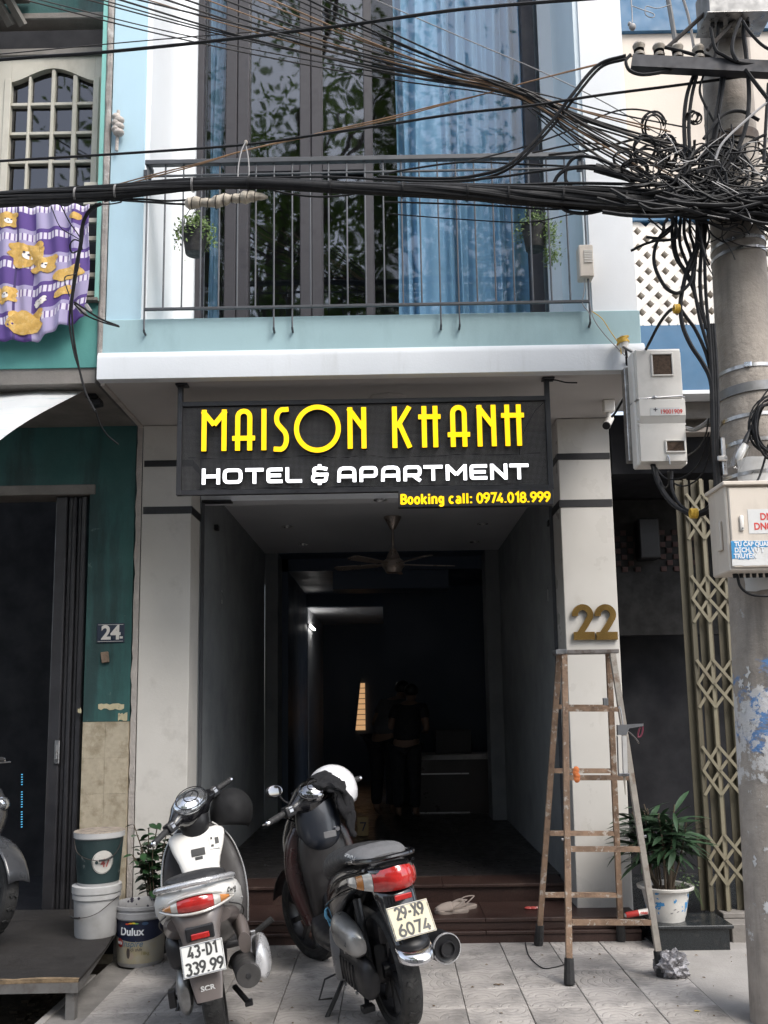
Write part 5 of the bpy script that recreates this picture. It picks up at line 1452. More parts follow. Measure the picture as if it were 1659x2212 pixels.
wire('conduit', [(1481, 925), (1500, 928), (1520, 918), (1532, 908)], (4.8, 4.2), .013, m_collar, 'grey corrugated hose from the meter box side to the pole', None)
wire('gland_cable', [(1592, 1240), (1600, 1268), (1625, 1285), (1670, 1288)], 3.84, .006, m_cable, 'black cable drooping from the bottom of the telecom cabinet', None)
# hanger loop, taped splice under the bundle
hg = thing('cable_hanger', 'white plastic hanger loop tying the cable bundle to the wire above', 'cable hanger', at(526, 315, Y=4.28))
B().tube(P([(532, 305), (522, 325), (515, 360), (514, 395), (517, 412)], 4.26), .0035, 6).out('hanger_strip', m_wirelt, hg)
B().tube(P([(531, 315), (536, 340), (538, 370), (535, 398)], 4.29), .0035, 6).out('hanger_strip', m_wirelt, hg)
B().ell(at(531, 308, Y=4.27), (.010, .010, .014)).out('hanger_clip', m_porc, hg)
sp_ = thing('splice_closure', 'lumpy cable splice wrapped in pale dirty tape hanging below the bundle', 'cable splice', at(488, 430, Y=4.24))
m_tape = mat('dirty_cream_tape', (.46, .41, .34), .8, var=.2, vs=14, bump=.6, bs=40, dirt=(.10, .09, .08), ds=16, da=.85, dl=.55)
pts = P([(400, 441), (430, 437), (460, 438), (490, 430), (520, 428), (548, 424), (578, 426)], 4.23, 7)
rs = [max(.006, (.026 + .005 * sin(i * .45) + .003 * sin(i * 1.3)) * min(1, (i + 2) / 4, (len(pts) - i) / 5)) for i in range(len(pts))]
B().tube(pts, rs, 12).out('taped_body', m_tape, sp_)
b = B()
for i in range(4, len(pts) - 3, 4):
    d = (pts[i + 1] - pts[i - 1]).normalized()
    b.tube([pts[i] + d * .006 * sin(a) + V((0, cos(a), sin(a))) * (rs[i] + .0015) for a in [2 * pi * j / 16 for j in range(17)]], .002, 5)
b.out('tape_ties', m_cable, sp_)
# cluster dropping at the left, in front of the blanket
GL = 'black wires dropping in front of the blanket'
for pts, r_ in (([(218, 440), (196, 452), (180, 480), (176, 520), (168, 560), (162, 600), (156, 640), (152, 672)], .0095), ([(214, 442), (190, 458), (177, 490), (173, 530), (164, 575), (158, 620), (154, 665)], .008),
                ([(130, 440), (150, 480), (172, 512), (178, 540)], .0032), ([(110, 445), (130, 490), (160, 510), (176, 520)], .0025), ([(175, 522), (160, 518), (151, 530), (156, 546), (172, 540)], .004), ([(150, 640), (140, 600), (165, 590), (172, 560)], .003),
                ([(152, 665), (150, 700), (160, 760), (172, 800), (186, 850), (206, 890)], .0055), ([(155, 668), (158, 720), (168, 780), (182, 840), (204, 885)], .005), ([(206, 885), (216, 915), (232, 940), (256, 960)], .004),
                ([(160, 652), (190, 672), (220, 690), (256, 704)], .005), ([(160, 656), (185, 680), (222, 696), (258, 706)], .0042)):
    wire('drop_wire', pts, (4.3, 4.45), r_, m_cable, 'black wire dropping from the bundle past the purple blanket', GL, 'wire')
b = B(); p = at(172, 668, Y=4.36)
for dx, dz, l_ in ((0, 0, .05), (.02, -.012, .055), (.045, .004, .05)):
    b.box((-.010, -.008, -l_ / 2), (.010, .008, l_ / 2), .003, Matrix.Translation(p + V((dx, 0, dz))) @ Matrix.Rotation(-.6, 4, 'Y'))
tag(b.out('wire_clips', m_wirelt), 'white wire clips at the bottom of the drop in front of the blanket', 'wire clips')
b = B(); p = at(208, 840, Y=5.15)
for k in range(5): b.box((-.03, -.03, -.02), (.03, .03, .02), .005, Matrix.Translation(p + V((random.uniform(-.03, .02), 0, .09 - k * .045))) @ Matrix.Rotation(random.uniform(-.5, .5), 4, 'Y'))
tag(b.out('cable_junction', m_black), 'clump of black cable connectors at the end of the white awning', 'cable connector')
# frayed end hanging at the top right
b = B(); b.tube(P([(1362, -10), (1365, 20), (1366, 48)], 4.1), .0028, 5); b.tube(P([(1363, 12), (1385, 20), (1412, 30), (1410, 38), (1395, 32), (1396, 14), (1420, 18), (1450, 10)], 4.12), .0024, 5)
b.ell(at(1366, 58, Y=4.1), (.018, .014, .020)); b.ell(at(1360, 52, Y=4.1), (.010, .010, .012))
tag(b.out('frayed_wire', m_wirelt), 'pale frayed wire end with a knot hanging beside the blue upper wall', 'wire')
# pale putty lump on the seam of the green house
b = B(); p = at(254, 270, Y=YF - .035)
for k in range(6): b.ell(p + V((.008 * ((k % 2) * 2 - 1), 0, .05 - k * .020)), (.027 + .006 * (k % 2), .026, .024))
b.tube([p + V((0, .01, .1)), p + V((-.004, .01, -.16))], .010, 8)
tag(b.out('pipe_joint', m_plastergap), 'lumpy grey mortar pipe joint on the seam between the two houses', 'pipe joint')

# ------------------------------------------------------------------ things on the hotel front
iz = thing('wall_insulator', 'white porcelain wall insulator wrapped in yellow wire on the fascia corner', 'insulator', at(1345, 750, Y=4.86))
p = at(1345, 745, Y=4.86)
B().tube([p + V((0, .03, .02)), p + V((0, -.02, .024))], [.018, .026], 14).out('insulator_body', m_porc, iz)
B().tube([p + V((-.012, -.012, -.045)), p + V((.0, -.016, .0)), p + V((.004, -.02, .035))], [.020, .030, .022], 12).out('porcelain_cap', m_boxwhite, iz)
b = B()
for k in range(6): b.tube([p + V((-.002 + .004 * sin(a + k), -.016 + cos(a) * .031, .004 + k * .006 + sin(a) * .006)) + V((sin(a) * .030, 0, 0)) for a in [2 * pi * j / 16 for j in range(17)]], .0032, 5)
b.out('yellow_winding', m_yelwire, iz)
wire('service_wire', [(1278, 672), (1300, 688), (1318, 715), (1338, 745), (1342, 765)], (4.88, 4.82), .0028, m_yelwire, 'yellow wire from the balcony corner to the wrapped insulator', None, 'wire')
wire('service_wire', [(1272, 640), (1280, 682), (1300, 715), (1330, 748), (1352, 770)], (4.88, 4.82), .0028, m_wirelt, 'white wire from the balcony corner to the wrapped insulator', None, 'wire')
wire('service_cable', [(1346, 748), (1362, 758), (1378, 765)], (4.82, 4.8), .009, m_collar, 'grey cable from the wrapped insulator into the meter box', None)
wire('service_cable', [(1352, 752), (1354, 790), (1351, 830), (1354, 846), (1344, 866), (1330, 890), (1322, 900)], (4.83, 5.2), .0075, m_cable, 'black cable bent from the wrapped insulator down to the security camera', None)
cc = thing('security_camera', 'small white bullet security camera under the balcony by the meter box', 'camera', at(1312, 870, Z=ZS))
p = at(1314, 878, Z=ZS - .035)
B().box((p.x - .035, p.y - .03, ZS - .075), (p.x + .035, p.y + .03, ZS + .003), .006).out('junction_base', m_boxwhite, cc)
B().tube([p + V((0, 0, -.04)), p + V((-.004, -.01, -.085))], [.016, .012], 10).out('camera_arm', m_boxwhite, cc)
h = p + V((-.006, -.012, -.10)); d = V((-.35, -.62, -.55)).normalized()
B().tube([h - d * .05, h - d * .045, h + d * .06, h + d * .07], [.018, .025, .025, .027], 14).out('camera_body', m_boxwhite, cc)
B().tube([h + d * .0705, h + d * .076], [.024, .024], 14).out('camera_lens', m_black, cc)
wire('stub_cable', [(1183, 822), (1200, 821), (1222, 826), (1247, 827)], (4.99, 4.97), .004, m_cable, 'short black wire stub on the soffit by the right sign post', None)
ac = thing('wall_unit', 'slim beige louvred box on the inner edge of the right balcony pier', 'electrical box', at(1268, 600, Y=4.9))
pa, pb_ = at(1251, 602, Y=4.87), at(1283, 532, Y=4.87)
B().box((pa.x, 4.845, pa.z), (pb_.x - .012, 4.925, pb_.z), .006).out('unit_body', m_boxcream, ac)
for k in range(8): B().box((pa.x + .028, 4.840, pa.z + .085 + k * .010), (pb_.x - .018, 4.8445, pa.z + .090 + k * .010)).out('louvre', m_boxwhite, ac)
wire('unit_wire', [(1262, 604), (1262, 630), (1258, 655), (1272, 675), (1276, 688)], 4.87, .003, m_wirelt, 'pale wire hanging below the louvred box at the balcony corner', None, 'wire')
# ------------------------------------------------------------------ trees across the street (mirrored in the panes)
m_leaf = mat('tree_leaf', (.055, .10, .03), .6, var=.3, vs=3, rnd=.1)
_p = m_leaf.node_tree.nodes['Principled BSDF']; _t = N(m_leaf, 'ShaderNodeBsdfTranslucent'); _t.inputs[0].default_value = (.16, .26, .05, 1)
_x = N(m_leaf, 'ShaderNodeMixShader'); _x.inputs[0].default_value = .35
L(m_leaf, _p.outputs[0], _x.inputs[1]); L(m_leaf, _t.outputs[0], _x.inputs[2]); L(m_leaf, _x.outputs[0], m_leaf.node_tree.nodes['Material Output'].inputs[0])
m_bark = mat('tree_bark', (.09, .07, .055), .9, var=.3, vs=9, bump=.6)
def street_tree(x, y, h, sd_, lab):
    r_ = random.Random(sd_)
    t = thing('street_tree', lab, 'tree', (x, y, -.1))
    b = B(); tips = []
    base_ = V((x, y, -.15)); tr = [base_ + V((.25 * sin(k * .8 + sd_), .2 * cos(k + sd_), k * h * .11)) for k in range(7)]
    b.tube(spline(tr, 4), [.28 - .16 * i / 24 for i in range(25)], 10)
    for k in range(18):
        o = tr[3 + k % 4]; a = r_.uniform(0, 6.3); l_ = r_.uniform(1.6, 3.4)
        e = o + V((cos(a) * l_, sin(a) * l_ * .8, r_.uniform(.8, h * .42)))
        m1 = (o + e) / 2 + V((r_.uniform(-.3, .3), r_.uniform(-.3, .3), .35))
        pp = spline([o, m1, e], 6); b.tube(pp, [.085 * (1 - .8 * i / (len(pp) - 1)) for i in range(len(pp))], 6)
        tips += pp[6:]
    b.out('trunk', m_bark, t)
    b = B()
    for k in range(21000):
        c = r_.choice(tips); p = c + V((r_.gauss(0, .85), r_.gauss(0, .75), r_.gauss(0, .75)))
        if noise.noise(p * .9) < -.12: continue
        d = V((r_.gauss(0, 1), r_.gauss(0, 1), r_.gauss(-.3, .6))).normalized(); s = d.orthogonal().normalized()
        l_ = r_.uniform(.10, .22); w_ = l_ * .22
        b.face([p, p + d * l_ * .45 + s * w_, p + d * l_, p + d * l_ * .45 - s * w_])
    b.out('crown', m_leaf, t, smooth=False, nofix=True)
street_tree(-2.3, -4.6, 15.5, 3, 'leafy street tree across the road mirrored in the left balcony panes')
street_tree(2.3, -5.2, 12.5, 8, 'leafy street tree across the road mirrored in the right balcony panes')

# ------------------------------------------------------------------ step ladder
m_lad = mat('rusty_ladder_iron', (.30, .20, .135), .75, .15, var=.3, vs=18, bump=.5, bs=90, dirt=(.09, .05, .035), ds=14, da=.8, dl=.54, dirt2=(.52, .47, .41), ds2=22, dl2=.56)
m_ladg = mat('worn_grey_ladder_rail', (.42, .38, .33), .65, .2, var=.15, vs=14, bump=.4, bs=90, dirt=(.20, .12, .07), ds=14, da=.85, dl=.53)
m_rub = mat('black_rubber', (.020, .020, .021), .65, var=.3, vs=20, bump=.3, dirt=(.10, .095, .09), ds=16, da=.6, dl=.56)
ld = thing('step_ladder', 'rusty iron folding step ladder standing open before the right entrance pillar', 'ladder', at(1230, 2130, Z=0))
FLb, FRb = at(1230, 2128, Z=0), at(1430, 2110, Z=0)
BLb, BRb = at(1163, 2042, Z=0), at(1342, 2033, Z=0)
YT = 5.02
FLt, FRt = at(1219, 1408, Y=YT - .045), at(1322, 1406, Y=YT - .045)
BLt, BRt = at(1209, 1406, Y=YT + .045), at(1314, 1404, Y=YT + .045)
lw_ = .030
for a_, c_, m_ in ((FLb, FLt, m_lad), (FRb, FRt, m_ladg), (BLb, BLt, m_lad), (BRb, BRt, m_lad)):
    B().bar(a_ + (c_ - a_) * .025, c_, lw_, lw_, upd=(0, 1, 0)).out('leg', m_, ld)
    f = B(); d = (c_ - a_).normalized(); n_ = (c_ - a_).length
    f.tube([a_ + V((0, 0, .004)), a_ + d * .03, a_ + d * .075, a_ + d * .125], [.027, .027, .0255, .0235], 10); f.out('foot', m_rub, ld)
def rung(la, lt, ra, rt, y):
    def onleg(a, t):
        lo, hi = 0, 1
        for _ in range(30):
            q = (lo + hi) / 2; p = a + (t - a) * q; v = p - CAM_LOC
            py = 1248 - 1932 * v.dot(upv) / v.dot(fwd)
            if py > y: lo = q
            else: hi = q
        return a + (t - a) * q
    p, q = onleg(la, lt), onleg(ra, rt)
    B().bar(p + V((lw_ / 2, 0, 0)), q - V((lw_ / 2, 0, 0)), .026, .026, upd=(0, 1, 0)).out('rung', m_lad, ld)
    return p, q
for y in (1532, 1680, 1834, 1992): pq_ = rung(FLb, FLt, FRb, FRt, y)
for y in (1527, 1665, 1800, 1933): rung(BLb, BLt, BRb, BRt, y)
m_plate = mat('scuffed_ladder_top', (.24, .22, .205), .6, .2, var=.2, vs=14, dirt=(.11, .08, .06), ds=18, da=.8, dl=.5)
zt_ = FLt.z
B().box((BLt.x - .035, YT - .065, zt_ - .012), (FRt.x + .035, YT + .065, zt_ + .010), .003).out('top_plate', m_plate, ld)
B().box((BLt.x - .04, YT - .070, zt_ - .014), (BLt.x + .02, YT + .07, zt_ + .0125), .003).out('end_cap', m_steel, ld)
for y, s_ in ((1834, -1),):
    for a_, t_, q_ in ((FLb, FLt, -1), (FRb, FRt, 1)):
        p = a_ + (t_ - a_) * .41
        B().tube([p + V((q_ * .012, 0, 0)), p + V((q_ * .030, 0, 0))], [.006, .009], 8).out('hinge_bolt', m_steel, ld)
# orange rag on the rung
p = at(1243, 1676, Y=4.72)
b = B()
for k in range(4): b.ell(p + V((random.uniform(-.008, .010), -.014, -.016 + k * .016)), (.016, .012, .018), nu=10, nv=7)
b.tube([p + V((0, cos(a) * .020, .004 + sin(a) * .020)) for a in [2 * pi * j / 12 for j in range(13)]], .007, 7)
m_org = mat('orange_cloth', (.72, .21, .065), .9, var=.2, vs=30)
tag(b.out('orange_rag', m_org), 'small orange rag knotted on the second ladder rung', 'rag')
# sealant gun hooked on the ladder
sg = thing('caulking_gun', 'steel caulking gun with a pale tube hooked on the right leg of the ladder', 'caulking gun', at(1348, 1620, Y=4.86))
YQ = 4.80
def q_(zx, zy, dy=0.): return at(1140.5 + zx * .3516, 1365 + zy * .3516, Y=YQ + dy)
B().bar(q_(590, 640), q_(598, 872), .022, .022, upd=(0, 1, 0)).out('sealant_tube', m_boxwhite, sg)
for dx in (-26, 24): B().bar(q_(574 + dx, 640), q_(582 + dx, 880), .004, .016, upd=(0, 1, 0)).out('cradle_rail', m_steel, sg)
B().box(q_(560, 886) + V((-.004, -.016, 0)), q_(618, 870) + V((.002, .016, .002)), .002).out('cradle_end', m_steel, sg)
B().tube([q_(592, 884), q_(595, 940), q_(599, 1000)], [.007, .004, .0025], 8).out('nozzle', m_tape, sg)
bl_ = [q_(546, 572), q_(706, 562), q_(706, 578), q_(620, 592), q_(600, 634), q_(548, 634)]
B().prism([(p.x, p.z) for p in bl_], YQ - .011, YQ + .011).out('gun_body', m_chrome, sg)
B().tube(spline([q_(610, 606), q_(640, 630), q_(668, 660), q_(684, 686)], 4), [.008] * 12 + [.006], 8, flat=.5).out('trigger', m_chrome, sg)
B().tube(spline([q_(704, 566), q_(704, 610), q_(692, 640), q_(676, 645), q_(680, 610), q_(690, 585)], 4), .0045, 6).out('red_grip', mat('dark_red_plastic', (.22, .03, .06), .4), sg)
B().tube([q_(584, 570), q_(576, 510), q_(568, 470), q_(562, 458), q_(556, 470)], .003, 6).out('push_rod', m_steel, sg)
b = B(); b.box(q_(470, 452, .06) + V((-.002, 0, 0)), q_(492, 405, .06) + V((0, .03, 0)), .002)
tag(b.out('clip_plate', m_steel), 'small folded steel plate resting on the upper ladder rung', 'clip')

# ------------------------------------------------------------------ clear bag, scraps
b = B(); r_ = random.Random(4)
p = at(1450, 2112, Z=0) + V((.01, .02, .055))
bm = bmesh.new(); bmesh.ops.create_icosphere(bm, subdivisions=4, radius=1)
for v in bm.verts:
    n_ = v.co.normalized(); q = 1 + .42 * noise.noise(n_ * 2.1 + V((3, 1, 7))) + .16 * noise.noise(n_ * 5.5) - .22 * abs(noise.noise(n_ * 7.5 + V((2, 0, 0))))
    v.co = p + V((n_.x * .085 * q, n_.y * .075 * q, max(-.052, n_.z * .075 * q)))
tmp = bpy.data.meshes.new('tmp'); bm.to_mesh(tmp); bm.free(); b.bm.from_mesh(tmp)
m_bag = mat('crumpled_silver_plastic', (.30, .29, .30), .25, .35, var=.5, vs=22, rv=.15, bump=.9, bs=40)
tag(b.out('plastic_bag', m_bag, ang=25), 'crumpled shiny plastic bag stuffed at the right front foot of the ladder', 'plastic bag')
g = [at(a, c, Z=.004) for a, c in ((1135, 2036), (1140, 2058), (1150, 2074), (1172, 2091), (1195, 2090), (1222, 2083))]
tag(B().tube(spline(g, 6), .0028, 5).out('ground_wire', m_cable), 'thin dark wire scrap lying on the tiles by the ladder', 'wire')
m_dead = mat('dry_leaf', (.16, .10, .05), .9, var=.4, vs=30, rnd=.4)
b = B()
for k in range(70):
    x, y = random.uniform(-1.4, 2.3), random.uniform(4.0, 5.5); a = random.uniform(0, 6.3); s_ = random.uniform(.004, .014)
    d, s = V((cos(a), sin(a), 0)) * s_, V((-sin(a), cos(a), 0)) * s_ * .4; o = V((x, y, .003))
    b.face([o - d, o + s + V((0, 0, .004)), o + d, o - s + V((0, 0, .001))])
tag(b.out('litter', m_dead, smooth=False), 'tiny dry leaves and crumbs scattered over the pavement', 'litter', None, 'stuff')
for px, py, lab in ((1077, 2128, 'dark curled leaf lying on the tiles beside the black scooter'), (1465, 2088, 'dark dry leaf lying beside the ladder foot')):
    p = at(px, py, Z=.003); b = B()
    b.grid([[p + V((-.026 + .013 * i, (j - 1) * .008 * (1 - abs(i - 2) / 2.2), .004 * abs(j - 1) + .003 * (i % 2))) for j in range(3)] for i in range(5)])
    tag(b.out('fallen_leaf', m_dead), lab, 'leaf')
p = at(1506, 2184, Z=.003); b = B(); b.grid([[p + V((-.012 + .012 * i, (j - 1) * .006, .003 * (i % 2))) for j in range(3)] for i in range(3)])
tag(b.out('fallen_leaf', mat('yellow_leaf', (.5, .36, .05), .8)), 'small yellow leaf on the concrete at lower right', 'leaf')

# ------------------------------------------------------------------ slippers and scraps on the stair
m_slip = mat('beige_foam', (.36, .30, .26), .75, var=.1, vs=9)
def slipper(o, rz, lab):
    M4 = Matrix.Translation(o) @ Matrix.Rotation(rz, 4, 'Z') @ Matrix.Scale(.82, 4)
    t = thing('slipper', lab, 'slipper', M4=M4)
    out_ = [(.038, -.12), (.045, -.06), (.040, 0), (.050, .06), (.040, .11), (.0, .13), (-.042, .10), (-.048, .05), (-.038, 0), (-.042, -.06), (-.036, -.12), (0, -.135)]
    sp2 = spline([V((x, y, 0)) for x, y in out_ + out_[:1]], 4)[:-1]
    B().loft([[p * .95 for p in sp2], [p + V((0, 0, .010)) for p in sp2], [p + V((0, 0, .024)) for p in sp2], [p * .93 + V((0, 0, .028)) for p in sp2]]).out('sole', m_slip, t, local=True)
    rows = []
    for j in range(7):
        y = .0 + .125 * j / 6; wv = .050 * (1 - .55 * (j / 6) ** 3)
        rows.append([V((wv * cos(pi * i / 10), y, .022 + .058 * (1 - (j / 6) ** 2 * .65) * sin(pi * i / 10))) for i in range(11)])
    B().grid(rows).out('upper', m_slip, t, local=True, solid=.005)
    B().tube(spline([V((.046, .01, .04)), V((.042, -.06, .075)), V((0, -.12, .085)), V((-.042, -.06, .075)), V((-.046, .01, .04))], 5), .008, 6, flat=.4).out('heel_strap', m_slip, t, local=True)
slipper(V((at(975, 1953, Y=5.66).x, 5.66, .1355)), 1.85, 'beige foam clog lying on the red stone stair, nearer to the scooter')
slipper(V((at(997, 1947, Y=5.74).x, 5.745, .1355)), 2.2, 'beige foam clog on the red stone stair, behind the other clog')
p = V((at(1153, 1953, Y=5.7).x, 5.72, .1365))
b = B()
for k in range(3): b.ell(p + V((-.03 + k * .03, .0, .008)), (.026, .018, .010), nu=12, nv=6)
tag(b.out('red_scrap', mat('red_white_plastic', (.45, .07, .06), .4, dirt=(.6, .55, .5), ds=30, da=.9, dl=.52)), 'small red and white crumpled packet on the stair behind the ladder', 'packet')
# printed roll by the pot
rl = thing('sealant_cartridge', 'red and white sealant tube lying on the black granite step by the flower pot', 'sealant tube', at(1352, 1975, Y=5.42))
a_, c_ = at(1352, 1977, Y=5.40), at(1406, 1967, Y=5.40); d = c_ - a_
B().tube([a_ + d * t for t in (0, .02, .5)], [.015, .017, .017], 14).out('red_half', mat('red_print', (.42, .035, .03), .4), rl)
B().tube([a_ + d * t for t in (.501, 1.0, 1.25)], [.017, .017, .016], 14).out('white_half', m_boxwhite, rl)
B().tube([a_ - d * .06, a_ - d * .001], [.011, .012], 10).out('end_cap', m_steel, rl)
q = a_ + d * .55
print_('otec', q.x, q.z - .004, q.y - .0185, .024, m_red, rl, off=.0006)

# ------------------------------------------------------------------ potted plants
m_pot = mat('white_ceramic', (.60, .585, .55), .3, var=.03, vs=4, dirt=(.44, .41, .37), ds=4, da=.4)
m_bluepr = mat('blue_flower_print', (.05, .24, .50), .4, var=.25, vs=40)
m_lf1 = mat('dark_palm_leaf', (.027, .058, .028), .42, var=.25, vs=9, rnd=.35)
m_lf2 = mat('glossy_shrub_leaf', (.024, .062, .024), .38, var=.25, vs=12, rnd=.4)
m_stem = mat('brown_cane', (.10, .075, .05), .8, var=.25, vs=12)
m_soil = mat('potting_soil', (.05, .035, .025), .95, var=.4, vs=40, bump=.8)
def leaf_mesh(name, L_, W_, m, parent, droop=.25, segs=5, fold=.18):
    b = B(); rows = []
    for i in range(segs + 1):
        t = i / segs; w_ = W_ * (sin(pi * min(1, t * .92 + .04)) ** .8) * (1 if t < 1 else .02)
        rows.append([V((-w_, t * L_, -droop * L_ * t * t + fold * w_)), V((0, t * L_, -droop * L_ * t * t)), V((w_, t * L_, -droop * L_ * t * t + fold * w_))])
    b.grid(rows); return b.out(name, m, parent, local=True)
def orient(p, d, roll=0.):
    d = d.normalized(); x = d.cross(V((0, 0, 1)))
    x = x.normalized() if x.length > 1e-4 else V((1, 0, 0)); z = x.cross(d)
    M4 = Matrix(((x.x, d.x, z.x, p.x), (x.y, d.y, z.y, p.y), (x.z, d.z, z.z, p.z), (0, 0, 0, 1)))
    return M4 @ Matrix.Rotation(roll, 4, 'Y')
pc = V((at(1440, 1950, Y=5.44).x, 5.45, .1325))
pp = thing('potted_palm', 'bushy dark palm in a white pot with blue flower print on the granite step', 'potted plant', pc)
b = B().lathe([(.0, .0), (.100, .0), (.102, .012), (.108, .03), (.124, .11), (.135, .168), (.160, .178), (.163, .190), (.152, .194), (.138, .188), (.130, .165), (.0, .16)], pc, 48)
b.out('pot', m_pot, pp)
B().lathe([(.0, .164), (.129, .166)], pc, 24).out('soil', m_soil, pp)
def on_pot(a, z, off=.0012):
    r_ = .108 + (.124 - .108) * (z - .03) / .08 if z < .11 else .124 + (.135 - .124) * (z - .11) / .058
    return pc + V((cos(a) * (r_ + off), sin(a) * (r_ + off), z))
b = B(); rr2 = random.Random(9)
def petal(a0, z0, s_, rot):
    pts = [(cos(t) * s_, sin(t) * s_ * .5) for t in [2 * pi * j / 8 for j in range(8)]]
    b.face([on_pot(a0 + (x * cos(rot) - y * sin(rot)) / .12, z0 + x * sin(rot) + y * cos(rot)) for x, y in pts])
for a0 in (D(236), D(318), D(160)):
    for k in range(22): petal(a0 + rr2.gauss(0, .13), .10 + rr2.gauss(0, .020), rr2.uniform(.006, .013), rr2.uniform(0, 3))
for k in range(5): petal(D(278) + rr2.gauss(0, .04), .118 + rr2.gauss(0, .008), .008, rr2.uniform(0, 3))
b.out('flower_print', m_bluepr, pp, smooth=False)
b = B()
for k, q in enumerate(((.0, .075), (.02, .062), (-.018, .055))):
    b.tube([on_pot(D(277) + q[0] / .12 - .06, q[1]), on_pot(D(277) + q[0] / .12 + .06, q[1] + .004)], .0014, 4)
b.out('ink_mark', m_ink, pp)
r_ = random.Random(21); cm = None; stems = B(); nleaf = 0
for s_ in range(15):
    a = r_.uniform(0, 6.3); o = pc + V((cos(a) * r_.uniform(.01, .075), sin(a) * r_.uniform(.01, .075), .16))
    hgt = r_.uniform(.26, .52); lean = V((cos(a) * r_.uniform(.03, .16), sin(a) * r_.uniform(.02, .10), hgt))
    st_ = spline([o, o + lean * .5 + V((r_.uniform(-.02, .02), 0, .02)), o + lean], 5); stems.tube(st_, [.0065 - .003 * i / (len(st_) - 1) for i in range(len(st_))], 6)
    for k in range(19):
        t = .50 + .42 * (k / 18) ** .8; p = st_[min(len(st_) - 1, int(t * (len(st_) - 1)))]
        an = k * 2.4 + s_; el = r_.uniform(-.35, .85) * (1 if k > 8 else .5)
        d = V((cos(an) * cos(el), sin(an) * cos(el) * .8, sin(el)))
        M4 = orient(p, d, r_.uniform(-.5, .5)) @ Matrix.Scale(r_.uniform(.7, 1.25), 4)
        if cm is None: cm = leaf_mesh('leaf', .185, .0145, m_lf1, pp, .34); cm.matrix_local = wm(pp).inverted() @ M4
        else: inst(cm.data, 'leaf', pp, M4)
for k in range(1):
    M4 = orient(pc + V((-.20, -.02, .42)), V((-1, -.2, -.35)), .1) @ Matrix.Scale(1.0, 4); inst(cm.data, 'leaf', pp, M4)
stems.tube(spline([pc + V((-.02, 0, .4)), pc + V((-.10, -.01, .44)), pc + V((-.20, -.02, .42))], 5), .003, 5)
stems.out('cane', m_stem, pp)
b = B()
for k in range(90):
    p = pc + V((r_.gauss(.10, .04), r_.gauss(-.03, .04), .21 + r_.gauss(0, .035))); d = V((r_.gauss(0, 1), r_.gauss(0, 1), r_.gauss(0, .7))).normalized(); s = d.orthogonal().normalized()
    b.face([p, p + d * .008 + s * .005, p + d * .018, p + d * .008 - s * .005])
for k in range(4): b.tube(spline([pc + V((.08, -.03, .17)), pc + V((.12 + .015 * k, -.05, .24 - .02 * k)), pc + V((.165 + .01 * k, -.06, .13 - .02 * k))], 5), .0016, 4)
tag(b.out('ground_cover', mat('fine_green_weed', (.06, .10, .035), .7, var=.3, vs=30), pp, smooth=False), kind='stuff')
# shrub behind the paint bucket
sc_ = V((-1.395, 5.42, 0))
sh = thing('potted_shrub', 'leafy green shrub in a dark pot between the paint bucket and left pillar', 'potted plant', sc_)
B().lathe([(.0, .0), (.085, .0), (.11, .20), (.115, .20), (.115, .21), (.10, .21), (.10, .19), (.0, .19)], sc_, 28).out('pot', m_rub, sh)
r_ = random.Random(33); stems = B(); lm = None
for s_ in range(15):
    a = r_.uniform(0, 6.3); o = sc_ + V((cos(a) * .03, sin(a) * .03, .19))
    tip = sc_ + V((cos(a) * r_.uniform(.05, .20), sin(a) * r_.uniform(.03, .13) - .02, r_.uniform(.48, .74)))
    st_ = spline([o, (o + tip) / 2 + V((r_.uniform(-.03, .03), 0, .06)), tip], 6); stems.tube(st_, .0035, 5)
    for k in range(13):
        t = .35 + .65 * k / 12; p = st_[min(len(st_) - 1, int(t * (len(st_) - 1)))]
        an = k * 2.4 + s_ * .7; el = r_.uniform(-.4, .6)
        M4 = orient(p, V((cos(an) * cos(el), sin(an) * cos(el), sin(el))), r_.uniform(-.6, .6)) @ Matrix.Scale(r_.uniform(.7, 1.25), 4)
        if lm is None: lm = leaf_mesh('leaf', .070, .017, m_lf2, sh, .25, 4); lm.matrix_local = wm(sh).inverted() @ M4
        else: inst(lm.data, 'leaf', sh, M4)
stems.out('stem', m_stem, sh)
# hanging planters on the balcony rail
m_trail = mat('light_trailing_leaf', (.17, .25, .08), .6, var=.35, vs=25)
def planter(px, py, lab, sd_, trail):
    r_ = random.Random(sd_); p = at(px, py, Y=YRL + .10); t = thing('hanging_planter', lab, 'hanging planter', p)
    B().lathe([(.0, -.085), (.055, -.085), (.075, .05), (.08, .05), (.08, .06), (.068, .06), (.066, .045), (.0, .04)], p, 24).out('pot', m_rub, t)
    B().tube([p + V((-.07, 0, .05)), p + V((-.05, -.05, .12)), p + V((0, -.10, .16)), p + V((.05, -.05, .12)), p + V((.07, 0, .05))], .003, 5).out('hanger', m_rail, t)
    b = B()
    for k in range(900):
        a = r_.uniform(0, 6.3); q = r_.random() ** .6
        o = p + V((cos(a) * .125 * q, sin(a) * .10 * q, .065 + .085 * (1 - q * q) * r_.random() + r_.gauss(0, .02) - .10 * max(0, q - .6) * r_.random() * 3))
        if k > 400 and trail: o = p + V((.09 + r_.gauss(0, .025), r_.gauss(-.03, .03), .05 - r_.random() * .24))
        d = V((r_.gauss(0, 1), r_.gauss(0, 1), r_.gauss(.1, .8))).normalized(); s = d.orthogonal().normalized(); l_ = r_.uniform(.014, .028)
        b.face([o, o + d * l_ * .5 + s * l_ * .3, o + d * l_, o + d * l_ * .5 - s * l_ * .3])
    b.out('foliage', m_trail, t, smooth=False, nofix=True)
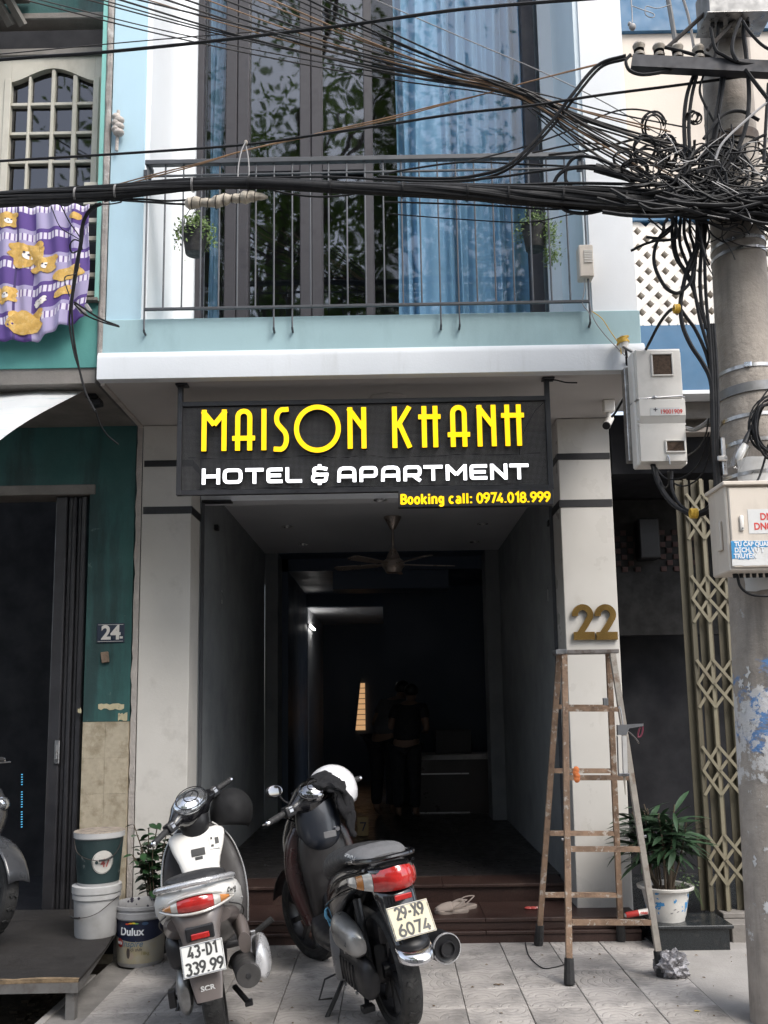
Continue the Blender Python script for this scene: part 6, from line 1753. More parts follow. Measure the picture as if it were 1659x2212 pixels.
planter(421, 520, 'light green trailing plant in a black pot on the left end of the balcony rail', 5, 0)
planter(1155, 510, 'light green trailing plant in a black pot on the right end of the balcony rail', 6, 1)

# ------------------------------------------------------------------ left platform and buckets
m_ply = mat('worn_dark_plywood', (.014, .012, .011), .8, var=.3, vs=3, bump=.3, dirt=(.035, .03, .025), ds=5, da=.5, dl=.56, stretch=(.4, 2, 1), dirt2=(.16, .12, .075), ds2=12, dl2=.72)
m_plyedge = mat('split_plywood_edge', (.19, .135, .08), .9, var=.5, vs=25, bump=.6, stretch=(.3, 1, 3))
m_pfr = mat('grey_platform_frame', (.17, .165, .16), .55, .3, var=.2, vs=9, dirt=(.08, .06, .05), ds=12, da=.6)
pf = thing('metal_platform', 'low grey steel platform topped with worn dark plywood before the green house', 'platform', (-2.2, 5.0, 0))
pr_ = [V((-4.5, 4.235)), V((-1.46, 4.305)), V((-1.505, 4.83)), V((-1.655, 5.74)), V((-4.5, 5.74))]
B().prism([(p.x, p.y) for p in pr_], .155, .169, 'xy').out('plywood_top', m_ply, pf)
b = B(); n_ = 60
top = [V((-4.5 + 3.04 * k / n_, 4.235 + .07 * k / n_, .1695 + random.uniform(-.001, .003))) for k in range(n_ + 1)]
b.grid([top, [p + V((0, random.uniform(.006, .030), .001)) for p in top]]); b.grid([[p + V((0, -.003, -.016)) for p in top], [p + V((0, -.003, 0)) for p in top]])
b.out('split_edge', m_plyedge, pf)
B().bar((-4.5, 4.250, .132), (-1.475, 4.320, .132), .035, .044, upd=(0, 0, 1)).out('frame_beam', m_pfr, pf)
B().bar((-1.478, 4.30, .132), (-1.675, 5.72, .132), .035, .044, upd=(0, 0, 1)).out('frame_beam', m_pfr, pf)
for x, y in ((-1.50, 4.335), (-3.0, 4.31), (-1.67, 5.6), (-3.0, 5.6)):
    B().box((x - .022, y - .022, -.17), (x + .022, y + .022, .109), .003).out('leg', m_pfr, pf)
b = B()
for k in range(160):
    x, y = random.uniform(-2.0, -1.5), random.uniform(4.25, 5.5); s_ = random.uniform(.004, .02)
    b.box((x - s_, y - s_, -.165), (x + s_ * 1.3, y + s_, -.158 + s_ * .6), 0, None)
tag(b.out('rubble', m_dirt), 'loose dirt and rubble under the steel platform', 'rubble', None, 'stuff')
b = B(); 
B().box((-1.64, 2.62, -.15), (-1.601, 5.0, -.006), .004).out('pavement_edge', m_conc, pv)
m_pail = mat('white_pail_plastic', (.46, .46, .46), .45, var=.05, vs=4, dirt=(.25, .24, .22), ds=5, da=.45, dl=.54, dirt2=(.14, .13, .12), ds2=16, dl2=.73)
m_pailg = mat('grey_used_pail', (.36, .36, .37), .5, var=.08, vs=5, dirt=(.16, .15, .15), ds=8, da=.7, dl=.54)
m_greenlab = mat('dark_green_pail_print', (.022, .042, .044), .5, var=.2, vs=6, dirt=(.45, .45, .44), ds=12, da=.95, dl=.64)
m_wirehandle = mat('rusty_handle_wire', (.06, .05, .045), .5, .5)
def wrapm(me, c, r, z, a0):
    t = bmesh.new(); t.from_mesh(me)
    for v in t.verts:
        a = a0 + v.co.x / r; v.co = V((c.x + cos(a) * (r + v.co.z), c.y + sin(a) * (r + v.co.z), z + v.co.y))
    o = bpy.data.meshes.new('tmp'); t.to_mesh(o); t.free(); return o
def wtext(txt, size, c, r, z, a0, m, par, off=0, xs=1, shear=0, name='lettering'):
    me = text_mesh(txt, size=size, ext=.0002, off=off, xs=xs, shear=shear); me.transform(Matrix.Translation((0, 0, .0012)))
    return B().mesh(wrapm(me, c, r, z, a0), Matrix.Identity(4)).out(name, m, par, smooth=False, nofix=True)
def wpatch(c, rf, z0, z1, a0, a1, m, par, name, fn=None, off=.001, n=28, nz=8):
    rows = []
    for j in range(nz + 1):
        z = z0 + (z1 - z0) * j / nz; row = []
        for i in range(n + 1):
            a = a0 + (a1 - a0) * i / n; zz_ = z if not fn else fn(i / n, j / nz, z)
            row.append(c + V((cos(a) * (rf(zz_) + off), sin(a) * (rf(zz_) + off), zz_)))
        rows.append(row)
    return B().grid(rows).out(name, m, par)
def welllipse(c, rf, z0, a0, ru, rv, m, par, name, off=.002):
    b = B(); rings = []
    for s_ in (1, .66, .33, .05):
        rings.append([c + V((cos(a0 + ru * s_ * cos(t) / rf(z0)) * (rf(z0 + rv * s_ * sin(t)) + off), sin(a0 + ru * s_ * cos(t) / rf(z0)) * (rf(z0 + rv * s_ * sin(t)) + off), z0 + rv * s_ * sin(t))) for t in [2 * pi * j / 28 for j in range(28)]])
    b.loft(rings); return b.out(name, m, par)
# lower white pail
c1_ = V((-1.648, 5.11, .1695))
w1 = thing('paint_pail', 'plain white lidded plastic pail on the platform, lower one of the stack', 'bucket', c1_)
B().lathe([(.0, .0), (.108, .0), (.111, .006), (.121, .20), (.129, .202), (.129, .225), (.124, .227), (.124, .232), (.132, .233), (.132, .268), (.120, .272), (.0, .270)], c1_, 48).out('pail_body', m_pail, w1)
b = B(); b.tube(spline([c1_ + V((cos(a) * .138, sin(a) * .138, z)) for a, z in ((D(345), .21), (D(320), .185), (D(290), .14), (D(258), .118), (D(215), .115), (D(195), .15), (D(178), .21))], 6), .0022, 5); b.out('handle', m_wirehandle, w1)
b = B(); b.tube(spline([c1_ + V((cos(a) * .138, sin(a) * .138, z)) for a, z in ((D(250), .116), (D(232), .113), (D(215), .115))], 5), .006, 7); b.out('handle_grip', m_rub, w1)
# upper dark label pail
c2_ = c1_ + V((.006, 0, .2725))
w2 = thing('paint_pail', 'paint pail with peeling dark green label, topmost of the stack on the platform', 'bucket', c2_)
rf2 = lambda z: .110 + .022 * (z - c2_.z) / .28
B().lathe([(.0, .0), (.108, .0), (.110, .004), (.129, .250), (.137, .252), (.137, .282), (.132, .284), (.118, .283), (.0, .278)], c2_, 48).out('pail_body', m_pail, w2)
wpatch(V((c2_.x, c2_.y, 0)), rf2, c2_.z + .014, c2_.z + .246, D(150), D(392), m_greenlab, w2, 'wrap_label', off=.0004)
B().lathe([(.0, .2845), (.05, .290), (.11, .286), (.134, .2845), (.138, .281)], c2_, 40).out('dirty_lid', mat('dirty_lid_top', (.26, .22, .18), .9, var=.3, vs=12, dirt=(.10, .08, .07), ds=14, da=.8), w2)
cc2 = V((c2_.x, c2_.y, 0)); a47 = D(298)
o = welllipse(cc2, rf2, c2_.z + .128, a47, .057, .062, m_pot, w2, 'oval_emblem')
for rr_e in ((.052, .057),):
    b = B(); b.tube([cc2 + V((cos(a47 + rr_e[0] * cos(t) / .12) * (.121 + .003), sin(a47 + rr_e[0] * cos(t) / .12) * (.121 + .003), c2_.z + .128 + rr_e[1] * sin(t))) for t in [2 * pi * j / 30 for j in range(31)]], .0012, 4); b.out('emblem_ring', m_greenlab, o)
wtext('47', .060, cc2, .1225, c2_.z + .104, a47 + .10, mat('dull_red_print', (.36, .09, .08), .6), o, off=.0015, xs=.8, name='emblem_number')
welllipse(cc2, rf2, c2_.z + .128, a47 - .27, .008, .009, m_greenlab, o, 'emblem_dot', .0035)
b = B(); b.tube(spline([cc2 + V((cos(a) * .137, sin(a) * .137, c2_.z + z)) for a, z in ((D(212), .245), (D(230), .185), (D(255), .155), (D(280), .142), (D(300), .140), (D(322), .160), (D(338), .20), (D(350), .245))], 6), .0022, 5); b.out('handle', m_wirehandle, w2)
b = B(); b.tube(spline([cc2 + V((cos(a) * .139, sin(a) * .139, c2_.z + z)) for a, z in ((D(288), .140), (D(303), .142), (D(318), .154))], 5), .006, 7); b.out('handle_grip', m_rub, w2)
# grey branded bucket
c3_ = V((-1.425, 5.205, .0)); c30 = V((c3_.x, c3_.y, 0))
w3 = thing('paint_bucket', 'open paint bucket with navy and cream printed label standing on the tiles', 'bucket', c3_)
rf3 = lambda z: .122 + .020 * z / .27
B().lathe([(.0, .0), (.119, .0), (.122, .006), (rf3(.252), .252), (.150, .254), (.152, .285), (.147, .288), (.147, .300), (.155, .302), (.156, .318), (.149, .320), (.140, .300), (.137, .26), (.118, .02), (.0, .018)], c3_, 56).out('bucket_body', m_pailg, w3)
m_navylab = mat('navy_label_print', (.012, .018, .048), .4, var=.1)
m_crlab = mat('cream_label_print', (.40, .385, .33), .5, var=.06, vs=6, dirt=(.45, .36, .16), ds=5, da=.5, dl=.5)
A0, A1 = D(170), D(375)
wv_ = lambda u: .158 + .022 * sin((u - .20) * 5.0) * -1 + .012
wpatch(c30, rf3, .018, .25, A0, A1, m_navylab, w3, 'label_top', lambda u, v, z: wv_(u) - .012 + (.246 - wv_(u) + .012) * v, .0006)
wpatch(c30, rf3, .018, .25, A0, A1, m_crlab, w3, 'label_bottom', lambda u, v, z: .020 + (wv_(u) - .0126 - .020) * v, .0006)
wtext('Dulux', .058, c30, rf3(.185) + .001, .172, D(263), m_lw, w3, off=.0014, xs=.95)
wtext('Inspire', .046, c30, rf3(.13) + .001, .112, D(264), mat('slate_print', (.10, .17, .24), .5), w3, off=.0004, xs=.95, shear=.25)
welllipse(c30, rf3, .128, D(231), .022, .024, mat('red_badge', (.42, .04, .03), .5), w3, 'badge')
wtext('Mới', .022, c30, rf3(.128) + .003, .121, D(231), m_lw, w3, off=.0006)
for k, (col_, a_, dz) in enumerate((((.55, .06, .03), 254, 0), ((.75, .35, .03), 262, .004), ((.65, .55, .05), 269, .005), ((.15, .35, .12), 275, .003))):
    welllipse(c30, rf3, .231 + dz, D(a_), .012, .0045, mat('paint_flourish', col_, .5), w3, 'flourish', .002)
b = B(); rr2 = random.Random(2)
welllipse(c30, rf3, .232, D(294), .018, .009, mat('blue_flourish', (.05, .10, .20), .5), w3, 'flourish', .0018)
welllipse(c30, rf3, .076, D(255), .010, .028, mat('figure_print', (.06, .05, .05), .6), w3, 'figure_print', .002)
welllipse(c30, rf3, .062, D(262), .016, .020, mat('skin_print', (.42, .35, .28), .6), w3, 'figure_print', .0017)
wtext('nội thất', .022, c30, rf3(.09) + .001, .088, D(272), m_ink, w3, shear=.3)
wtext('5 L', .018, c30, rf3(.1) + .001, .106, D(282), mat('tan_print', (.36, .26, .12), .6), w3)
wtext('18kg', .024, c30, rf3(.07) + .001, .066, D(296), mat('olive_print', (.24, .22, .07), .6), w3)
b = B(); b.tube(spline([c30 + V((cos(a) * .160, sin(a) * .160, z)) for a, z in ((D(182), .29), (D(205), .27), (D(195), .22), (D(180), .20))], 5), .0025, 5); b.out('handle', m_wirehandle, w3)
b = B()
for k in range(60):
    a = rr2.uniform(0, 6.3); z = rr2.uniform(.2, .315); s_ = rr2.uniform(.003, .012)
    b.face([c30 + V((cos(a + dx / .14) * (.1375 + .06 * max(0, z - .29) - .0015 + (z - .26) * .06), sin(a + dx / .14) * (.1375 - .0015 + (z - .26) * .06), z + dz)) for dx, dz in ((-s_, 0), (0, s_), (s_, 0), (0, -s_))])
b.out('dried_drips', m_ink, w3, smooth=False)
# blue led strip in the shop
ls = B(); p = at(46, 1725, Y=6.2)
for k in range(22):
    if k in (5, 6, 14): continue
    z = p.z + .16 - k * .0165; ls.box((p.x - .004 + .0006 * k, 6.19, z - .003), (p.x + .004 + .0006 * k, 6.2, z + .003))
tag(ls.out('light_strip', mat('blue_led', (.10, .45, .75), emit=.3)), 'string of tiny blue lights glowing in the dark green shop', 'light strip')

# ------------------------------------------------------------------ ceiling fan, reception desk, people inside
p = at(848, 1117, Z=2.958)
fn = thing('ceiling_fan', 'brown metal ceiling fan hanging in the dark entrance hall', 'ceiling fan', p)
m_fan = mat('brown_fan_metal', (.36, .30, .26), .35, .6, var=.1)
hz = at(848, 1222, Y=p.y).z
B().lathe([(.0, -.11), (.022, -.105), (.075, -.004), (.075, .0), (.0, .0)], p, 24).out('canopy_cone', m_fan, fn)
B().tube([V((p.x, p.y, p.z - .10)), V((p.x, p.y, hz + .12))], .010, 10).out('down_rod', m_fan, fn)
B().lathe([(.0, .15), (.018, .148), (.045, .10), (.062, .055), (.085, .040), (.092, .02), (.092, -.01), (.075, -.03), (.070, -.045), (.060, -.06), (.0, -.066)], (p.x, p.y, hz), 28).out('motor_housing', m_fan, fn)
for k in range(5):
    a = k * 2 * pi / 5 + .25
    M4 = Matrix.Translation((p.x, p.y, hz + .01)) @ Matrix.Rotation(a, 4, 'Z') @ Matrix.Rotation(.18, 4, 'X')
    b = B().box((.085, -.02, -.004), (.16, .02, .004), .002, M4); b.out('blade_arm', m_fan, fn)
    b = B(); b.prism([(.15, -.035), (.50, -.055), (.535, -.03), (.535, .03), (.50, .055), (.15, .035)], -.003, .003, 'xy'); b.xf(M4); b.out('blade', m_fan, fn)
YD = 9.75
a_, c_ = at(882, 1632, Y=YD), at(1012, 1632, Y=YD)
dk = thing('reception_desk', 'dark reception desk with pale top and thin light strips in the hall', 'desk', (a_.x, YD, .235))
m_desk = mat('dark_desk_panel', (.040, .034, .032), .4, var=.15, vs=3)
m_desktop = mat('pale_desk_top', (.30, .29, .28), .35)
B().box((a_.x + .03, YD + .02, .235), (1.10, YD + .5, a_.z - .05)).out('desk_body', m_desk, dk)
B().box((a_.x, YD - .02, a_.z - .049), (1.12, YD + .55, a_.z)).out('desk_top', m_desktop, dk)
for y in (1672, 1756):
    z = at(940, y, Y=YD).z
    B().box((a_.x + .03, YD + .005, z - .006), (c_.x, YD + .0195, z + .006)).out('desk_trim', m_steel, dk)
tag(B().box((a_.x + .30, YD + .2, a_.z + .001), (a_.x + .70, YD + .24, a_.z + .26), .006).out('monitor', m_black), 'dark monitor standing on the reception desk in the hall', 'monitor')
m_skin = mat('brown_skin', (.20, .125, .09), .6, var=.08)  # one even brown skin tone
m_shirt = mat('dark_grey_shirt', (.075, .075, .08), .9, var=.15, vs=8)
m_trou = mat('black_trousers', (.014, .014, .018), .9, var=.2, vs=8)
m_hair = mat('black_hair', (.008, .008, .009), .5)
def skin_mesh(name, verts, edges, rad, m, parent, lv=2):
    me = bpy.data.meshes.new(name); me.from_pydata([tuple(v) for v in verts], edges, [])
    o = bpy.data.objects.new(name, me); COL.objects.link(o)
    sm = o.modifiers.new('skin', 'SKIN'); sm.use_smooth_shade = True
    sv = me.skin_vertices[0].data
    for i, r in enumerate(rad): sv[i].radius = r if isinstance(r, tuple) else (r, r)
    sv[0].use_root = True
    ss = o.modifiers.new('sub', 'SUBSURF'); ss.levels = ss.render_levels = lv
    dg = bpy.context.evaluated_depsgraph_get()
    m2 = bpy.data.meshes.new_from_object(o.evaluated_get(dg))
    bpy.data.objects.remove(o)
    b = B(); b.bm.from_mesh(m2); return b.out(name, m, parent, local=True)
def person(o, rz, lab, bend, hs, sh):
    M4 = Matrix.Translation(o) @ Matrix.Rotation(rz, 4, 'Z') @ Matrix.Scale(hs, 4)
    t = thing('person', lab, 'person', M4=M4)
    cb_, sb_ = cos(bend), sin(bend)
    T_ = lambda x, y, z: V((x, y * cb_ + (z - .95) * sb_, .95 + (z - .95) * cb_ - y * sb_))
    vs = [V((0, 0, .95)), T_(0, 0, 1.10), T_(0, .0, 1.28), T_(0, .0, 1.42), T_(0, .01, 1.50), T_(0, .03, 1.57), T_(0, .04, 1.66), T_(0, .035, 1.72)]
    rd = [(.155, .115), (.135, .10), (.155, .105), (.12, .08), .052, .062, .078, .05]
    ed = [(i, i + 1) for i in range(7)]
    hands = []
    for s_ in (-1, 1):
        k = len(vs)
        el = T_(s_ * .235, .06, 1.14); wr = V((s_ * .17, el.y + .22, el.z - .04)); pm = wr + V((-s_ * .01, .075, -.01))
        vs += [T_(s_ * .17, 0, 1.41), el, wr, pm]; rd += [.062, .043, .028, (.034, .018)]; ed += [(3, k), (k, k + 1), (k + 1, k + 2), (k + 2, k + 3)]
        for f in range(4):
            j = len(vs); b0 = pm + V(((f - 1.5) * .019, .02, 0)); vs += [b0 + V((0, .035, -.004)), b0 + V((0, .062 - .006 * abs(f - 1.5), -.018))]; rd += [.0095, .008]; ed += [(k + 3, j), (j, j + 1)]
        j = len(vs); vs += [wr + V((-s_ * .045, .045, -.008)), wr + V((-s_ * .055, .08, -.016))]; rd += [.011, .009]; ed += [(k + 2, j), (j, j + 1)]
        k = len(vs); vs += [V((s_ * .095, 0, .86)), V((s_ * .10, .015, .50)), V((s_ * .105, -.01, .09)), V((s_ * .115, .12, .035))]; rd += [.095, .062, .042, (.04, .03)]
        ed += [(0, k), (k, k + 1), (k + 1, k + 2), (k + 2, k + 3)]
    skin_mesh('body', vs, ed, rd, m_skin, t)
    # clothing follows the body a little outside it
    skin_mesh('shirt', [V((0, 0, .86)), vs[1], vs[2], vs[3]] + [T_(-.17, 0, 1.41), T_(-.215, .03, 1.25), T_(.17, 0, 1.41), T_(.215, .03, 1.25)], [(0, 1), (1, 2), (2, 3), (3, 4), (4, 5), (3, 6), (6, 7)], [(.20, .155), (.175, .14), (.175, .125), (.125, .088), .078, .066, .078, .066], sh, t)
    skin_mesh('trousers', [V((0, .0, 1.00)), V((-.095, 0, .86)), V((-.10, .015, .50)), V((-.105, -.01, .12)), V((.095, 0, .86)), V((.10, .015, .50)), V((.105, -.01, .12))], [(0, 1), (1, 2), (2, 3), (0, 4), (4, 5), (5, 6)], [(.195, .15), .125, .086, .066, .112, .082, .066], m_trou, t)
    hd = T_(0, .03, 1.66)
    b = B(); b.ell(hd + V((0, -.018, .035)), (.092, .105, .088)); b.out('hair', m_hair, t, local=True)
person(V((-.10, 9.55, .235)), -.5, 'person in a grey shirt seen from behind, leaning at the desk on the left', .75, .90, m_shirt)
person(V((.13, 9.32, .235)), -.2, 'person with black hair in dark clothes leaning on the reception desk', .62, .84, m_trou)
# yellow printed bag on the hall floor
q = at(784, 1805, Z=.236)
bg = thing('printed_bag', 'small tan printed paper bag on the hall floor behind the white helmet', 'bag', q)
B().box((q.x - .05, q.y - .025, .236), (q.x + .05, q.y + .025, .40), .006).out('bag_body', mat('tan_paper', (.30, .22, .11), .8, var=.1), bg)
b = B(); stroke(b, [(-.025, .10), (.025, .10), (-.002, .03)], .012, .001, Matrix.Translation(V((q.x, q.y - .0265, .25))) @ FACE); b.out('bag_mark', m_ink, bg)
# ------------------------------------------------------------------ motor scooters
def paint(name, col, rough=.25, coat=.6, **k): return mat(name, col, rough, 0, var=.03, vs=4, coat=coat, rv=.06, dirt=tuple(c * .6 + .03 for c in col), ds=6, da=.35, dl=.56, **k)
m_pearl = mat('pearl_white_paint', (.80, .785, .75), .32, var=.02, vs=4, coat=.3, rv=.06, dirt=(.55, .52, .48), ds=6, da=.25, dl=.6)
m_browng = paint('warm_grey_plastic', (.135, .115, .108), .35, .3)
m_dkbrown = mat('dark_brown_plastic', (.017, .014, .014), .45, var=.1)
m_blkpl = mat('black_plastic', (.014, .014, .016), .42, var=.15, vs=8, dirt=(.06, .055, .05), ds=8, da=.4, dl=.56)
m_gloss = paint('gloss_black_paint', (.008, .008, .010), .18, .8)
m_blkin = mat('black_inner_plastic', (.0085, .0075, .008), .42, var=.1)
m_wine = paint('dark_wine_paint', (.016, .0035, .0035), .3, .5)
m_darkgr = paint('dark_grey_paint', (.045, .047, .052), .3, .5)
m_bright = mat('bright_alloy', (.62, .62, .63), .3, .6, var=.08, vs=8)
m_midnight = paint('midnight_plastic', (.010, .013, .020), .35, .4)
m_silver = mat('scuffed_silver_case', (.34, .34, .335), .38, .75, var=.1, vs=9, dirt=(.16, .15, .14), ds=9, da=.5)
m_greypl = paint('silver_grey_paint', (.20, .205, .215), .3, .5)
m_seat = mat('dark_vinyl_seat', (.030, .030, .032), .55, var=.12, vs=20, bump=.12, bs=200)
m_seatg = mat('grey_vinyl_patch', (.15, .15, .155), .6, var=.1, vs=20)
m_tyre = mat('tyre_rubber', (.020, .020, .020), .8, var=.25, vs=14, bump=.3, bs=90, dirt=(.09, .085, .08), ds=9, da=.5, dl=.53)
m_redlens = mat('red_tail_lens', (.42, .018, .015), .12, coat=1, var=.25, vs=30, rv=.02)
m_amber = mat('amber_lens', (.55, .22, .06), .12, coat=1, var=.15, vs=30, rv=.02)
m_clear = mat('clear_grey_lens', (.58, .56, .52), .1, .1, coat=1, var=.2, vs=30, rv=.02)
m_dial = mat('bright_dial_cover', (.50, .52, .55), .06, .85, var=.25, vs=25, coat=1, rv=.03)
m_platew = mat('white_number_plate', (.66, .66, .63), .45, var=.03)
m_platey = mat('yellowed_number_plate', (.60, .54, .38), .5, var=.05)
m_plink = mat('plate_black_ink', (.035, .035, .035), .5)
m_mirr = mat('mirror_glass', (.25, .25, .26), .05, 1.0, rv=.02)

def rg(y, cx, cz, hw, hh, e=2.4, n=22):
    out = []
    for j in range(n):
        a = 2 * pi * (j + .5) / n; c, s = cos(a), sin(a)
        out.append(V((cx + hw * abs(c) ** (2 / e) * (1 if c > 0 else -1), y, cz + hh * abs(s) ** (2 / e) * (1 if s > 0 else -1))))
    return out
def rz_(z, cx, cy, hw, hd, e=2.4, n=22):
    return [V((p.x, p.z, z)) for p in rg(z, cx, cy, hw, hd, e, n)]
def smooth_rings(rings, k=3):
    n = len(rings[0]); cols_ = [spline([r[i] for r in rings], k) for i in range(n)]
    return [[c[j] for c in cols_] for j in range(len(cols_[0]))]
def body(rings, name, m, par, k=3, xf=None):
    b = B(); b.loft(smooth_rings(rings, k))
    if xf is not None: b.xf(xf)
    return b.out(name, m, par, local=True, ang=50)
def shape(fn, name, m, par, xf=None, ang=35):
    b = B(); fn(b)
    if xf is not None: b.xf(xf)
    return b.out(name, m, par, local=True, ang=ang)
def wheel(par, y, r, w_, xf=None, spokes=5):
    b = B(); a = .62
    prof = [(r - .055, -w_ * .42), (r - .03, -w_ * .5), (r - .012, -w_ * .42), (r - .003, -w_ * .22), (r, 0), (r - .003, w_ * .22), (r - .012, w_ * .42), (r - .03, w_ * .5), (r - .055, w_ * .42), (r - .058, 0)]
    prof.append(prof[0])
    b.lathe(prof, (0, y, r), 48, 'x')
    # tread grooves as slim proud blocks
    for k in range(24):
        t = 2 * pi * k / 24
        for s_ in (-1, 1):
            p = V((s_ * w_ * .16, y + cos(t) * (r - .0005), r + sin(t) * (r - .0005)))
            b.box((-w_ * .12, -.004, -.003), (w_ * .12, .012, .003), 0, Matrix.Translation(p) @ Matrix.Rotation(t - pi / 2, 4, 'X') @ Matrix.Rotation(s_ * .5, 4, 'Z'))
    if xf is not None: b.xf(xf)
    wh = b.out('wheel', m_tyre, par, local=True)
    b = B(); b.lathe([(r - .056, -w_ * .40), (r - .068, -w_ * .36), (r - .075, 0), (r - .068, w_ * .36), (r - .056, w_ * .40)], (0, y, r), 40, 'x')
    for k in range(spokes):
        t = 2 * pi * k / spokes + .3
        b.bar(V((0, y + cos(t) * .03, r + sin(t) * .03)), V((0, y + cos(t) * (r - .066), r + sin(t) * (r - .066))), .03, .028, upd=(1, 0, 0))
    b.lathe([(.0, -.045), (.035, -.045), (.04, 0), (.035, .045), (.0, .045)], (0, y, r), 20, 'x')
    if xf is not None: b.xf(xf)
    b.out('rim', m_silver if spokes < 9 else m_blkpl, wh, local=True)
def plate(par, c, tilt, mpl, l1, l2, sx=.19, sz=.14, yaw=0.):
    M4 = Matrix.Translation(c) @ Matrix.Rotation(yaw, 4, 'Z') @ Matrix.Rotation(tilt, 4, 'X')
    b = B(); b.box((-sx / 2, -.0015, -sz / 2), (sx / 2, .0015, sz / 2), 0); b.xf(M4)
    o = b.out('number_plate', mpl, par, local=True)
    b = B()
    rim = [(-sx / 2 + .004, -sz / 2 + .004), (sx / 2 - .004, -sz / 2 + .004), (sx / 2 - .004, sz / 2 - .004), (-sx / 2 + .004, sz / 2 - .004)]
    b.tube([V((x, -.003, z)) for x, z in rim + rim[:1]], .0022, 5); b.xf(M4); b.out('plate_rim', m_steel, o, local=True)
    for txt, z, w_ in ((l1, .010, .135), (l2, -.060, .172 if len(l2) == 6 else .150)):
        b = B(); plate_text(b, txt, -w_ / 2 + .004, w_ / 2 + .004, z, .052, .0098, Matrix.Translation((0, -.0026, 0)) @ FACE); b.xf(M4); b.out('plate_lettering', m_plink, o, local=True, smooth=False)
    return o
def lens(par, name, m, u0, u1, fx, fz0, fz1, n=10, out_=.0):
    b = B(); A, C_ = [], []
    for i in range(n + 1):
        u = u0 + (u1 - u0) * i / n; x, y = fx(u); z0, z1 = fz0(u), fz1(u)
        col = [V((x, y + .010 - out_, z0)), V((x * 1.01, y - .006 - out_, z0 + (z1 - z0) * .2)), V((x * 1.015, y - .010 - out_, (z0 + z1) / 2)), V((x * 1.01, y - .006 - out_, z0 + (z1 - z0) * .8)), V((x, y + .010 - out_, z1)), V((x * .8, y + .04, (z0 + z1) / 2))]
        A.append(col)
    b.loft(A); return b.out(name, m, par, local=True, ang=40)
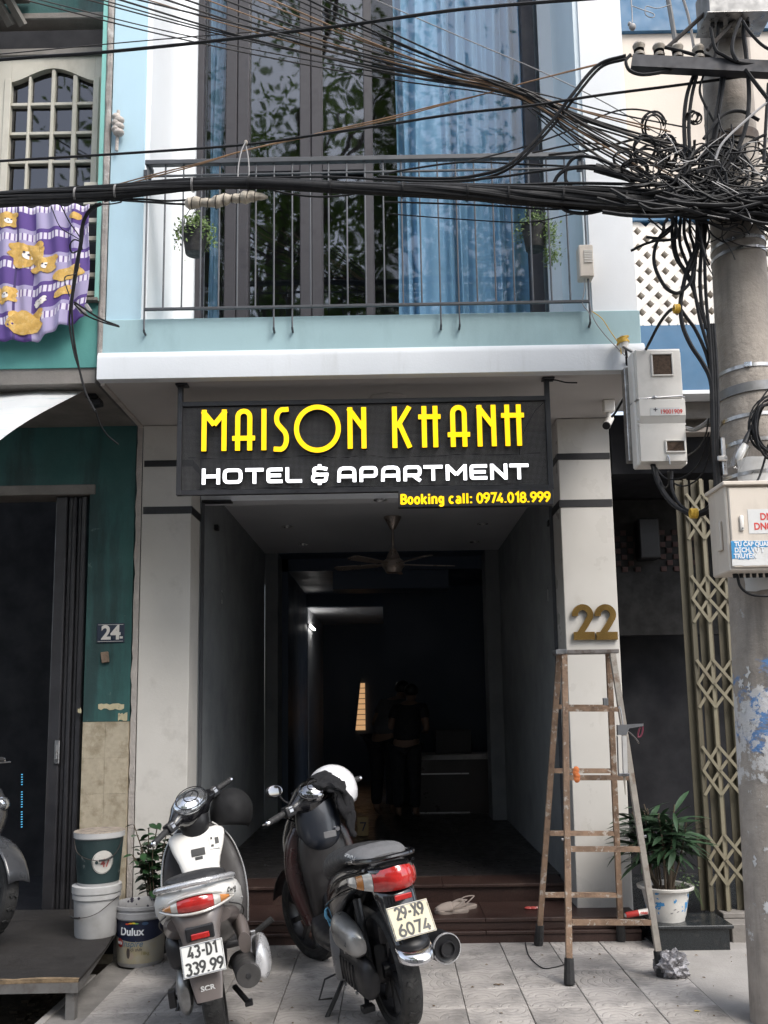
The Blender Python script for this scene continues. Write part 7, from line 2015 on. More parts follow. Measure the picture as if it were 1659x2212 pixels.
def handlebars(par, o, th, width, pitch, mcover, dialm, half=.10, mirror=0, lever=m_blkpl, style=1):
    S = Matrix.Translation(o) @ Matrix.Rotation(th, 4, V((0, -.5, .866))) @ Matrix.Rotation(pitch, 4, 'X')
    w_ = width
    secs = [(-w_ * .62, .0, .0, .024, .024), (-w_ * .5, .0, .002, .040, .034), (-w_ * .36, .008, .010, .056, .052), (-w_ * .22, .015, .008, .080, .086), (0, .018, .010, .092, .100)]
    secs = secs + [(-a, b_, c_, d_, e_) for a, b_, c_, d_, e_ in secs[-2::-1]]
    b = B()
    rings = [[V((x, cy + hd * cos(t), cz + hh * sin(t))) for t in [2 * pi * j / 20 for j in range(20)]] for x, cy, cz, hd, hh in secs]
    b.loft(smooth_rings(rings, 3)); b.xf(S); hs = b.out('handlebar_cover', mcover, par, local=True, ang=60)
    b = B(); b.ell(V((0, -.034, .050)), (half, .082, .046), Matrix.Rotation(.86, 4, 'X'), 24, 14); b.xf(S); dl_ = b.out('dial_cover', dialm, hs, local=True)
    b = B()
    for rx in (.050, .104):
        k_ = .047 * sqrt(max(0, 1 - (rx / (half + .012)) ** 2)) + .0015
        b.tube([V((rx * cos(t), -.034 + .77 * .8 * 0 + .052 * rx / .075 * sin(t) * .652 * 1.0 - k_ * .758, .050 + .052 * rx / .075 * sin(t) * .758 + k_ * .652)) for t in [2 * pi * j / 26 for j in range(27)]], .003, 5)
    b.tube([V((0, -.069, .082)), V((.03, -.060, .090))], .0022, 5)
    b.xf(S); b.out('dial_rings', m_blkpl, dl_, local=True)
    for s_ in (-1, 1):
        b = B(); b.tube([V((s_ * w_ * .58, 0, 0)), V((s_ * w_ * .62, 0, 0)), V((s_ * w_ * .98, -.012, -.008))], [.016, .0185, .0175], 14); b.xf(S); g = b.out('grip', m_rub, hs, local=True)
        b = B(); b.lathe([(0, 0), (.014, 0), (.014, .014), (.008, .020), (0, .020)], (0, 0, 0), 14, 'x'); b.xf(S @ Matrix.Translation((s_ * w_ * .98, -.012, -.008)) @ Matrix.Diagonal((s_, 1, 1, 1))); b.out('bar_end', m_chrome, g, local=True)
        b = B(); b.box((s_ * w_ * .55 - .032, -.036, -.030), (s_ * w_ * .55 + .032, .030, .030), .010, seg=2); b.xf(S); sw = b.out('switch_box', m_blkpl, hs, local=True)
        b = B(); b.box((s_ * w_ * .55 - .014, -.042, -.008), (s_ * w_ * .55 + .012, -.036, .012), .002); b.box((s_ * w_ * .55 - .014, -.040, .016), (s_ * w_ * .55 + .012, -.035, .024), .001); b.xf(S); b.out('switch_button', m_steel, sw, local=True)
        b = B(); b.tube(spline([V((s_ * w_ * .5, .04, .0)), V((s_ * w_ * .6, .065, -.004)), V((s_ * w_ * .8, .060, -.012)), V((s_ * w_ * 1.0, .05, -.014))], 5), [.010] * 6 + [.007] * 9 + [.009], 8, flat=.6); b.xf(S); b.out('brake_lever', lever, hs, local=True)
    for s_ in ((-1,) if mirror == 1 else (-1, 1) if mirror == 2 else ()):
        b = B(); b.tube(spline([V((s_ * w_ * .45, .02, .03)), V((s_ * w_ * .56, .01, .07)), V((s_ * w_ * .62, 0, .12))], 5), .006, 7); b.xf(S); ar = b.out('mirror_arm', m_blkpl, hs, local=True)
        b = B(); b.ell(V((s_ * w_ * .68, 0, .135)), (.052, .018, .036), Matrix.Rotation(s_ * -.25, 4, 'Y')); b.xf(S); mr = b.out('mirror_shell', m_blkpl, ar, local=True)
        b = B(); b.lathe([(0, 0), (.9, 0), (1, -.1)], (0, 0, 0), 24); b.xf(S @ Matrix.Translation((s_ * w_ * .68, -.0195, .135)) @ Matrix.Rotation(s_ * -.25, 4, 'Y') @ Matrix.Diagonal((.046, 1, .031, 1)) @ Matrix.Rotation(pi / 2, 4, 'X') @ Matrix.Diagonal((1, 1, .01, 1))); b.out('mirror_glass', m_mirr, mr, local=True)
    for s_, q in ((-1, .5), (1, .5), (-1, .42)):
        b = B(); b.tube(spline([V((s_ * w_ * q, .045, .0)), V((s_ * w_ * .42, .12, -.05)), V((s_ * w_ * .15, .13, -.12)), V((0, .06, -.20))], 5), .0045, 6); b.xf(S); b.out('control_cable', m_blkpl, hs, local=True)
    return S, hs

def scooter_light(M4):
    t = thing('motor_scooter', 'white and warm grey motor scooter with plate 43-D1 339.99 beside the paint bucket', 'motor scooter', M4=M4, group='parked motor scooters')
    wheel(t, 0, .222, .10)
    STY = Matrix.Translation((0, 1.08, .5)) @ Matrix.Rotation(radians(20), 4, 'Z') @ Matrix.Translation((0, -1.08, -.5))
    wheel(t, 1.18, .225, .09, STY)
    # tail body, seat
    bd = body([rg(-.265, 0, .715, .085, .030), rg(-.22, 0, .712, .150, .055), rg(-.10, 0, .680, .195, .090), rg(.08, 0, .625, .215, .125), rg(.26, 0, .560, .200, .150), rg(.42, 0, .47, .13, .16), rg(.50, 0, .42, .09, .13)], 'body_shell', m_pearl, t)
    body([rg(-.19, 0, .772, .07, .012), rg(-.13, 0, .775, .125, .026), rg(.02, 0, .752, .150, .034), rg(.22, 0, .712, .145, .040), rg(.40, 0, .665, .11, .045), rg(.50, 0, .64, .07, .03)], 'seat', m_seat, t)
    decal(text_mesh('Style', size=.058, off=.0014, shear=.45), bd, 'body_lettering', m_plink, bd, (.145, -.16, .672), (.62, .78, -.03), (0, .0, 1))
    # tail panel and mudguard
    body([rz_(.668, 0, -.15, .13, .09), rz_(.645, 0, -.170, .130, .092), rz_(.60, 0, -.20, .112, .083), rz_(.54, 0, -.235, .092, .060), rz_(.47, 0, -.275, .082, .038), rz_(.39, 0, -.318, .078, .020), rz_(.275, 0, -.352, .058, .010)], 'tail_panel', m_browng, t)
    body([rg(-.17, .0, .59, .15, .045), rg(.0, 0, .55, .185, .07), rg(.20, 0, .47, .185, .09), rg(.40, 0, .40, .15, .09)], 'side_skirt', m_browng, t)
    print3 = text_mesh('SCR', size=.030, ext=.0003, off=.001)
    b = B(); b.mesh(print3, Matrix.Translation((0, -.352, .318)) @ Matrix.Rotation(radians(15), 4, 'X') @ FACE @ Matrix.Diagonal((1.2, 1.2, 1, 1))); b.out('guard_lettering', m_paper, t, local=True, smooth=False, nofix=True)
    # lamp cluster
    fx = lambda u: (.172 * u, -.292 + .125 * abs(u) ** 2.4)
    f0 = lambda u: .652 + .016 * abs(u) ** 2
    f1 = lambda u: .670 + .058 * (1 - abs(u) ** 2.2)
    lens(t, 'tail_lens', m_redlens, -.48, .48, fx, f0, f1)
    for s_ in (-1, 1):
        lens(t, 'clear_lens', m_clear, s_ * .487, s_ * .66, fx, f0, f1, 4)
        lens(t, 'indicator_lens', m_amber, s_ * .667, s_ * .90, fx, f0, f1, 5)
        lens(t, 'clear_lens', m_clear, s_ * .905, s_ * .985, fx, f0, f1, 2)
    b = B(); up = [V((*fx(u), f1(u) + .004)) for u in [-1 + i / 10 for i in range(21)]]; dn = [V((*fx(u), f0(u) - .004)) for u in [1 - i / 10 for i in range(21)]]
    b.tube(up + dn + up[:1], .0065, 6); b.out('lamp_rim', m_clear, t, local=True)
    # grab rail
    gr = spline([V((.168, .05, .722)), V((.178, -.08, .742)), V((.158, -.19, .764)), V((.085, -.268, .778)), V((0, -.285, .782)), V((-.085, -.268, .778)), V((-.158, -.19, .764)), V((-.178, -.08, .742)), V((-.168, .05, .722))], 6)
    b = B(); b.tube(gr, .021, 10, flat=.72); g = b.out('grab_rail', m_bright, t, local=True)
    for x in (-.06, .06): shape(lambda b: b.tube([V((x, -.255, .772)), V((x, -.235, .735))], .007, 7), 'rail_stay', m_chrome, g)
    # plate, reflector, mudguard back
    plate(t, V((.0, -.362, .462)), radians(-24), m_platew, '43-D1', '339.99', .190, .138)
    shape(lambda b: b.box((-.042, -.306, .534), (.042, -.292, .560), .003), 'rear_reflector', m_redlens, t)
    shape(lambda b: b.box((-.065, -.296, .525), (.065, -.27, .59), .006), 'lamp_holder', m_blkpl, t)
    for s_ in (-1, 1):
        b = B(); b.tube(spline([V((s_ * .150, -.16, .635)), V((s_ * .196, -.02, .585)), V((s_ * .208, .14, .52)), V((s_ * .185, .30, .445))], 6), .0035, 5); b.out('panel_seam', m_plink, t, local=True)
        b = B(); b.ell(V((s_ * .212, .06, .60)), (.004, .008, .008)); b.out('panel_bolt', m_steel, t, local=True)
        b = B(); b.ell(V((s_ * .10, .868, .70)), (.007, .004, .007)); b.out('panel_bolt', m_steel, t, local=True)
    # running gear
    shape(lambda b: (b.box((-.09, -.05, .16), (.05, .42, .33), .03, seg=2), b.box((-.05, .3, .2), (.08, .55, .36), .03, seg=2)), 'engine', m_blkpl, t)
    body([rg(-.07, -.125, .225, .02, .06), rg(-.03, -.13, .23, .035, .095), rg(.10, -.13, .235, .04, .10), rg(.3, -.125, .23, .038, .085), rg(.42, -.11, .23, .02, .06)], 'drive_cover', m_silver, t)
    body([rg(.02, -.13, .40, .02, .05), rg(.08, -.15, .41, .045, .085), rg(.25, -.15, .41, .045, .085), rg(.32, -.13, .40, .02, .06)], 'air_box', m_blkpl, t)
    shape(lambda b: b.tube([V((-.115, -.02, .25)), V((-.105, .06, .56))], .018, 10), 'shock_absorber', m_blkpl, t)
    # exhaust on the right
    ex = body([rg(-.315, .185, .325, .046, .046, 2), rg(-.30, .185, .325, .058, .058, 2), rg(-.16, .18, .318, .062, .062, 2), rg(.02, .165, .30, .060, .060, 2), rg(.18, .14, .27, .045, .045, 2), rg(.32, .10, .22, .02, .02, 2)], 'muffler', mat('sooty_muffler', (.075, .072, .07), .5, .4, var=.2, vs=12), t)
    shape(lambda b: b.lathe([(0, 0), (.012, 0), (.014, .004), (0, .004)], (.185, -.318, .325), 16, 'y'), 'tail_pipe', m_rub, ex)
    body([rg(-.29, .235, .350, .010, .040, 2), rg(-.26, .258, .360, .030, .080, 2), rg(-.12, .268, .362, .034, .095, 2), rg(.06, .235, .335, .018, .065, 2)], 'heat_shield', m_bright, ex)
    body([rg(-.10, .19, .42, .03, .05, 2), rg(.0, .185, .47, .035, .06, 2), rg(.12, .17, .46, .03, .06, 2)], 'exhaust_bracket', m_browng, ex)
    pg = shape(lambda b: b.tube([V((.235, .25, .365)), V((.345, .24, .42))], [.014, .017], 10), 'foot_peg', m_rub, t)
    shape(lambda b: (b.bar((.235, .25, .37), (.20, .1, .22), .02, .012), b.box((.22, .235, .35), (.25, .265, .385), .004)), 'peg_bracket', m_steel, t)
    shape(lambda b: (b.bar((.10, .16, .16), (.155, .06, .10), .022, .016), b.box((.14, .03, .085), (.18, .09, .105), .004)), 'stand_leg', m_blkpl, t)
    shape(lambda b: (b.bar((-.10, .16, .20), (-.19, .06, .20), .022, .016), b.box((-.215, .03, .165), (-.18, .09, .245), .004)), 'stand_leg', m_blkpl, t)
    shape(lambda b: (b.tube([V((-.10, .45, .22)), V((-.235, .40, .012))], .010, 8), b.box((-.27, .37, .0), (-.21, .43, .012), .003)), 'side_stand', m_blkpl, t)
    # floor, leg shield, inner panel
    shape(lambda b: b.box((-.17, .44, .27), (.17, .92, .315), .02, seg=2), 'footboard', m_blkpl, t)
    body([rz_(.30, 0, .86, .215, .030, 3), rz_(.45, 0, .90, .238, .032, 3), rz_(.60, 0, .95, .238, .034, 3), rz_(.74, 0, .995, .205, .04, 3), rz_(.83, 0, 1.01, .155, .05, 3), rz_(.88, 0, 1.0, .10, .05, 3)], 'leg_shield', m_dkbrown, t)
    for s_ in (1, -1):
        b = B(); b.tube(spline([V((s_ * .217, .85, .30)), V((s_ * .241, .89, .45)), V((s_ * .241, .94, .60)), V((s_ * .208, .98, .74)), V((s_ * .158, .985, .83)), V((s_ * .10, .975, .885))], 6), .0055, 6); b.out('shield_trim', m_silver, t, local=True)
    ip = body([rz_(.32, 0, .80, .15, .03, 3), rz_(.50, 0, .82, .11, .05, 3), rz_(.66, 0, .86, .112, .06, 3), rz_(.76, 0, .91, .150, .06, 3), rz_(.835, 0, .945, .165, .05, 3), rz_(.862, 0, .96, .13, .03, 3)], 'inner_panel', m_pearl, t)
    def on_ip(x, z): return V((x, (.82 + (z - .50) * .26 if z < .66 else .86 + (z - .66) * .5) - (.062 if z < .76 else .060), z))
    def sticker(name, x0, z0, x1, z1, m, off=.0):
        b = B(); b.grid([[on_ip(x0 + (x1 - x0) * i / 4, z0 + (z1 - z0) * j / 3) - V((0, .004 + off + .01 * abs((x0 + (x1 - x0) * i / 4) / .16) ** 2 * -1.0, 0)) for i in range(5)] for j in range(4)]); return b.out(name, m, ip, local=True)
    sticker('warning_label', -.040, .728, .040, .768, m_plink); sticker('warning_label', -.022, .708, .022, .724, m_plink)
    sticker('key_panel', .070, .748, .132, .822, m_boxwhite); sticker('key_switch', .104, .772, .126, .806, m_plink, .003); sticker('key_switch', .079, .760, .094, .772, m_plink, .003); sticker('key_switch', .080, .800, .090, .812, m_plink, .003)
    # steering head
    body([rz_(.79, -.0, .955, .085, .06, 2.2), rz_(.84, 0, .95, .080, .060, 2.2), rz_(.90, 0, .94, .088, .065, 2.2), rz_(.95, 0, .94, .09, .06, 2.2)], 'steering_neck', m_blkpl, t)
    handlebars(t, V((0, .93, .985)), radians(44), .335, radians(-4), m_gloss, m_dial, .120, 0)
    body([rg(.98, 0, .98, .10, .06), rg(1.04, 0, .97, .09, .05), rg(1.08, 0, .96, .05, .03)], 'headlamp_cowl', m_gloss, t, xf=Matrix.Translation((0, .93, 0)) @ Matrix.Rotation(radians(27), 4, 'Z') @ Matrix.Translation((0, -.93, 0)))
    body([rz_(.36, 0, 1.02, .13, .10), rz_(.55, 0, 1.06, .16, .10), rz_(.75, 0, 1.05, .13, .08), rz_(.86, 0, 1.02, .09, .05)], 'front_cowl', m_pearl, t)
    shape(lambda b: [b.tube([V((s_ * .06, 1.10, .50)), V((s_ * .062, 1.18, .225))], .016, 10) for s_ in (-1, 1)], 'fork', m_blkpl, t, STY)
    b = B(); b.grid([[V((x, 1.18 + .262 * cos(a), .225 + .262 * sin(a) - abs(x) * .25)) for x in (-.062, -.045, 0, .045, .062)] for a in [radians(20 + 12 * i) for i in range(12)]]); b.xf(STY); b.out('front_fender', m_pearl, t, local=True, solid=.004)
    return t

def scooter_dark(M4, lab, side, shield, acc, mpl=None, seatlogo=True, steer=4, mirrors=1, headlamp=False):
    t = thing('motor_scooter', lab, 'motor scooter', M4=M4, group='parked motor scooters')
    R_ = .272
    wheel(t, 0, R_, .105, None, 10)
    STY = Matrix.Translation((0, 1.16, .5)) @ Matrix.Rotation(radians(steer), 4, 'Z') @ Matrix.Translation((0, -1.16, -.5))
    wheel(t, 1.27, .27, .092, STY, 10)
    body([rg(-.285, 0, .765, .060, .022), rg(-.22, 0, .755, .105, .048), rg(-.05, 0, .715, .145, .075), rg(.15, 0, .655, .165, .105), rg(.36, 0, .57, .160, .135), rg(.52, 0, .48, .125, .15), rg(.60, 0, .42, .09, .13)], 'body_shell', side, t)
    st_ = body([rg(-.16, 0, .797, .085, .020), rg(-.10, 0, .800, .125, .036), rg(.05, 0, .796, .150, .042), rg(.18, 0, .762, .158, .062), rg(.36, 0, .712, .155, .078), rg(.52, 0, .655, .120, .085), rg(.61, 0, .62, .075, .06)], 'seat', m_seat, t)
    sp3 = body([rg(-.163, 0, .803, .083, .020), rg(-.10, 0, .808, .122, .036), rg(.0, 0, .806, .138, .040), rg(.06, 0, .800, .142, .036)], 'seat_patch', m_seatg, st_)
    if seatlogo:
        decal(text_mesh('HONDA', size=.034, off=.0008), sp3, 'seat_lettering', m_paper, st_, (-.14, -.03, .806), (.06, -1, .0), (.62, 0, .78))
    for s_ in (-1, 1):
        b = B(); b.tube(spline([V((s_ * .158, .30, .60)), V((s_ * .172, .15, .675)), V((s_ * .155, -.02, .735)), V((s_ * .12, -.18, .775))], 6), .010, 7, flat=.6); b.out('side_trim', acc, t, local=True)
        b = B(); b.tube(spline([V((s_ * .165, .40, .52)), V((s_ * .178, .22, .585)), V((s_ * .16, .05, .64)), V((s_ * .13, -.10, .69))], 6), .007, 7, flat=.6); b.out('side_crease', m_gloss, t, local=True)
    # lamps
    fx = lambda u: (.152 * sin(u * pi / 2), -.312 + .32 * (1 - cos(u * pi / 2)))
    f0 = lambda u: .688 - .004 * abs(u); f1 = lambda u: .792 - .082 * abs(u) ** 1.6
    lens(t, 'tail_lens', m_redlens, -.46, .46, fx, f0, f1)
    for s_ in (-1, 1):
        lens(t, 'clear_lens', m_clear, s_ * .467, s_ * .62, fx, f0, f1, 4); lens(t, 'indicator_lens', m_amber, s_ * .626, s_ * .76, fx, f0, f1, 4); lens(t, 'clear_lens', m_clear, s_ * .766, s_ * .99, fx, f0, f1, 5)
    gr = spline([V((.128, .02, .785)), V((.135, -.12, .808)), V((.095, -.235, .822)), V((0, -.265, .826)), V((-.095, -.235, .822)), V((-.135, -.12, .808)), V((-.128, .02, .785))], 6)
    b = B(); b.tube(gr, .015, 9, flat=.8); b.out('grab_rail', m_gloss, t, local=True)
    # tail and mudguard
    body([rz_(.695, 0, -.17, .085, .08), rz_(.67, 0, -.19, .095, .085), rz_(.62, 0, -.225, .090, .065), rz_(.55, 0, -.28, .082, .045), rz_(.48, 0, -.345, .080, .030)], 'tail_panel', m_gloss, t)
    rows = []
    for i in range(9):
        a = i / 8; y = -.30 - .135 * a; z = .60 - .20 * a
        rows.append([V((.082 * sin(q), y + .075 * (1 - cos(q)) , z + .02 * (1 - cos(q)))) for q in [-1.35 + 2.7 * j / 12 for j in range(13)]])
    b = B(); b.grid(rows[:7]); mg = b.out('rear_mudguard', m_blkpl, t, local=True, solid=.005)
    b = B(); b.grid([[p + V((0, -.004, 0)) for p in r] for r in rows[6:]]); b.out('mudguard_flap', m_chrome if mpl else m_blkpl, mg, local=True, solid=.006)
    if mpl:
        plate(t, V((-.0, -.378, .575)), radians(-30), mpl, '29-X9', '6074', .190, .140)
        shape(lambda b: b.box((-.04, -.322, .648), (.04, -.312, .672), .003), 'rear_reflector', m_redlens, t)
    # engine, air box, drive case
    for y_, z_ in ((-.05, .33), (.12, .36), (.30, .365), (.42, .33), (.40, .21), (.20, .19), (.02, .20)):
        b = B(); b.lathe([(0, -.006), (.008, -.006), (.009, .004), (0, .004)], (-.176 if .0 < y_ < .35 else -.160, y_, z_), 8, 'x'); b.out('case_bolt', m_steel, t, local=True)
    for k in range(5):
        b = B(); b.box((-.186, .02 + k * .045, .215), (-.176, .032 + k * .045, .325), .002); b.out('cooling_rib', m_blkpl, t, local=True)
    b = B(); b.tube(spline([V((-.11, .42, .40)), V((-.15, .30, .35)), V((-.12, .10, .37)), V((-.10, -.02, .30))], 6), .006, 6); b.out('fuel_hose', m_rub, t, local=True)
    b = B(); b.tube(spline([V((-.17, .21, .395)), V((-.155, .24, .36)), V((-.13, .28, .34))], 4), .012, 8); b.out('breather_hose', m_rub, t, local=True)
    shape(lambda b: (b.box((-.08, .0, .2), (.08, .5, .40), .04, seg=2), b.box((-.05, -.02, .38), (.06, .35, .55), .03, seg=2)), 'engine', m_blkpl, t)
    ab = body([rg(-.075, -.145, .425, .018, .035), rg(-.04, -.16, .432, .042, .062), rg(.06, -.168, .450, .055, .072), rg(.17, -.165, .455, .052, .078), rg(.235, -.145, .445, .030, .055)], 'air_box', m_silver, t)
    decal(text_mesh('HONDA', size=.028, off=.0008), ab, 'case_lettering', m_steel, ab, (-.23, .16, .452), (0, -1, 0), (0, 0, 1))
    body([rg(-.11, -.12, .265, .02, .05), rg(-.07, -.135, .27, .038, .088), rg(.06, -.14, .275, .042, .092), rg(.24, -.14, .275, .042, .098), rg(.42, -.13, .28, .035, .085), rg(.50, -.11, .28, .02, .05)], 'drive_cover', m_blkpl, t)
    body([rg(.22, -.165, .30, .012, .10), rg(.27, -.185, .32, .020, .13), rg(.33, -.17, .32, .012, .11)], 'side_guard', m_greypl, t)
    shape(lambda b: b.tube([V((-.11, -.03, .27)), V((-.10, .06, .60))], .020, 10), 'shock_absorber', m_blkpl, t)
    ex = body([rg(-.345, .155, .405, .052, .052, 2), rg(-.335, .155, .405, .064, .064, 2), rg(-.15, .155, .385, .066, .066, 2), rg(.05, .145, .345, .055, .055, 2), rg(.22, .12, .29, .03, .03, 2), rg(.4, .06, .22, .018, .018, 2)], 'muffler', m_blkpl, t)
    shape(lambda b: b.lathe([(.056, -.006), (.066, -.005), (.0675, .004), (.064, .012), (.060, .004)], (.155, -.340, .404), 30, 'y'), 'muffler_ring', m_bright, ex)
    shape(lambda b: b.lathe([(0, 0), (.026, 0), (.030, -.012), (.034, -.012), (.036, .004)], (.155, -.349, .404), 24, 'y'), 'tail_pipe', m_blkpl, ex)
    shape(lambda b: (b.tube([V((-.10, .36, .22)), V((-.20, .31, .11)), V((-.295, .27, .010))], .0115, 8), b.box((-.34, .235, .0), (-.265, .295, .010), .003), b.tube([V((-.14, .36, .20)), V((-.225, .40, .17)), V((-.28, .35, .10)), V((-.22, .32, .10))], .005, 6)), 'side_stand', m_blkpl, t)
    shape(lambda b: (b.bar((-.08, .2, .16), (-.12, .08, .10), .024, .018), b.box((-.15, .05, .085), (-.09, .10, .115), .004)), 'stand_leg', m_blkpl, t)
    # front
    body([rg(.40, 0, .295, .12, .06), rg(.52, 0, .285, .165, .055), rg(.72, 0, .285, .170, .055), rg(.92, 0, .31, .13, .06)], 'footboard', m_blkpl, t)
    body([rg(.60, -.0, .35, .05, .05), rg(.72, 0, .36, .055, .055), rg(.90, 0, .42, .06, .06)], 'centre_tunnel', m_blkpl, t)
    body([rz_(.30, 0, .93, .165, .045, 3), rz_(.45, 0, .985, .205, .045, 3), rz_(.60, 0, 1.02, .215, .05, 3), rz_(.74, 0, 1.03, .19, .055, 3), rz_(.82, 0, 1.03, .14, .05, 3)], 'leg_shield', shield, t)
    body([rz_(.34, 0, .90, .12, .03, 3), rz_(.50, 0, .925, .135, .05, 3), rz_(.66, 0, .95, .145, .06, 3), rz_(.78, 0, .965, .12, .06, 3), rz_(.84, 0, .975, .085, .05, 3)], 'inner_panel', m_blkin if mpl else shield, t)
    shape(lambda b: b.lathe([(.0, -.006), (.012, -.006), (.016, .0), (.016, .01)], (.085, .872, .790), 16, 'y'), 'ignition_lock', m_chrome, t)
    shape(lambda b: b.box((.0, .864, .752), (.072, .868, .787), .001), 'warning_label', m_seatg, t)
    body([rz_(.38, 0, 1.10, .10, .08), rz_(.52, 0, 1.14, .15, .10), rz_(.68, 0, 1.17, .175, .11), rz_(.82, 0, 1.14, .15, .09), rz_(.93, 0, 1.06, .10, .05)], 'front_cowl', acc, t)
    if headlamp:
        for s_ in (-1, 1):
            b = B(); b.ell(V((s_ * .085, 1.245, .74)), (.065, .04, .045), Matrix.Rotation(s_ * -.5, 4, 'Z') @ Matrix.Rotation(.4, 4, 'X')); b.out('headlamp', m_dial, t, local=True)
            b = B(); b.tube(spline([V((s_ * .17, 1.16, .55)), V((s_ * .15, 1.21, .62)), V((s_ * .05, 1.265, .66))], 5), .008, 6); b.out('cowl_trim', m_chrome, t, local=True)
    b = B(); rws_ = []
    for i in range(13):
        a = radians(15 + 11 * i)
        rws_.append([V((x, 1.27 + .312 * cos(a), .27 + .312 * sin(a) - abs(x) * .3)) for x in (-.068, -.052, -.02, .02, .052, .068)])
    b.grid(rws_); b.xf(STY); b.out('front_fender', acc if headlamp else m_blkpl, t, local=True, solid=.005)
    shape(lambda b: [b.tube([V((s_ * .075, 1.17, .55)), V((s_ * .078, 1.27, .27))], .017, 10) for s_ in (-1, 1)], 'fork', m_blkpl, t, STY)
    body([rz_(.68, 0, .93, .06, .03, 2.2), rz_(.73, 0, .94, .105, .075, 2.2), rz_(.80, 0, .955, .128, .085, 2.2), rz_(.88, 0, .962, .125, .078, 2.2), rz_(.95, 0, .968, .110, .066, 2.2), rz_(.99, 0, .975, .10, .06, 2.2)], 'steering_neck', m_midnight if mpl else m_gloss, t)
    S, hs = handlebars(t, V((0, .965, .965)), radians(steer), .33, radians(-6), m_gloss, m_mirr if not headlamp else m_gloss, .095, mirrors, m_steel)
    return t, S

def scM(loc, yaw, lean, s): return Matrix.Translation(V(loc)) @ Matrix.Rotation(radians(yaw), 4, 'Z') @ Matrix.Rotation(radians(lean), 4, 'Y') @ Matrix.Scale(s, 4)
MS1 = scM((-.765, 4.07, 0), 11.0, -10.0, .885)
s1 = scooter_light(MS1)
MS2 = scM((.012, 4.13, 0), 20.5, -8.5, .94)
s2, S2 = scooter_dark(MS2, 'black and wine red motor scooter with plate 29-X9 6074 beside the white one', m_gloss, m_wine, m_gloss, m_platey, True, 20)
MS3 = scM((-3.40, 5.30, .170), -106, -6, .97)
s3, S3 = scooter_dark(MS3, 'dark grey motor scooter cut off by the left edge, standing on the steel platform', m_darkgr, m_darkgr, m_darkgr, None, False, -14, 2, True)

# helmets, jacket, mask
def helmet(M4, m, lab, inner):
    t = thing('helmet', lab, 'helmet', M4=M4)
    b = B(); rows = []
    for i in range(15):
        th = pi * .5 - (pi * .5 + .62) * i / 14
        r = []
        for j in range(33):
            ph = -pi + 2 * pi * j / 32
            lim = -.62 if abs(ph) < 1.9 else -.62
            tt = th
            if abs(ph - 0) > 2.15: tt = max(th, .28 + .12 * cos((abs(ph) - 2.15) * 2))    # face opening towards -x
            r.append(V((cos(tt) * cos(ph) * .132, cos(tt) * sin(ph) * .118, sin(tt) * .125 * (1 if tt > 0 else 1.15))))
        rows.append(r)
    b.grid(rows); sh_ = b.out('helmet_shell', m, t, local=True, solid=.012, ang=60)
    b = B(); b.grid([[p * .90 for p in r] for r in rows]); b.out('helmet_lining', inner, t, local=True, solid=.006)
    return t, sh_
m_jetb = mat('matt_black_shell', (.004, .004, .005), .8)
m_hw = mat('glossy_white_shell', (.74, .74, .76), .22, var=.02, coat=.5, dirt=(.5, .49, .46), ds=5, da=.3)
M2 = lambda p: MS2 @ V(p)
hp = at(717, 1706, Y=5.10)
hm, shl = helmet(Matrix.Translation(hp) @ Matrix.Rotation(radians(-28), 4, 'Z') @ Matrix.Rotation(radians(-14), 4, 'Y') @ Matrix.Rotation(radians(10), 4, 'X') @ Matrix.Scale(1.06, 4), m_hw, 'white open face helmet hanging on the right bar of the black scooter', m_blkpl)
for a, e in ((-1.55, .45), (-1.2, .25), (-1.45, -.35), (-1.62, -.45), (-1.1, -.2), (-1.7, .3)):
    p = V((cos(e) * cos(a) * .132, cos(e) * sin(a) * .118, sin(e) * .125)); n_ = p.normalized()
    b = B(); b.ell(p + n_ * .0065, (.0075, .003, .0075) if a != -1.2 else (.010, .003, .009), Matrix.Rotation(a + pi / 2, 4, 'Z'), 10, 6); b.out('shell_fastener', m_plink if a != -1.1 else m_seatg, shl, local=True)
hp1 = at(500, 1752, Y=5.02)
helmet(Matrix.Translation(hp1) @ Matrix.Rotation(radians(-85), 4, 'Z') @ Matrix.Rotation(radians(-12), 4, 'Y') @ Matrix.Scale(.95, 4), m_jetb, 'matt black helmet hanging on the right bar of the white scooter', m_blkpl)
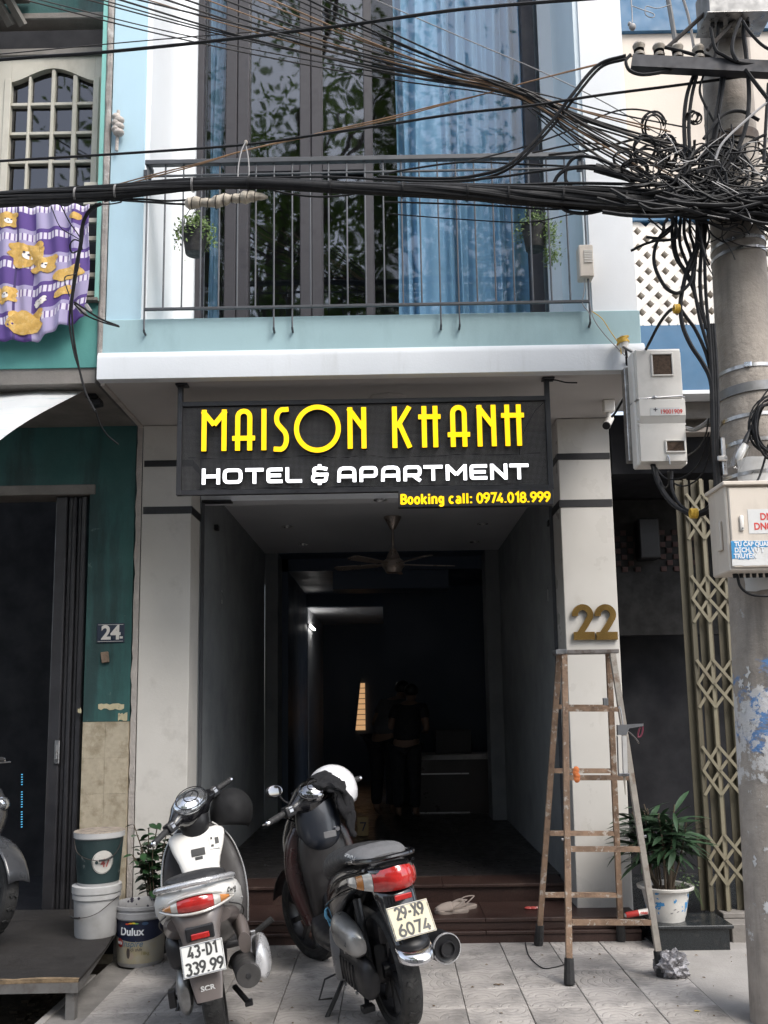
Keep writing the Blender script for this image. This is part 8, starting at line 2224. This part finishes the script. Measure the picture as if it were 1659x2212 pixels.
# black jacket over the bar
m_jack = mat('black_jacket_cloth', (.006, .006, .008), .9, var=.3, vs=14, bump=.4, bs=60, sheen=.2)
jk = thing('jacket', 'black jacket draped over the handlebar of the black scooter beside the white helmet', 'jacket', M2((.1, 1.0, .8)))
def draped(pts_rows, k=4):
    r1 = [spline([V(p) for p in r], k) for r in pts_rows]
    cols_ = [spline([r[i] for r in r1], k) for i in range(len(r1[0]))]
    rows = [[c[j] for c in cols_] for j in range(len(cols_[0]))]
    for r in rows:
        for p in r:
            q = p * 14; q2 = p * 38; d_ = V((noise.noise(q), noise.noise(q + V((9, 0, 0))), noise.noise(q + V((0, 7, 0))))) * .040 + V((noise.noise(q2), noise.noise(q2 + V((9, 0, 0))), noise.noise(q2 + V((0, 7, 0))))) * .012; p += d_
    return rows
rows = draped([[(-.13, 1.05, .88), (-.10, 1.05, 1.00), (0, 1.04, 1.075), (.09, 1.03, 1.085), (.16, 1.02, 1.03), (.21, 1.0, .92)],
               [(-.10, .97, .97), (-.05, .97, 1.04), (.02, .95, 1.08), (.10, .94, 1.085), (.17, .92, 1.02), (.20, .90, .88)],
               [(.00, .90, 1.02), (.03, .88, 1.045), (.07, .87, 1.05), (.11, .86, 1.03), (.155, .86, .96), (.175, .88, .84)],
               [(.06, .88, .99), (.08, .87, 1.00), (.10, .86, 1.00), (.12, .855, .97), (.155, .86, .88), (.17, .88, .78)]])
b = B(); b.grid(rows); b.xf(MS2); b.out('jacket_cloth', m_jack, jk, solid=.010)
rows = draped([[(.06, .86, .985), (.11, .85, .93), (.14, .86, .82), (.145, .88, .74)], [(.10, .88, .99), (.15, .87, .94), (.18, .88, .82), (.18, .90, .73)], [(.15, .93, .99), (.19, .93, .94), (.21, .94, .84), (.20, .94, .76)]])
b = B(); b.grid(rows); b.xf(MS2); b.out('jacket_sleeve', m_jack, jk, solid=.012)
b = B(); b.grid(draped([[(-.125, .56, .475), (-.10, .555, .48)], [(-.130, .545, .43), (-.095, .55, .43)], [(-.145, .54, .375), (-.085, .55, .372)]])); b.xf(MS2)
tag(b.out('face_mask', mat('light_blue_mask', (.22, .55, .78), .9), solid=.003), 'light blue face mask hanging below the seat of the black scooter', 'face mask')
